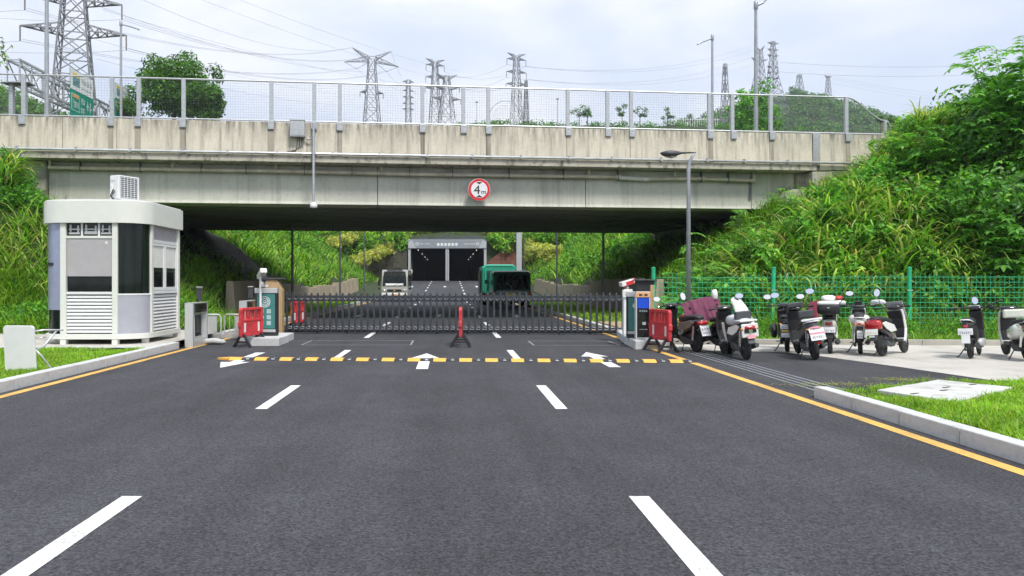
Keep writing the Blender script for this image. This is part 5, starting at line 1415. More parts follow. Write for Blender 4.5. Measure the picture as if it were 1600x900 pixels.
for s in (-1, 1):
    n = 20; V = []
    for r_ in (.21, .12): V += [(s * 4.12 + r_ * math.cos(2 * math.pi * i / n), -.456, zc + .02 + r_ * math.sin(2 * math.pi * i / n)) for i in range(n)]
    MB().add(V, [(i, (i + 1) % n, n + (i + 1) % n, n + i) for i in range(n)]).build('sign_emblem', 'print_white', pt)
    mb = MB(); glyphs(mb, s * 3.05 - .82, zc - .10, 1.6, .24, 7, -.458, rn, .01); mb.build('sign_lettering', 'print_white', pt)
# bores: floor is the road, walls and ceiling close behind the portal
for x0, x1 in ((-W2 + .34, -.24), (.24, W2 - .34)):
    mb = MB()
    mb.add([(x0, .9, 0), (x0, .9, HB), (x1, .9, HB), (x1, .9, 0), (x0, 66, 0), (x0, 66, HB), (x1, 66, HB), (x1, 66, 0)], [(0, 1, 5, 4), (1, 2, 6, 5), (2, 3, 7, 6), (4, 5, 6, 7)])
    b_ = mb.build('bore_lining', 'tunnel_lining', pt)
    xm = x0 + .9 if x0 < 0 else x1 - .9
    for i in range(4):
        MB().box((xm, 3 + i * 15.0, HB - .09), (.10, .07, .08)).build('tunnel_lamp', 'tunnel_lamp', b_)
MB().box((-W2 + .5, -.34, 1.3), (.16, .06, .5)).build('notice_plate', 'print_white', pt)
MB().box((-W2 + .2, -.5, .18), (.5, .3, .36)).build('kerb_marker', 'bump_yellow', pt, bev=.03)
# head walls beside the portal
hw = thing('stone_wall', 'dark stone head wall left of the tunnel portal', 'stone wall')
rows = 10
for i in range(rows):
    z = PB + i * .43; xl = -5.68
    off = -.5 * (i % 2)
    x = -11.6 + off
    while x < -5.75:
        xe = min(x + rn.uniform(.8, 1.3), -5.72)
        if z < PB + 4.6 - max(0, (-6.6 - x)) * .55 and xe - x > .1:
            MB().span((x + .02, 102.95 + rn.uniform(-.05, .05), z + .015), (xe - .02, 103.7, z + .415)).build('stone', 'dark_stone', hw)
        x = xe
rs = thing('red_slope', 'bare red-brown slope panel right of the tunnel portal', 'slope panel')
MB().add([(5.3, 103.1, PB), (9.6, 102.9, PB), (10.4, 103.1, 6.2), (9.6, 103.3, 7.8), (5.3, 103.2, 4.3), (5.3, 103.9, PB), (9.6, 103.9, PB), (10.4, 103.9, 6.2), (9.6, 103.9, 7.8), (5.3, 103.9, 4.3)],
         [(0, 1, 2, 3, 4), (9, 8, 7, 6, 5), (0, 5, 6, 1), (1, 6, 7, 2), (2, 7, 8, 3), (3, 8, 9, 4), (4, 9, 5, 0)]).build('slope_face', 'red_soil', rs)
q_ = at(732, 369, 110)
MB().add([(q_.x - 1.2, 108, 9.0), (q_.x + 1.0, 108, 9.0), (q_.x + 1.0, 113, 11.2), (q_.x - 1.2, 113, 11.2), (q_.x - 1.2, 108, 8.2), (q_.x + 1.0, 108, 8.2), (q_.x + 1.0, 113, 10.4), (q_.x - 1.2, 113, 10.4)],
         [(0, 1, 2, 3), (7, 6, 5, 4), (0, 4, 5, 1), (1, 5, 6, 2), (2, 6, 7, 3), (3, 7, 4, 0)]).build('upper_patch', 'red_soil', rs)
# tall white pylon sign beside the portal
p = at(811, 420, 92)
ps_ = thing('pylon_sign', 'tall pale sign column standing right of the tunnel portal', 'sign column', (p.x, 92, float(hgt(p.x, 92))))
zt_ = at(811, 362, 92).z - float(hgt(p.x, 92))
MB().span((-.33, -.15, 0), (.33, .15, zt_ + 1.5)).build('column', 'portal_light', ps_, bev=.03)
MB().span((-.37, -.10, 0), (-.335, .10, zt_ + 1.4)).build('edge_trim', 'charcoal', ps_)
MB().span((-.2, -.165, .5), (.2, -.152, 1.6)).build('sign_plate', 'print_white', ps_)

# ------------------------------------------------------------------ vehicles
def vwheel(t, x, y, r, w):
    ty = MB().lathe([(r * .6, -w / 2), (r * .93, -w / 2), (r, -w * .35), (r, w * .35), (r * .93, w / 2), (r * .6, w / 2)], (x, y, r), 'x', 22).build('tyre', 'rubber', t, smooth='split')
    MB().lathe([(r * .1, -w * .30), (r * .6, -w * .46), (r * .6, w * .46), (r * .1, w * .30)], (x, y, r), 'x', 16).build('rim', 'stainless', ty, smooth='split')
# beige minibus coming towards the camera; local: front faces -y
BYY = 59.0
bw = 2.06
b = thing('minibus', 'beige minibus facing the camera behind the gate on the left lane', 'minibus', (-4.28, BYY, float(rise(BYY))))
side = [(.0, .34), (-.10, .46), (-.12, .80), (-.02, 1.10), (.22, 1.98), (.42, 2.36), (.75, 2.50), (6.2, 2.50), (6.35, 2.35), (6.38, .40), (6.2, .32)]
MB().prism(side, -bw / 2, bw / 2, 'x').build('body', 'bus_beige', b, bev=.11, seg=3)
def pane_(y0, z0, y1, z1, w0, w1): return [(-bw * w0, y0, z0), (bw * w0, y0, z0), (bw * w1, y1, z1), (-bw * w1, y1, z1)]
ws_ = pane_(-.02, 1.22, .205, 2.02, .455, .43) + pane_(.205, 2.02, .39, 2.36, .43, .40)[2:]
MB().add(ws_ + [(x, y + .10, z) for x, y, z in ws_], [(0, 1, 2, 3), (3, 2, 4, 5), (9, 8, 7, 6), (11, 10, 8, 9), (0, 6, 7, 1), (1, 7, 8, 2), (2, 8, 10, 4), (4, 10, 11, 5), (5, 11, 9, 3), (3, 9, 6, 0)]).build('windscreen', 'green_glass', b)
MB().add(pane_(-.03, 1.26, .015, 1.42, .34, .335), [(0, 1, 2, 3)]).build('dashboard_sheet', 'white_plastic', b)
MB().tube([(-.1, -.04, 1.24), (.5, .03, 1.48)], .012, 6).build('wiper', 'ink_black', b)
MB().tube([(.3, -.04, 1.24), (.8, .0, 1.38)], .012, 6).build('wiper', 'ink_black', b)
MB().span((-.62, .36, 2.42), (.62, .50, 2.52)).build('roof_visor', 'black_gloss', b, bev=.02)
MB().span((-.56, -.15, .78), (.56, -.10, .96)).build('grille', 'black_plastic', b, bev=.02)
MB().box((0, -.16, .87), (.12, .03, .10)).build('emblem', 'orange_sign', b)
MB().span((-1.0, -.21, .40), (1.0, .1, .68)).build('front_bumper', 'white_gloss', b, bev=.06, seg=3)
MB().span((-.24, -.225, .46), (.24, -.212, .58)).build('number_plate', 'orange_sign', b)
for s in (-1, 1):
    MB().loft([(s * .62, -.08, .86, .06, .05), (s * .80, -.09, .87, .09, .09), (s * .97, -.05, .88, .05, .07)], 12).build('headlight', 'chrome', b, smooth=True)
    MB().lathe([(.07, -.01), (.07, .01)], (s * .78, -.215, .50), 'y', 14).build('fog_lamp', 'black_gloss', b)
    st = MB().tube([(s * 1.0, .25, 1.75), (s * 1.22, .10, 1.70), (s * 1.22, .08, 1.35)], .02, 6).build('mirror_arm', 'black_plastic', b)
    MB().box((s * 1.22, .06, 1.42), (.16, .07, .34)).box((s * 1.20, .08, 1.02), (.16, .07, .16)).build('mirror_head', 'black_plastic', st, bev=.02)
    for y0_, y1_ in ((.62, 1.5), (1.58, 2.7), (2.78, 3.9), (3.98, 5.1), (5.18, 6.1)):
        MB().span((s * bw / 2 - .005 * s, y0_, 1.25), (s * bw / 2 + .012 * s, y1_, 2.10)).build('side_window', 'dark_glass', b, bev=.006)
    for y in (1.05, 5.0): vwheel(b, s * (bw / 2 - .14), y, .37, .22)
# dark green van: rear end towards the camera; local: rear faces -y
v = thing('green_van', 'dark green van seen from behind at the right, nearer of the two green vehicles', 'van', (3.74, 45.0, 0))
vw = 2.26
vs = [(.0, .38), (-.06, .50), (-.05, 1.05), (.10, 1.85), (.22, 2.14), (.50, 2.26), (3.6, 2.26), (4.4, 1.35), (5.0, 1.15), (5.1, .45), (4.9, .36)]
MB().prism(vs, -vw / 2, vw / 2, 'x').build('body', 'van_green', v, bev=.18, seg=3)
MB().add([(-vw * .42, -.075, 1.16), (vw * .42, -.075, 1.16), (vw * .39, .105, 1.98), (-vw * .39, .105, 1.98), (-vw * .42, .0, 1.16), (vw * .42, .0, 1.16), (vw * .39, .2, 1.98), (-vw * .39, .2, 1.98)],
         [(0, 1, 2, 3), (7, 6, 5, 4), (0, 4, 5, 1), (1, 5, 6, 2), (2, 6, 7, 3), (3, 7, 4, 0)]).build('rear_window', 'green_glass', v, bev=.02)  # green glass colour stands in for a reflection on the pane
MB().tube([(.0, -.09, 1.10), (-.08, -.05, 1.35), (-.35, -.02, 1.52)], .014, 6).build('rear_wiper', 'galvanised', v)
MB().span((-1.05, -.16, .36), (1.05, .1, .60)).build('rear_bumper', 'black_plastic', v, bev=.05)
MB().box((0, -.075, .82), (.5, .02, .15)).build('number_plate', 'plate_yellow', v)
for s in (-1, 1):
    MB().span((s * 1.06 - .09, -.08, .66), (s * 1.06 + .09, -.045, 1.04)).build('tail_lamp', 'tail_red', v, bev=.02)
    MB().tube([(s * 1.1, 3.6, 1.5), (s * 1.3, 3.5, 1.55)], .02, 6).box((s * 1.36, 3.48, 1.58), (.2, .1, .26)).build('side_mirror', 'black_plastic', v)
    for y0_, y1_ in ((.4, 1.4), (1.5, 2.5), (2.6, 3.4)): MB().span((s * vw / 2 - .005 * s, y0_, 1.25), (s * vw / 2 + .012 * s, y1_, 2.0)).build('side_window', 'dark_glass', v)
    for y in (.95, 4.1): vwheel(v, s * (vw / 2 - .13), y, .35, .22)
# green lorry in front of the van
lz = float(rise(52))
l = thing('green_lorry', 'bright green box lorry standing beyond the dark green van', 'lorry', (3.42, 51.6, lz))
MB().prism([(-1.2, .75), (1.2, .75), (1.2, 2.45), (1.02, 2.78), (-.95, 2.78), (-1.2, 2.55)], 0, 4.4, 'y').build('cargo_box', 'truck_green', l, bev=.16, seg=3)
MB().span((-1.22, .2, 2.55), (-1.0, 4.2, 2.62)).span((-.9, -.03, 2.62), (.9, .02, 2.70)).build('box_trim', 'truck_green', l, bev=.02)
MB().span((-.85, -.035, .95), (.85, -.005, 2.35)).build('rear_door', 'van_green', l, bev=.02)
for s in (-1, 1):
    MB().tube([(s * .95, -.06, .8), (s * .95, -.06, 2.4)], .025, 6).build('door_bar', 'galvanised', l)
    MB().box((s * 1.0, -.03, .62), (.22, .05, .12)).build('tail_lamp', 'tail_red', l)
    for y in (.9, 1.7, 5.4): vwheel(l, s * 1.0, y, .42, .28)
MB().span((-1.28, .5, .7), (-1.205, 3.9, 2.4)).build('dark_side_sheet', 'black_plastic', l, bev=.02)  # black sheet over the left side of the lorry
MB().span((-1.0, -.1, .45), (1.0, 6.2, .74)).build('chassis', 'black_plastic', l)
MB().prism([(4.5, .6), (6.6, .6), (6.62, 1.4), (6.3, 2.4), (4.5, 2.45)], -1.1, 1.1, 'x').build('cab', 'truck_green', l, bev=.08)
MB().box((-1.26, 4.0, 2.1), (.05, .12, .22)).build('side_lamp', 'amber_lens', l)

# ------------------------------------------------------------------ background: gantry, towers, wires, hills
GXX = -27.4
gt = thing('sign_gantry', 'grey steel truss sign gantry over the highway at the left', 'sign gantry', (GXX, 48.0, 0))
zt, zb = at(38, 97, 48).z, at(38, 131, 48).z
zg = float(hgt(GXX, 48)) - .2; LG = 14.5
for s in (-.40, .40):
    MB().span((s - .13, -.15, zg), (s + .13, .15, zb)).build('column', 'galvanised', gt, bev=.02)
    MB().span((s - .13, LG - .3, zg), (s + .13, LG, zb)).build('column', 'galvanised', gt, bev=.02)
    for z in (zb, zt): MB().bar((s, -.6, z), (s, LG, z), .12).build('chord', 'galvanised', gt)
    n = 11; mb = MB()
    for i in range(n):
        y = -.5 + (LG + .4) * i / n; y2 = -.5 + (LG + .4) * (i + 1) / n
        mb.bar((s, y, zb), (s, y, zt), .07); mb.bar((s, y, zb if i % 2 else zt), (s, y2, zt if i % 2 else zb), .06)
    mb.build('web_bars', 'galvanised', gt)['kind'] = 'stuff'
mb = MB()
for i in range(12):
    y = -.5 + (LG + .4) * i / 11
    for z in (zb, zt): mb.bar((-.4, y, z), (.4, y, z), .06); mb.bar((-.4, y, z), (.4, min(y + 1.3, LG), z), .05)
mb.build('cross_bars', 'galvanised', gt)['kind'] = 'stuff'
MB().span((-.8, -.5, zb - .06), (.9, .4, zb - .0)).build('end_plate', 'dark_shaded_steel', gt)
def board(label, y0, y1, z0, z1, zmid, seed, x=GXX + .55):
    t = thing('road_sign', label, 'road sign', (x, y0, 0)); L_ = y1 - y0; rn = random.Random(seed)
    MB().span((-.04, 0, z0), (0, L_, z1)).build('panel', 'sign_green', t, bev=.02)
    MB().span((.001, .03, zmid), (.012, L_ - .03, z1 - .03)).build('white_field', 'sign_white', t)
    def row(y, z, w, h, n, m, nm):
        tmp = MB(); glyphs(tmp, 0, 0, w, h, n, 0, rn, .004); mb = MB(); mb.add([(.016 + v[1], y + v[0], z + v[2]) for v in tmp.v], tmp.f); mb.build(nm, m, t)
    h1 = z1 - zmid; h2 = zmid - z0
    MB().span((.013, L_ * .10, zmid + h1 * .68), (.018, L_ * .40, zmid + h1 * .84)).build('route_cap', 'sign_yellow', t)
    MB().span((.013, L_ * .10, zmid + h1 * .20), (.018, L_ * .40, zmid + h1 * .66)).build('route_shield', 'sign_blue_ink', t)
    row(L_ * .14, zmid + h1 * .28, L_ * .22, h1 * .28, 3, 'sign_white', 'route_print')
    row(L_ * .46, zmid + h1 * .42, L_ * .48, h1 * .32, 4, 'sign_blue_ink', 'place_print'); row(L_ * .46, zmid + h1 * .20, L_ * .44, h1 * .10, 9, 'sign_blue_ink', 'small_print')
    MB().span((.001, L_ * .06, z0 + h2 * .45), (.005, L_ * .40, z0 + h2 * .90)).build('route_frame', 'sign_white', t)
    MB().span((.006, L_ * .075, z0 + h2 * .465), (.010, L_ * .385, z0 + h2 * .885)).build('route_field', 'sign_green', t)
    MB().span((.011, L_ * .10, z0 + h2 * .80), (.015, L_ * .35, z0 + h2 * .875)).build('route_cap', 'orange_sign', t)
    row(L_ * .10, z0 + h2 * .52, L_ * .25, h2 * .22, 3, 'sign_white', 'route_print')
    row(L_ * .44, z0 + h2 * .70, L_ * .18, h2 * .18, 2, 'sign_white', 'place_print'); row(L_ * .44, z0 + h2 * .44, L_ * .18, h2 * .18, 2, 'sign_white', 'place_print')
    row(L_ * .66, z0 + h2 * .56, L_ * .30, h2 * .30, 2, 'sign_white', 'place_print'); row(L_ * .66, z0 + h2 * .30, L_ * .28, h2 * .10, 4, 'sign_white', 'small_print')
    return t
ya = -(GXX + .55) * FPX / (702 - 109.5); yb = -(GXX + .55) * FPX / (702 - 145.5)
board('large white and green highway direction sign hung from the left gantry', ya, yb, at(110, 196, ya).z, at(110, 105, ya).z, at(110, 137, ya).z, 4)
yc = -(GXX + .55) * FPX / (702 - 180); yd = -(GXX + .55) * FPX / (702 - 200)
board('smaller green highway sign half hidden behind a fence post', yc, yd, at(180, 190, yc).z, at(180, 128, yc).z, at(180, 152, yc).z, 8)

def tower(label, px, Y, ytop, prof, arms, t=.16, npan=9, zb=None, sub=True):
    """lattice tower; prof: (fraction of height, half width); arms: (height, half span, rise of tip, hang)"""
    mp_ = Y / FPX
    p = at(px, ytop, Y); z0 = (float(hgt(p.x, Y)) if zb is None else zb) - .3; H = p.z - z0
    T = thing('power_pylon', label, 'power pylon', (p.x, Y, z0), R(18))
    fr = [a for a, _ in prof]; ws = [b for _, b in prof]
    w = lambda z: float(np.interp(z / H, fr, ws))
    # panel heights grow towards the base
    zs = [H * (1 - (1 - i / npan) ** 1.0) for i in range(npan + 1)]
    cs = ((1, 1), (-1, 1), (-1, -1), (1, -1))
    for a, b in cs:
        MB().tube([(a * w(H * f), b * w(H * f), H * f) for f in sorted(set([0] + [f for f in fr if 0 < f < 1] + [1]))], t * .62, 4).build('leg', 'tower_steel', T)
    mb = MB()
    for i in range(npan):
        a, b = zs[i], zs[i + 1]; wa, wb = w(a), w(b)
        for k in range(4):
            c, d = cs[k], cs[(k + 1) % 4]
            mb.bar((c[0] * wa, c[1] * wa, a), (d[0] * wb, d[1] * wb, b), t * .6); mb.bar((d[0] * wa, d[1] * wa, a), (c[0] * wb, c[1] * wb, b), t * .6)
            mb.bar((c[0] * wb, c[1] * wb, b), (d[0] * wb, d[1] * wb, b), t * .6)
    o = mb.build('bracing', 'tower_steel', T); o['kind'] = 'stuff'
    tips = []
    for (z, sp, up, hang) in arms:
        wz = w(z)
        for s in (-1, 1):
            mb = MB(); tip = (s * sp, 0, z + up); n = 4
            roots = [(s * wz, wz, z), (s * wz, -wz, z), (s * wz, 0, z + abs(sp) * .16 + .3)]
            for r_ in roots: mb.bar(r_, tip, t * .8)
            for i in range(1, n):
                f = i / n; q = [Vector(r_).lerp(Vector(tip), f) for r_ in roots]; q0 = [Vector(r_).lerp(Vector(tip), (i - 1) / n) for r_ in roots]
                mb.bar(q[0], q[1], t * .5); mb.bar(q[0], q[2], t * .5); mb.bar(q[1], q[2], t * .5); mb.bar(q0[2], q[0], t * .5); mb.bar(q0[0], q[1], t * .5)
            mb.build('cross_arm', 'tower_steel', T)
            if hang == 'v':
                ins = MB().tube([tip, (s * sp * .55, 0, z - sp * .32), (s * wz, 0, z - .3)], t * .35, 5)
                ins.build('insulator', 'insulator', T); tips.append((s * sp * .55, 0, z - sp * .32))
            elif hang:
                MB().tube([tip, (tip[0], 0, tip[2] - hang)], t * .55, 6).build('insulator', 'insulator', T); tips.append((tip[0], 0, tip[2] - hang))
            else: tips.append(tip)
    Rm = Matrix.Rotation(R(18), 3, 'Z')
    return [Vector((p.x, Y, z0)) + Rm @ Vector(q) for q in tips], T
def hz(py, Y, z0): return CAMZ + (440 - py) / FPX * Y - z0
zq = lambda px, Y: float(hgt(at(px, 200, Y).x, Y)) - .3
z1 = zq(116, 110)
T1, _ = tower('huge lattice power pylon behind the sign gantry at the left', 116, 110, -110, [(0, 4.0), (.30, 2.65), (.60, 1.8), (1, .6)],
           [(hz(52, 110, z1), 7.0, .4, 2.2), (hz(4, 110, z1), 6.4, .4, 2.2), (hz(-45, 110, z1), 6, .4, 2.2)], .22, 12)
z2 = zq(581, 230)
T2, _ = tower('wide-armed lattice pylon with V-shaped strings left of centre', 581, 230, 90, [(0, 4.6), (.35, 2.5), (.9, 1.1), (1, 1.1)],
           [(hz(96, 230, z2), 8.4, -.9, 'v'), (hz(94, 230, z2), 6.0, 3.2, 0), (hz(145, 230, z2), 3.6, 0, 1.6)], .19)
z3 = zq(680, 260)
T3, _ = tower('double-arm lattice pylon behind the centre of the overpass fence', 680, 260, 97, [(0, 4.2), (.4, 2.0), (1, .7)],
           [(hz(98, 260, z3), 3.4, 1.2, 0), (hz(102, 260, z3), 3.3, 0, 2.0), (hz(121, 260, z3), 3.4, 0, 2.0), (hz(138, 260, z3), 3.6, 0, 1.8)], .20)
z4 = zq(698, 235)
T4, _ = tower('shorter lattice pylon with slanting arms just right of the double-arm pylon', 698, 235, 119, [(0, 3.8), (.5, 2.2), (1, .7)],
           [(hz(124, 235, z4), 3.4, 1.6, 0), (hz(140, 235, z4), 4.2, 1.0, 1.5), (hz(156, 235, z4), 4.6, .4, 1.5)], .20, 7)
z5 = zq(638, 330)
T5, _ = tower('thin far pylon between the wide-armed and double-arm pylons', 638, 330, 125, [(0, 2.6), (.5, 1.3), (1, .7)],
           [(hz(q, 330, z5), 2.6, 0, 0) for q in (128, 142, 152, 162, 171)], .20, 10)
z6 = zq(807, 280)
T6, _ = tower('three-armed pylon right of centre above the arched trellis', 807, 280, 88, [(0, 4.2), (.4, 1.9), (1, .8)],
           [(hz(89, 280, z6), 3.6, 1.3, 0), (hz(93, 280, z6), 3.8, 0, 2.2), (hz(113, 280, z6), 4.0, 0, 2.2), (hz(132, 280, z6), 4.2, 0, 1.8)], .21)
tower('slim lattice mast beside the three-armed pylon', 822, 262, 126, [(0, 1.3), (1, .35)], [], .20, 9)
tower('tapered lattice mast left of the two right-hand lamp posts', 1133, 300, 100, [(0, 3.0), (.5, 1.5), (1, .5)], [], .26, 8)
T9, _ = tower('cat-headed far pylon behind the tallest lamp post', 1187, 420, 78, [(0, 5.5), (.6, 2.0), (1, 1.0)], [(hz(78, 420, 95), 3.4, 3.0, 0), (hz(96, 420, 95), 5.5, 2.0, 0)], .30, 9, zb=95)
T10, _ = tower('tall far pylon with many arms right of the tallest lamp post', 1208, 430, 65, [(0, 6.0), (.5, 2.2), (1, .7)],
           [(hz(q, 430, 97), 3.8, .6, 0) for q in (68, 78, 87, 105, 114, 122)], .30, 10, zb=97)
T11, _ = tower('small far pylon on the hilltop beside the dark tree', 1249, 520, 117, [(0, 3.4), (1, 1.0)], [(hz(120, 520, 122), 2.4, .5, 0)], .32, 5, zb=122)
T12, _ = tower('small far pylon on the right shoulder of the hill', 1294, 520, 119, [(0, 3.8), (.5, 1.6), (1, .7)], [(hz(121, 520, 114), 3.0, 1.6, 0)], .32, 6, zb=114)

def wire(label, a, b, sag, r=.03, n=18):
    a, b = Vector(a), Vector(b)
    pts = [a.lerp(b, i / n) - Vector((0, 0, sag * 4 * (i / n) * (1 - i / n))) for i in range(n + 1)]
    o = MB().tube(pts, r, 4, False).build('power_line', 'wire_grey', None, smooth=True)
    tag(o, label, 'power line', 'power lines across the sky')
Llab = 'thin power line running from the huge left pylon to the wide-armed pylon'
for i in (0, 1, 2, 3):
    wire(Llab, T1[i], T2[i % 4], 3.0 + i * .5, .024); wire(Llab, T1[i] + Vector((.3, 0, .25)), T2[i % 4] + Vector((.3, 0, .3)), 3.1 + i * .5, .024)
for i in (4, 5): wire(Llab, T1[i], T2[i - 3], 4, .024)
Rlab = 'thin power line leaving the huge left pylon out of the frame'
for i in range(4): wire(Rlab, T1[i], T1[i] + Vector((-60, 14, 9 + i)), 2.5, .022)
Mlab = 'thin power line between the pylons in the middle of the sky'
for i in range(4): wire(Mlab, T2[i], T5[i] if i < 4 else T5[0], 3, .035)
for i in (2, 3, 4, 5): wire(Mlab, T3[i], T6[i], 3.5, .035)
for i in range(4): wire('thin power line from the three-armed pylon to the right-hand far pylons', T6[i + 2], T9[i], 7, .04)
for a, b, c in ((62, 97, 96), (68, 112, 110)):
    wire('long sagging power line over the hill at the right', at(1215, b, 430), at(1640, c - 2, 430), 3.4, .07)
for q in range(3): wire('faint power line sloping from the hill pylons to the right', T12[q % 2] + Vector((0, 0, -q * 2)), at(1650, 152 + q * 6, 500), 5, .04)
for k, (x0_, y0_, x1_, y1_) in enumerate(((240, -30, 700, 125), (300, -30, 720, 112), (150, 62, 560, 150), (150, 92, 540, 165), (160, 15, 640, 132))):
    wire('faint power line descending from the upper left behind the fence', at(x0_, y0_, 130), at(x1_, y1_, 250), 1.5, .022)

# ------------------------------------------------------------------ trees
def tubes_tree(parent, trunk, limbs, m='bark'):
    MB().tube(*trunk, 10).build('trunk', m, parent, smooth=True)
    if limbs:
        mb = MB()
        for pts, rad in limbs: mb.tube(pts, rad, 6)
        mb.build('limbs', m, parent, smooth=True)
def tree(label, x, y, z, h, rx, rz, zc, nc, per, lsize, cols=DARKLEAF, name='tree', cat='tree', aspect=.5, crad=.28, lm='leaf', trunk_r=.12, lean=0, flat=False, shell=.55):
    t = thing(name, label, cat, (x, y, z))
    d = rng.normal(0, 1, (nc, 3)); d /= np.linalg.norm(d, axis=1, keepdims=True)
    rr_ = rng.uniform(shell, 1.0, nc) * (1 + .22 * np.sin(d[:, 0] * 5 + x) * np.cos(d[:, 2] * 4 + d[:, 1] * 3))
    c = d * rr_[:, None] * np.array([rx, rx, rz]) + np.array([lean, 0, zc])
    if flat: c[:, 2] = np.maximum(c[:, 2], zc - rz * .35)
    lb = []
    for k in range(min(9, nc)):
        e_ = Vector(c[k]); s_ = Vector((lean * .3, 0, zc - rz * .75)); mid = s_.lerp(e_, .5) + Vector((0, 0, rz * .12))
        lb.append(([s_, mid, e_], [trunk_r * .5, trunk_r * .3, trunk_r * .08]))
    tubes_tree(t, ([(0, 0, -.2), (lean * .15, .03, zc * .4), (lean * .4, 0, zc)], [trunk_r * 1.2, trunk_r, trunk_r * .5]), lb)
    v, f, k = clump_leaves(c, rng.uniform(.7, 1.3, nc) * crad * rx, per, lsize, cols, aspect)
    np_mesh('crown', v, f, lm, k, t)
    return t
def tz(px, Y): p = at(px, 300, Y); return p.x, float(hgt(p.x, Y))
x, z = tz(272, 66)
cz_ = at(275, 135, 66).z - z
tree('large round dark green tree behind the left half of the fence', x, 66, z, 10, 3.7, 3.0, cz_, 120, 110, .30, name='broadleaf_tree', crad=.24, trunk_r=.22, shell=.35)
x, z = tz(322, 64)
tree('lower dark green tree leaning right beside the large round tree', x, 64, z, 7, 1.7, 1.9, at(320, 160, 64).z - z, 40, 120, .28, name='broadleaf_tree', crad=.34)
x, z = tz(196, 62)
tree('dark bush left of the large round tree behind the sign', x, 62, z, 7, 1.0, .9, at(196, 168, 62).z - z, 20, 90, .24, name='bush', cat='bush', crad=.4)
for i, (px, ytop, wpx, lab) in enumerate(((905, 163, 30, 'small flat-topped tree on the ridge, leftmost by the lamp mast'), (918, 165, 18, 'small thin tree on the ridge beside the leftmost one'), (972, 163, 22, 'small tree on the ridge left of a fence post'), (1000, 167, 22, 'small flat-topped tree on the ridge right of a fence post'),
                                       (1043, 169, 20, 'small tree with open crown on the ridge further right'), (1072, 178, 24, 'low round tree on the ridge at the foot of the hill'))):
    Y = 184; p = at(px, ytop, Y); z = float(hgt(p.x, Y)); mpx = Y / FPX
    zt__ = p.z - z; rx = wpx / 2 * mpx
    tree(lab, p.x, Y, z, zt__, rx, zt__ * .26, zt__ * .72, 9, 46, .38, name='ridge_tree', crad=.34, trunk_r=.12, flat=True)
x, z = tz(1180, 54)
tree('bright green bush behind the overpass fence between two lamp posts', x, 54, z, 6, 1.7, 2.0, at(1180, 182, 54).z - z, 46, 70, .26, BUSH, name='bush', cat='bush', crad=.34, trunk_r=.08)
x, z = tz(1160, 56)
tree('sparse tall shrub left of the bright green bush behind the fence', x, 56, z, 6, .8, 1.8, at(1158, 168, 56).z - z, 16, 40, .22, BUSH, name='shrub', cat='shrub', crad=.4, trunk_r=.06)

# far wooded hill on the right, low hill on the left
def wooded(name, label, ridge, Yc, Y0, Y1, drop, ncl, step, seed, lsz, per, rad, cols=DARKLEAF):
    px_r = [a for a, _ in ridge]
    xs_ = np.linspace(at(px_r[0], 200, Yc).x, at(px_r[-1], 200, Yc).x, 46)
    rx_ = [at(a, b, Yc).x for a, b in ridge]; rz_ = [at(a, b, Yc).z for a, b in ridge]
    ys_ = np.linspace(Y0, Y1, 24)
    def hz_(x, y):
        return np.interp(x, rx_, rz_) - drop * np.clip(np.abs(y - Yc) / (Yc - Y0), 0, 1) ** 1.3 + 1.2 * np.sin(x * .11 + seed) * np.cos(y * .09)
    X_, Y_ = np.meshgrid(xs_, ys_); Z_ = hz_(X_, Y_)
    n_ = len(xs_); a_, b_ = np.meshgrid(np.arange(len(ys_) - 1), np.arange(n_ - 1), indexing='ij'); q_ = (a_ * n_ + b_).ravel()
    o = np_mesh(name, np.stack([X_.ravel(), Y_.ravel(), Z_.ravel()], 1), np.stack([q_, q_ + 1, q_ + n_ + 1, q_ + n_], 1), 'undergrowth_soil', smooth=True)
    tag(o, label, 'hill', kind='structure')
    cx_ = rng.uniform(xs_[0], xs_[-1], ncl); cy_ = Yc - rng.uniform(0, 1, ncl) ** .8 * (Yc - Y0) * .85 + 4
    c = np.stack([cx_, cy_, hz_(cx_, cy_) + rad * .4], 1)
    v, f, k = clump_leaves(c, rng.uniform(.7, 1.25, ncl) * rad, per, lsz, cols, .7)
    o = np_mesh('forest', v, f, 'leaf', k)
    tag(o, 'dense wood covering the ' + label.split(' ', 1)[1], 'forest', kind='stuff')
    return hz_
hh = wooded('hill', 'far wooded hill rising behind the right of the overpass', [(1040, 205), (1095, 188), (1140, 176), (1190, 160), (1240, 150), (1275, 156), (1330, 164), (1370, 184), (1420, 200), (1480, 206)], 500, 425, 620, 62, 1300, 1, 1.0, 1.5, 32, 3.6)
wooded('hill', 'left wooded hill beneath the sign gantry', [(-60, 128), (0, 144), (28, 150), (55, 165), (90, 182), (150, 205)], 230, 150, 300, 30, 380, 1, 2.0, .9, 38, 2.2)
p = at(1243, 152, 495)
tree('dark solitary tree crowning the far hill', p.x, 495, p.z - 4, 10, 4.5, 4.2, 5.5, 30, 60, 1.2, name='hill_tree', crad=.36, trunk_r=.3)
for px, py, w, lab in ((1395, 190, 16, 'round far tree just right of the fence end hoop'), (1376, 186, 8, 'small far tree above the swooping fence end')):
    p = at(px, py, 150); zz = float(hgt(p.x, 150)); r_ = w / 2 * 150 / FPX
    tree(lab, p.x, 150, zz, p.z - zz, r_, r_, p.z - zz, 18, 60, .35, name='far_tree', crad=.4, trunk_r=.15)

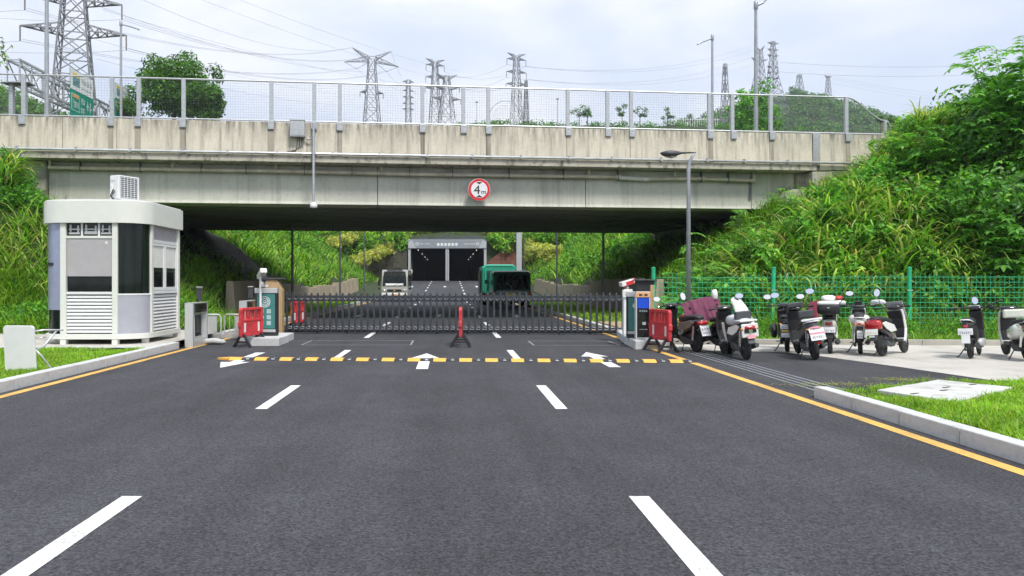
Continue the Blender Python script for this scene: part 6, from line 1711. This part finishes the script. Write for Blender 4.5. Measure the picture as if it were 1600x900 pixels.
# structures on the ridge
Y = 182; c_ = at(790, 183, Y); R_ = 22 * Y / FPX
zr = float(hgt(c_.x, Y))
ar = thing('arched_trellis', 'white arched trellis standing on the ridge below a pylon', 'trellis', (c_.x, Y, zr))
zo = c_.z - zr
for r_, t_ in ((R_ * 1.15, .07), (R_ * .85, .05)):
    MB().tube([(r_ * math.cos(R(a)), 0, zo + r_ * math.sin(R(a))) for a in range(0, 181, 12)], t_, 6).build('arch', 'mast_grey' if r_ > R_ else 'white_plastic', ar, smooth=True)
for i in range(13):
    x = -R_ * .8 + R_ * 1.6 * i / 12; MB().span((x - .06, -.03, -.2), (x + .06, .03, zo + math.sqrt(max(0, (R_ * .85) ** 2 - x * x)) * .96)).build('trellis_bar', 'white_plastic', ar)
for s in (-1, 1):
    MB().span((s * R_ * 1.15 - .07, -.07, -.3), (s * R_ * 1.15 + .07, .07, zo)).build('arch_post', 'mast_grey', ar)
for px, yt, lab in ((745, 160, 'short lamp mast on the ridge left of the arched trellis'), (871, 155, 'short lamp mast on the ridge beside the leftmost ridge tree')):
    p = at(px, yt, Y); z = float(hgt(p.x, Y)); t = thing('lamp_mast', lab, 'lamp mast', (p.x, Y, z))
    MB().tube([(0, 0, -.2), (0, 0, p.z - z)], .08, 6).build('pole', 'mast_grey', t)
    MB().lathe([(.35, 0), (.40, .08), (.2, .2)], (0, 0, p.z - z), 'z', 10).build('lamp_ring', 'mast_grey', t)
for (a, b, lab) in ((655, 735, 'pale picket fence on the ridge at the foot of the pylons'), (1050, 1125, 'pale picket fence on the ridge below the right-hand hill')):
    x0_, x1_ = at(a, 185, Y).x, at(b, 185, Y).x; t = thing('picket_fence', lab, 'picket fence', (x0_, Y, 0))
    n = int((x1_ - x0_) / .55); zg_ = lambda x: float(hgt(x0_ + x, Y))
    zt__ = at((a + b) / 2, 177 if a < 800 else 184, Y).z
    pk = None
    for i in range(n):
        x = i * .55
        if pk is None: pk = MB().span((-.05, -.03, -2.5), (.05, .03, 0)).build('picket', 'white_plastic', t)
        else: pk = copy_part(pk, t)
        pk.location = (x, 0, zt__)
    MB().span((0, .035, zt__ - .5), (x1_ - x0_, .08, zt__ - .4)).build('rail', 'white_plastic', t)

# ------------------------------------------------------------------ vegetation
def stuff(name, parts, label, cat, m='leaf'):
    v, f, k = join(parts); o = np_mesh(name, v, f, m, k)
    return tag(o, label, cat, kind='stuff')
def on(x, y, dz=0.0): return np.stack([x, y, hgt(x, y) + dz], 1)
def clumps(cx, cy, per, spread, L, Wd, cols, tilt=(5, 40), droop=(40, 115), nseg=4, zf=None):
    n = len(cx)
    x = np.repeat(cx, per) + rng.normal(0, spread, n * per); y = np.repeat(cy, per) + rng.normal(0, spread, n * per)
    g_ = np.repeat(rng.uniform(.72, 1.22, n), per); Ls = np.repeat(rng.uniform(L[0], L[1], n), per) * rng.uniform(.55, 1.15, n * per)
    b_ = on(x, y) if zf is None else np.stack([x, y, np.full(n * per, zf)], 1)
    return blades(b_, Ls, Wd, tilt, droop, nseg, cols, clump_gain=g_)
def patch(x, y, s=1.0): return np.sin(x * .83 * s + 1.7 * np.sin(y * .61 * s + .4)) + .8 * np.sin(y * 1.13 * s - .7 * np.cos(x * .47 * s))
def leafmass(cx, cy, per, rad, size, cols, up=(.2, .9), aspect=.55):
    c = on(cx, cy); c[:, 2] += rng.uniform(up[0], up[1], len(cx))
    return clump_leaves(c, rng.uniform(.7, 1.3, len(cx)) * rad, per, size, cols, aspect)
def scat(n, x0, x1, y0, y1, ok=None):
    x = rng.uniform(x0, x1, n); y = rng.uniform(y0, y1, n)
    if ok is not None:
        m = ok(x, y); x, y = x[m], y[m]
    return x, y

PALE = [(.10, .20, .055), (.13, .235, .06)]
# right slope behind the green fence
BYF = lambda x: 30 + .1073 * x
RS = lambda x, y: ((y < BYF(x) - .35) | (x > 18.6)) & (y < 34)
x, y = scat(1150, 8.6, 27, 22.5, 33, RS); p_ = patch(x, y)
a = p_ > .15; b_ = p_ < -.55; c_ = ~a & ~b_
parts = [clumps(x[a], y[a], 30, .16, (.9, 1.5), .06, CANE, (4, 30), (60, 135), 5),
         clumps(x[c_], y[c_], 30, .20, (.6, 1.15), .028, GRASS, (8, 45), (40, 110), 3),
         leafmass(x[b_], y[b_], 110, .42, .15, BUSH, (.25, 1.0))]
x, y = scat(420, 8.6, 27, 22.6, 32, RS); parts.append(leafmass(x, y, 60, .36, .11, BUSH, (.1, .7)))
NB = lambda x, y: RS(x, y) & ~((x > 11.2) & (x < 17.0) & (y > 26.2))
x, y = scat(125, 8.3, 17.5, 22.7, 25.6, NB); parts.append(clumps(x, y, 34, .15, (1.4, 2.3), .075, CANE, (2, 22), (70, 150), 5))
x, y = scat(120, 8.6, 19, 25, 30, NB); parts.append(clumps(x, y, 30, .15, (1.2, 1.9), .07, CANE, (2, 24), (70, 150), 5))
x, y = scat(120, 8.3, 18, 22.7, 26.0, NB); parts.append(leafmass(x, y, 55, .40, .19, BUSH + PALE, (.5, 1.6), .6))
x, y = scat(70, 8.6, 19, 25.5, 30, NB); parts.append(leafmass(x, y, 55, .42, .20, BUSH + PALE, (.4, 1.2), .6))
x, y = scat(110, 9, 20, 22.6, 27, RS); parts.append(clumps(x, y, 22, .18, (.6, 1.0), .024, DRY, (10, 50), (50, 120), 4))
stuff('slope_plants', parts, 'dense tall grass and leafy plants covering the right slope', 'slope plants')
# growth creeping under the front edge of the deck
parts = []
for x0, x1 in ((9.2, 14.5), (-15.5, -9.9)):
    x, y = scat(420, x0, x1, 0, 4.5, lambda x, y: rng.random(len(x)) < 1 - y / 5); parts.append(clumps(x, y + BYF(x) - .3, 26, .2, (.4, .9), .026, GRASS, (8, 45), (30, 110), 4))
for x0, x1 in ((9.2, 13.5), (-14.5, -9.9)):
    x, y = scat(520, x0, x1, 2.0, 15, lambda x, y: rng.random(len(x)) < 1.1 - (np.abs(x) - 9) / 6); parts.append(clumps(x, y + BYF(x), 14, .22, (.3, .7), .034, GRASS, (10, 50), (30, 110), 3))
stuff('shade_plants', parts, 'sparse grass on the shaded banks under the overpass', 'grass')
# grass and weeds at the foot of the fence
x, y = scat(700, 6.3, 21, 19.75, 22.4, lambda x, y: y > 19.9 - (x - 6) * .10)
parts = [clumps(x, y, 22, .12, (.22, .55), .015, GRASS + [(.19, .26, .07)], (10, 55), (30, 110), 3)]
x, y = scat(170, 6.3, 21, 20.4, 22.6); parts.append(leafmass(x, y, 55, .26, .085, BUSH, (.08, .5)))
x, y = scat(230, 7.2, 21, 21.0, 22.6); parts.append(clumps(x, y, 22, .13, (.6, 1.25), .017, GRASS + DRY[2:], (4, 30), (30, 110), 4))
stuff('weeds', parts, 'weeds and grass growing through the green fence', 'weeds')
# left slope behind the booth
LS = lambda x, y: (y < BYF(x) - .35) | (x < -19.5)
x, y = scat(1250, -27, -9.3, 21.4, 32, LS); p_ = patch(x, y)
a = p_ > .5; b_ = p_ < -.8; c_ = ~a & ~b_
parts = [clumps(x[a], y[a], 30, .16, (.9, 1.6), .042, CANE, (4, 30), (60, 130), 5),
         clumps(x[c_], y[c_], 28, .20, (.6, 1.15), .029, GRASS, (8, 45), (40, 110), 3),
         leafmass(x[b_], y[b_], 100, .40, .13, BUSH, (.2, .9))]
x, y = scat(500, -12.5, -6.9, 21.7, 31, lambda x, y: (x < -8.6) | (y > 23.8)); parts.append(clumps(x, y, 30, .16, (.45, .85), .018, GRASS, (6, 40), (30, 100), 4))
x, y = scat(200, -14, -9.7, 28.5, 35.5, lambda x, y: y < 30.5 + (x + 14) * 1.1); parts.append(clumps(x, y, 30, .2, (.4, .9), .022, GRASS, (6, 45), (30, 100), 4))
x, y = scat(240, -16.5, -10.5, 21.3, 23.6); parts.append(clumps(x, y, 34, .18, (.7, 1.2), .022, GRASS + [(.20, .29, .045)], (6, 38), (40, 110), 4))
stuff('slope_plants', parts, 'dense tall grass covering the left slope around the booth', 'slope plants')
# verges behind the gate
parts = []
for x0, x1 in ((-9.4, -6.75), (5.3, 8.6)):
    x, y = scat(650, x0, x1, 26.5, 58); parts.append(clumps(x, y, 18, .22, (.10, .24), .024, LAWN, (10, 50), (20, 90), 2, zf=.11))
stuff('verge_grass', parts, 'short grass on the verges behind the gate', 'grass')
# slopes of the cutting beyond the overpass
parts = []
for s, x0, x1 in ((1, 9.4, 24), (-1, -26, -10.1)):
    x, y = scat(1850, x0, x1, 46.5, 104, lambda x, y: rng.random(len(x)) < np.clip(1.5 - np.abs(x) / 26, .2, 1)); p_ = patch(x, y, .5)
    a = p_ > -1.1
    parts += [clumps(x[a], y[a], 14, .34, (.8, 1.6), .095, GRASS, (8, 45), (40, 110), 3), leafmass(x[~a], y[~a], 34, .65, .30, BUSH + GRASS[:2], (.2, .9))]
    x, y = scat(420, x0, x0 + 7, 38.5, 49, lambda x, y: rng.random(len(x)) < np.clip((y - 38) / 7, 0, 1));  parts.append(clumps(x, y, 26, .3, (.6, 1.1), .06, GRASS, (8, 45), (40, 110), 3))
x, y = scat(1000, -30, 30, 104.4, 120, lambda x, y: (np.abs(x + .2) > 5.6) | (y > 106)); parts += [leafmass(x, y, 34, .95, .50, LAWN + BUSH, (.0, .7))]
for xa_, xb_, nn_ in ((-32, -11.3, 260), (10.2, 32, 260), (-11.3, -5.8, 30), (5.6, 10, 26)):
    c_ = np.stack([rng.uniform(xa_, xb_, nn_), rng.uniform(103.0, 103.6, nn_), rng.uniform(2.0 if nn_ > 99 else 6.4, 8.6, nn_)], 1)
    if nn_ < 99: c_[:, 2] = rng.uniform(6.0, 8.4, nn_)
    parts.append(clump_leaves(c_, rng.uniform(.6, 1.0, nn_), 45, .38, LAWN + BUSH, .6))
x, y = scat(420, -24, 24, 104.5, 112, lambda x, y: (np.abs(x + .2) > 5.6) | (y > 105.4)); parts += [leafmass(x, y, 34, .8, .36, LAWN, (.1, .6))]
stuff('cutting_plants', parts, 'green plants on the slopes of the cutting beyond the overpass', 'slope plants')
x, y = scat(520, -20, 85, 168, 196); 
stuff('ridge_grass', [leafmass(x, y, 26, 1.3, .55, DARKLEAF + BUSH[:2], (.1, .5))], 'low dark scrub along the ridge behind the overpass', 'scrub')
# yellow-leaved hedges near the portal
def hedge(label, pts, w, h, n, seed):
    t = thing('hedge', label, 'hedge'); P = [Vector(p) for p in pts]; cs = []
    L = [(P[i + 1] - P[i]).length for i in range(len(P) - 1)]; tot = sum(L)
    for i in range(n):
        u = rng.uniform(0, tot); k = 0
        while u > L[k] and k < len(L) - 1: u -= L[k]; k += 1
        q = P[k].lerp(P[k + 1], u / L[k]); q = q + Vector((rng.uniform(-w, w), rng.uniform(-w, w) * .6, 0))
        cs.append((q.x, q.y, max(float(hgt(q.x, q.y)), q.z) + rng.uniform(.1, h)))
    v, f, k = clump_leaves(np.array(cs), .55, 50, .26, YELLOW, .7)
    np_mesh('foliage', v, f, 'leaf', k, t)
    mb = MB()
    for c in cs[:14]: mb.tube([(c[0], c[1], float(hgt(c[0], c[1])) - .1), (c[0] + .1, c[1], c[2])], .03, 5)
    mb.build('stems', 'bark', t)['kind'] = 'stuff'
hedge('yellow-green hedge climbing the bank left of the tunnel portal', [(-12.6, 97, 3.6), (-10.2, 100, 4.4), (-7.6, 104.6, 6.2), (-5.9, 105.4, 7.0)], 1.0, 1.1, 110, 1)
hedge('yellow-green hedge on the slope above the left bank', [(-15, 98, 6), (-13, 104.9, 8.0), (-10.5, 106.5, 8.9)], 1.0, .9, 70, 2)
hedge('yellow-green hedge in the middle above the tunnel portal', [(-4.6, 106.2, 8.6), (-1.8, 106.8, 8.8)], .6, .6, 32, 3)
hedge('yellow-green hedge on the bank right of the tunnel portal', [(5.6, 105.3, 7.4), (8.6, 106.2, 8.3), (10.6, 104, 6.6), (12.2, 99, 5.0)], 1.0, 1.0, 110, 4)
hedge('yellow-green hedge beside the tall sign column', [(9.9, 94, 4.2), (11.4, 92, 4.6), (12.2, 88, 4.2)], .8, 1.4, 80, 5)

# distinct plants on the right slope
def leaves_dir(pos, T, N, size, aspect, cols, gain=None):
    n = len(pos); T = T / np.linalg.norm(T, axis=1, keepdims=True); N = N - T * (N * T).sum(1, keepdims=True); N /= np.linalg.norm(N, axis=1, keepdims=True) + 1e-9
    B = np.cross(N, T); s = size * rng.uniform(.75, 1.2, n); w = s * aspect; e = lambda q: q[:, None]
    V = np.stack([pos, pos + T * e(s * .45) + B * e(w * .5) + N * e(s * .06), pos + T * e(s) - N * e(s * .15), pos + T * e(s * .45) - B * e(w * .5) + N * e(s * .06), pos + T * e(s * .5)], 1).reshape(-1, 3)
    i = np.arange(n) * 5; F = np.concatenate([np.stack([i, i + 4, i + 2, i + 1], 1), np.stack([i, i + 3, i + 2, i + 4], 1)])
    col = palette(n, cols, .14)
    if gain is not None: col = col * gain[:, None]
    return V, F, np.repeat(col, 5, 0)
def frond_plant(name, label, cat, x, y, H, nst, nfr, fl, npair, lf, cols, spread=.55, aspect=.42, lm='leaf', droop=70, up0=55, topfrac=.15, lmin=.55):
    """stems carrying compound leaves: a bent rachis with paired leaflets"""
    z = float(hgt(x, y)); t = thing(name, label, cat, (x, y, z)); pos = []; Td = []; Nn = []; gg = []
    for s in range(nst):
        mb = MB()
        a = rng.uniform(0, 2 * np.pi); ln = H * rng.uniform(lmin, 1.0); tip = Vector((math.cos(a) * spread * rng.uniform(.3, 1), math.sin(a) * spread * rng.uniform(.3, 1), ln))
        p0 = Vector((rng.uniform(-.12, .12), rng.uniform(-.12, .12), -.1)); mid = p0.lerp(tip, .5) + Vector((0, 0, ln * .08))
        mb.tube([p0, mid, tip], [.022, .016, .006], 6)
        for k in range(nfr):
            u = topfrac + (1 - topfrac) * (k + rng.uniform(0, 1)) / nfr; u = min(u, 1)
            b = (p0 * (1 - u) ** 2 + mid * 2 * u * (1 - u) + tip * u * u); az = rng.uniform(0, 2 * np.pi); th = R(rng.uniform(up0 - 25, up0 + 20)); P = b.copy(); L = fl * rng.uniform(.6, 1.15); g = rng.uniform(.8, 1.2)
            pts = [P.copy()]
            for j in range(npair):
                th2 = th + R(droop) * (j / npair) ** 1.2
                D = Vector((math.cos(az) * math.sin(th2), math.sin(az) * math.sin(th2), math.cos(th2))); P = P + D * (L / npair); pts.append(P.copy())
                sd = Vector((-math.sin(az), math.cos(az), 0))
                for q in (-1, 1):
                    pos.append(P[:]); Td.append((sd * q + D * .55 + Vector((0, 0, -.15)))[:]); Nn.append((sd.cross(D) * -1 + Vector((0, 0, .6)))[:]); gg.append(g)
            pos.append(P[:]); Td.append(D[:]); Nn.append((0, 0, 1)); gg.append(g)
            mb.tube([pts[0], pts[len(pts) // 2], pts[-1]], [.007, .005, .002], 4)
        mb.build('stem', 'green_stem', t, smooth=True)['kind'] = 'stuff'
    v, f, k = leaves_dir(np.array(pos), np.array(Td), np.array(Nn), lf, aspect, cols, np.array(gg)); np_mesh('foliage', v, f, lm, k, t)
    return t
PIN = [(.075, .190, .040), (.100, .225, .050), (.055, .150, .035), (.135, .260, .065)]
frond_plant('compound_leaf_shrub', 'tall shrub with paired compound leaves behind the slim street lamp', 'shrub', 8.15, 24.6, 3.2, 9, 9, .75, 8, .20, PIN, .75)
frond_plant('compound_leaf_shrub', 'low spreading shrub with paired leaves left of the slim street lamp', 'shrub', 7.35, 24.0, 1.9, 8, 8, .7, 8, .17, PIN, .6)
frond_plant('compound_leaf_shrub', 'feathery shrub in front of the right end of the girder', 'shrub', 10.6, 27.2, 2.6, 8, 13, .5, 9, .17, [(.06, .14, .035), (.085, .18, .05), (.12, .21, .07)], .5, .22)
frond_plant('compound_leaf_shrub', 'feathery shrub in front of the drain pipe elbow', 'shrub', 12.4, 27.6, 2.3, 9, 13, .5, 9, .18, [(.07, .16, .04), (.10, .20, .05), (.14, .23, .08)], .45, .22)
frond_plant('compound_leaf_shrub', 'tall compound-leaved sapling rising at the top right edge', 'shrub', 18.9, 25.2, 6.6, 20, 20, .95, 7, .27, PIN + [(.045, .125, .03)], 1.5, .46, lmin=.7)
frond_plant('compound_leaf_shrub', 'compound-leaved shrub on the skyline left of the tall sapling', 'shrub', 16.9, 26.6, 2.6, 9, 11, .8, 8, .22, PIN, 1.0, .40)
frond_plant('compound_leaf_shrub', 'compound-leaved shrub low at the right edge above the fence', 'shrub', 17.2, 23.6, 3.0, 12, 11, .85, 7, .25, [(.045, .125, .03), (.06, .155, .035), (.085, .19, .045)], 1.1, .48)
def cane(label, x, y, n, L, Wd=.055):
    z = float(hgt(x, y)); t = thing('cane_grass', label, 'cane grass', (x, y, z))
    b = np.stack([rng.normal(0, .16, n), rng.normal(0, .16, n), np.full(n, -.05)], 1)
    h0 = rng.uniform(0, .45, n) * L; b[:, 2] += h0
    v, f, k = blades(b, rng.uniform(.55, .95, n) * L, Wd, (4, 32), (70, 150), 6, CANE); np_mesh('blades', v, f, 'leaf', k, t)
    mb = MB()
    for i in range(10):
        a = rng.uniform(0, 6.28); mb.tube([(b[i, 0], b[i, 1], -.1), (b[i, 0] * 1.4 + .08 * math.cos(a), b[i, 1] * 1.4 + .08 * math.sin(a), L * .75)], [.016, .007], 5)
    mb.build('stalks', 'green_stem', t)['kind'] = 'stuff'
for lab, x, y, n, L in (('tall cane grass clump on the right slope below the lamp-side shrubs', 13.6, 24.8, 170, 1.8), ('cane grass clump just above the fence left of the dense bush', 15.6, 23.9, 150, 1.7), ('leaning cane grass clump above the lone moped', 14.2, 26.0, 170, 1.8), ('cane grass clump low behind the second fence post', 10.6, 24.0, 140, 1.5), ('cane grass clump left of the concrete cheek wall', 12.9, 26.8, 150, 1.7), ('cane grass clump in front of the concrete cheek wall', 14.5, 27.0, 120, 1.2), ('large cane grass clump on the crest right of the parapet end', 18.0, 28.4, 220, 1.8),
                      ('cane grass clump below the crest right of the abutment', 16.2, 26.3, 170, 1.3), ('arching cane grass clump in the middle of the right slope', 15.3, 25.3, 180, 1.7), ('cane grass clump on the skyline of the right slope', 18.6, 28.3, 220, 1.7),
                      ('cane grass clump above the scooters with a top box', 11.6, 25.4, 170, 1.7), ('cane grass clump directly right of the slim street lamp', 9.9, 25.4, 150, 1.6), ('cane grass clump at the left frame edge below the parapet', -15.6, 26.6, 180, 1.9), ('cane grass clump between the booth and the left abutment', -14.0, 27.0, 150, 1.7)):
    cane(lab, x, y, n, L)
x0 = 18.6; y0 = 24.2
tree('dense broad-leaved bush filling the right edge of the frame', x0, y0, float(hgt(x0, y0)), 4, 2.3, 1.9, 1.9, 95, 60, .21, BUSH + DARKLEAF[:3], name='broadleaf_bush', cat='bush', crad=.26, lm='leaf_glossy', trunk_r=.07, aspect=.62)
x0 = 19.6; y0 = 26.4
tree('taller broad-leaved bush behind the dense bush at the right edge', x0, y0, float(hgt(x0, y0)), 5, 2.2, 2.1, 2.0, 80, 60, .22, BUSH + DARKLEAF[:2], name='broadleaf_bush', cat='bush', crad=.28, lm='leaf_glossy', trunk_r=.07, aspect=.6)
x0 = 16.9; y0 = 25.2
tree('mid-green leafy bush between the cane grass and the dense right bush', x0, y0, float(hgt(x0, y0)), 3, 1.5, 1.2, 1.1, 50, 60, .17, BUSH, name='broadleaf_bush', cat='bush', crad=.3, trunk_r=.05, aspect=.6)
# tree beyond the left edge whose twigs reach into the frame
t = frond_plant('overhanging_tree', 'leafy twigs reaching in at the top left edge', 'tree', -16.6, 23.6, .6, 1, 1, .2, 2, .1, DARKLEAF, .2)
mb = MB(); pos = []; Td = []; Nn = []
z0 = float(hgt(-16.6, 23.6))
mb.tube([(0, 0, -.1), (.1, 0, 3.0), (.6, .05, 4.6)], [.12, .10, .07], 8)
for k in range(11):
    e_ = at(rng.uniform(-45, 24), rng.uniform(52, 100) if k else 130, 23.4 + rng.uniform(-.5, .5)) - Vector((-16.6, 23.6, z0)); s_ = Vector((.3 + .3 * rng.random(), .03, 4.4)); md_ = s_.lerp(e_, .55) + Vector((0, 0, .5))
    mb.tube([s_, md_, e_], [.035, .02, .006], 5)
    for j in range(26):
        u = rng.uniform(.55, 1.02); b = s_ * (1 - u) ** 2 + md_ * 2 * u * (1 - u) + e_ * u * u
        pos.append((b + Vector(rng.normal(0, .07, 3)))[:]); a = rng.uniform(0, 6.28); Td.append((math.cos(a) * .7 + .4, math.sin(a) * .6, -.45 + rng.normal(0, .35))); Nn.append((rng.normal(0, .5), -.5, .8))
mb.build('branches', 'bark', t, smooth=True)
v, f, k = leaves_dir(np.array(pos), np.array(Td), np.array(Nn), .20, .34, DARKLEAF + [(.16, .16, .05)]); np_mesh('twig_leaves', v, f, 'leaf', k, t)

# ------------------------------------------------------------------ air: thin even haze round the whole scene
hzb = MB().span((-1620, -450, -1.2), (1620, 2700, 165)).build('haze', 'ink')
hzb.data.materials.clear()
hm_ = bpy.data.materials.new('haze_air'); hm_.use_nodes = True
t_ = hm_.node_tree; t_.nodes.clear()
pv_ = t_.nodes.new('ShaderNodeVolumePrincipled'); pv_.inputs['Color'].default_value = (0.84, 0.90, 1.0, 1); pv_.inputs['Density'].default_value = 0.00028
pv_.inputs['Anisotropy'].default_value = 0.1
ou_ = t_.nodes.new('ShaderNodeOutputMaterial'); t_.links.new(pv_.outputs[0], ou_.inputs['Volume'])
hzb.data.materials.append(hm_)
tag(hzb, 'thin pale haze filling the air over the whole valley', 'haze', kind='stuff')
S.cycles.volume_bounces = 0
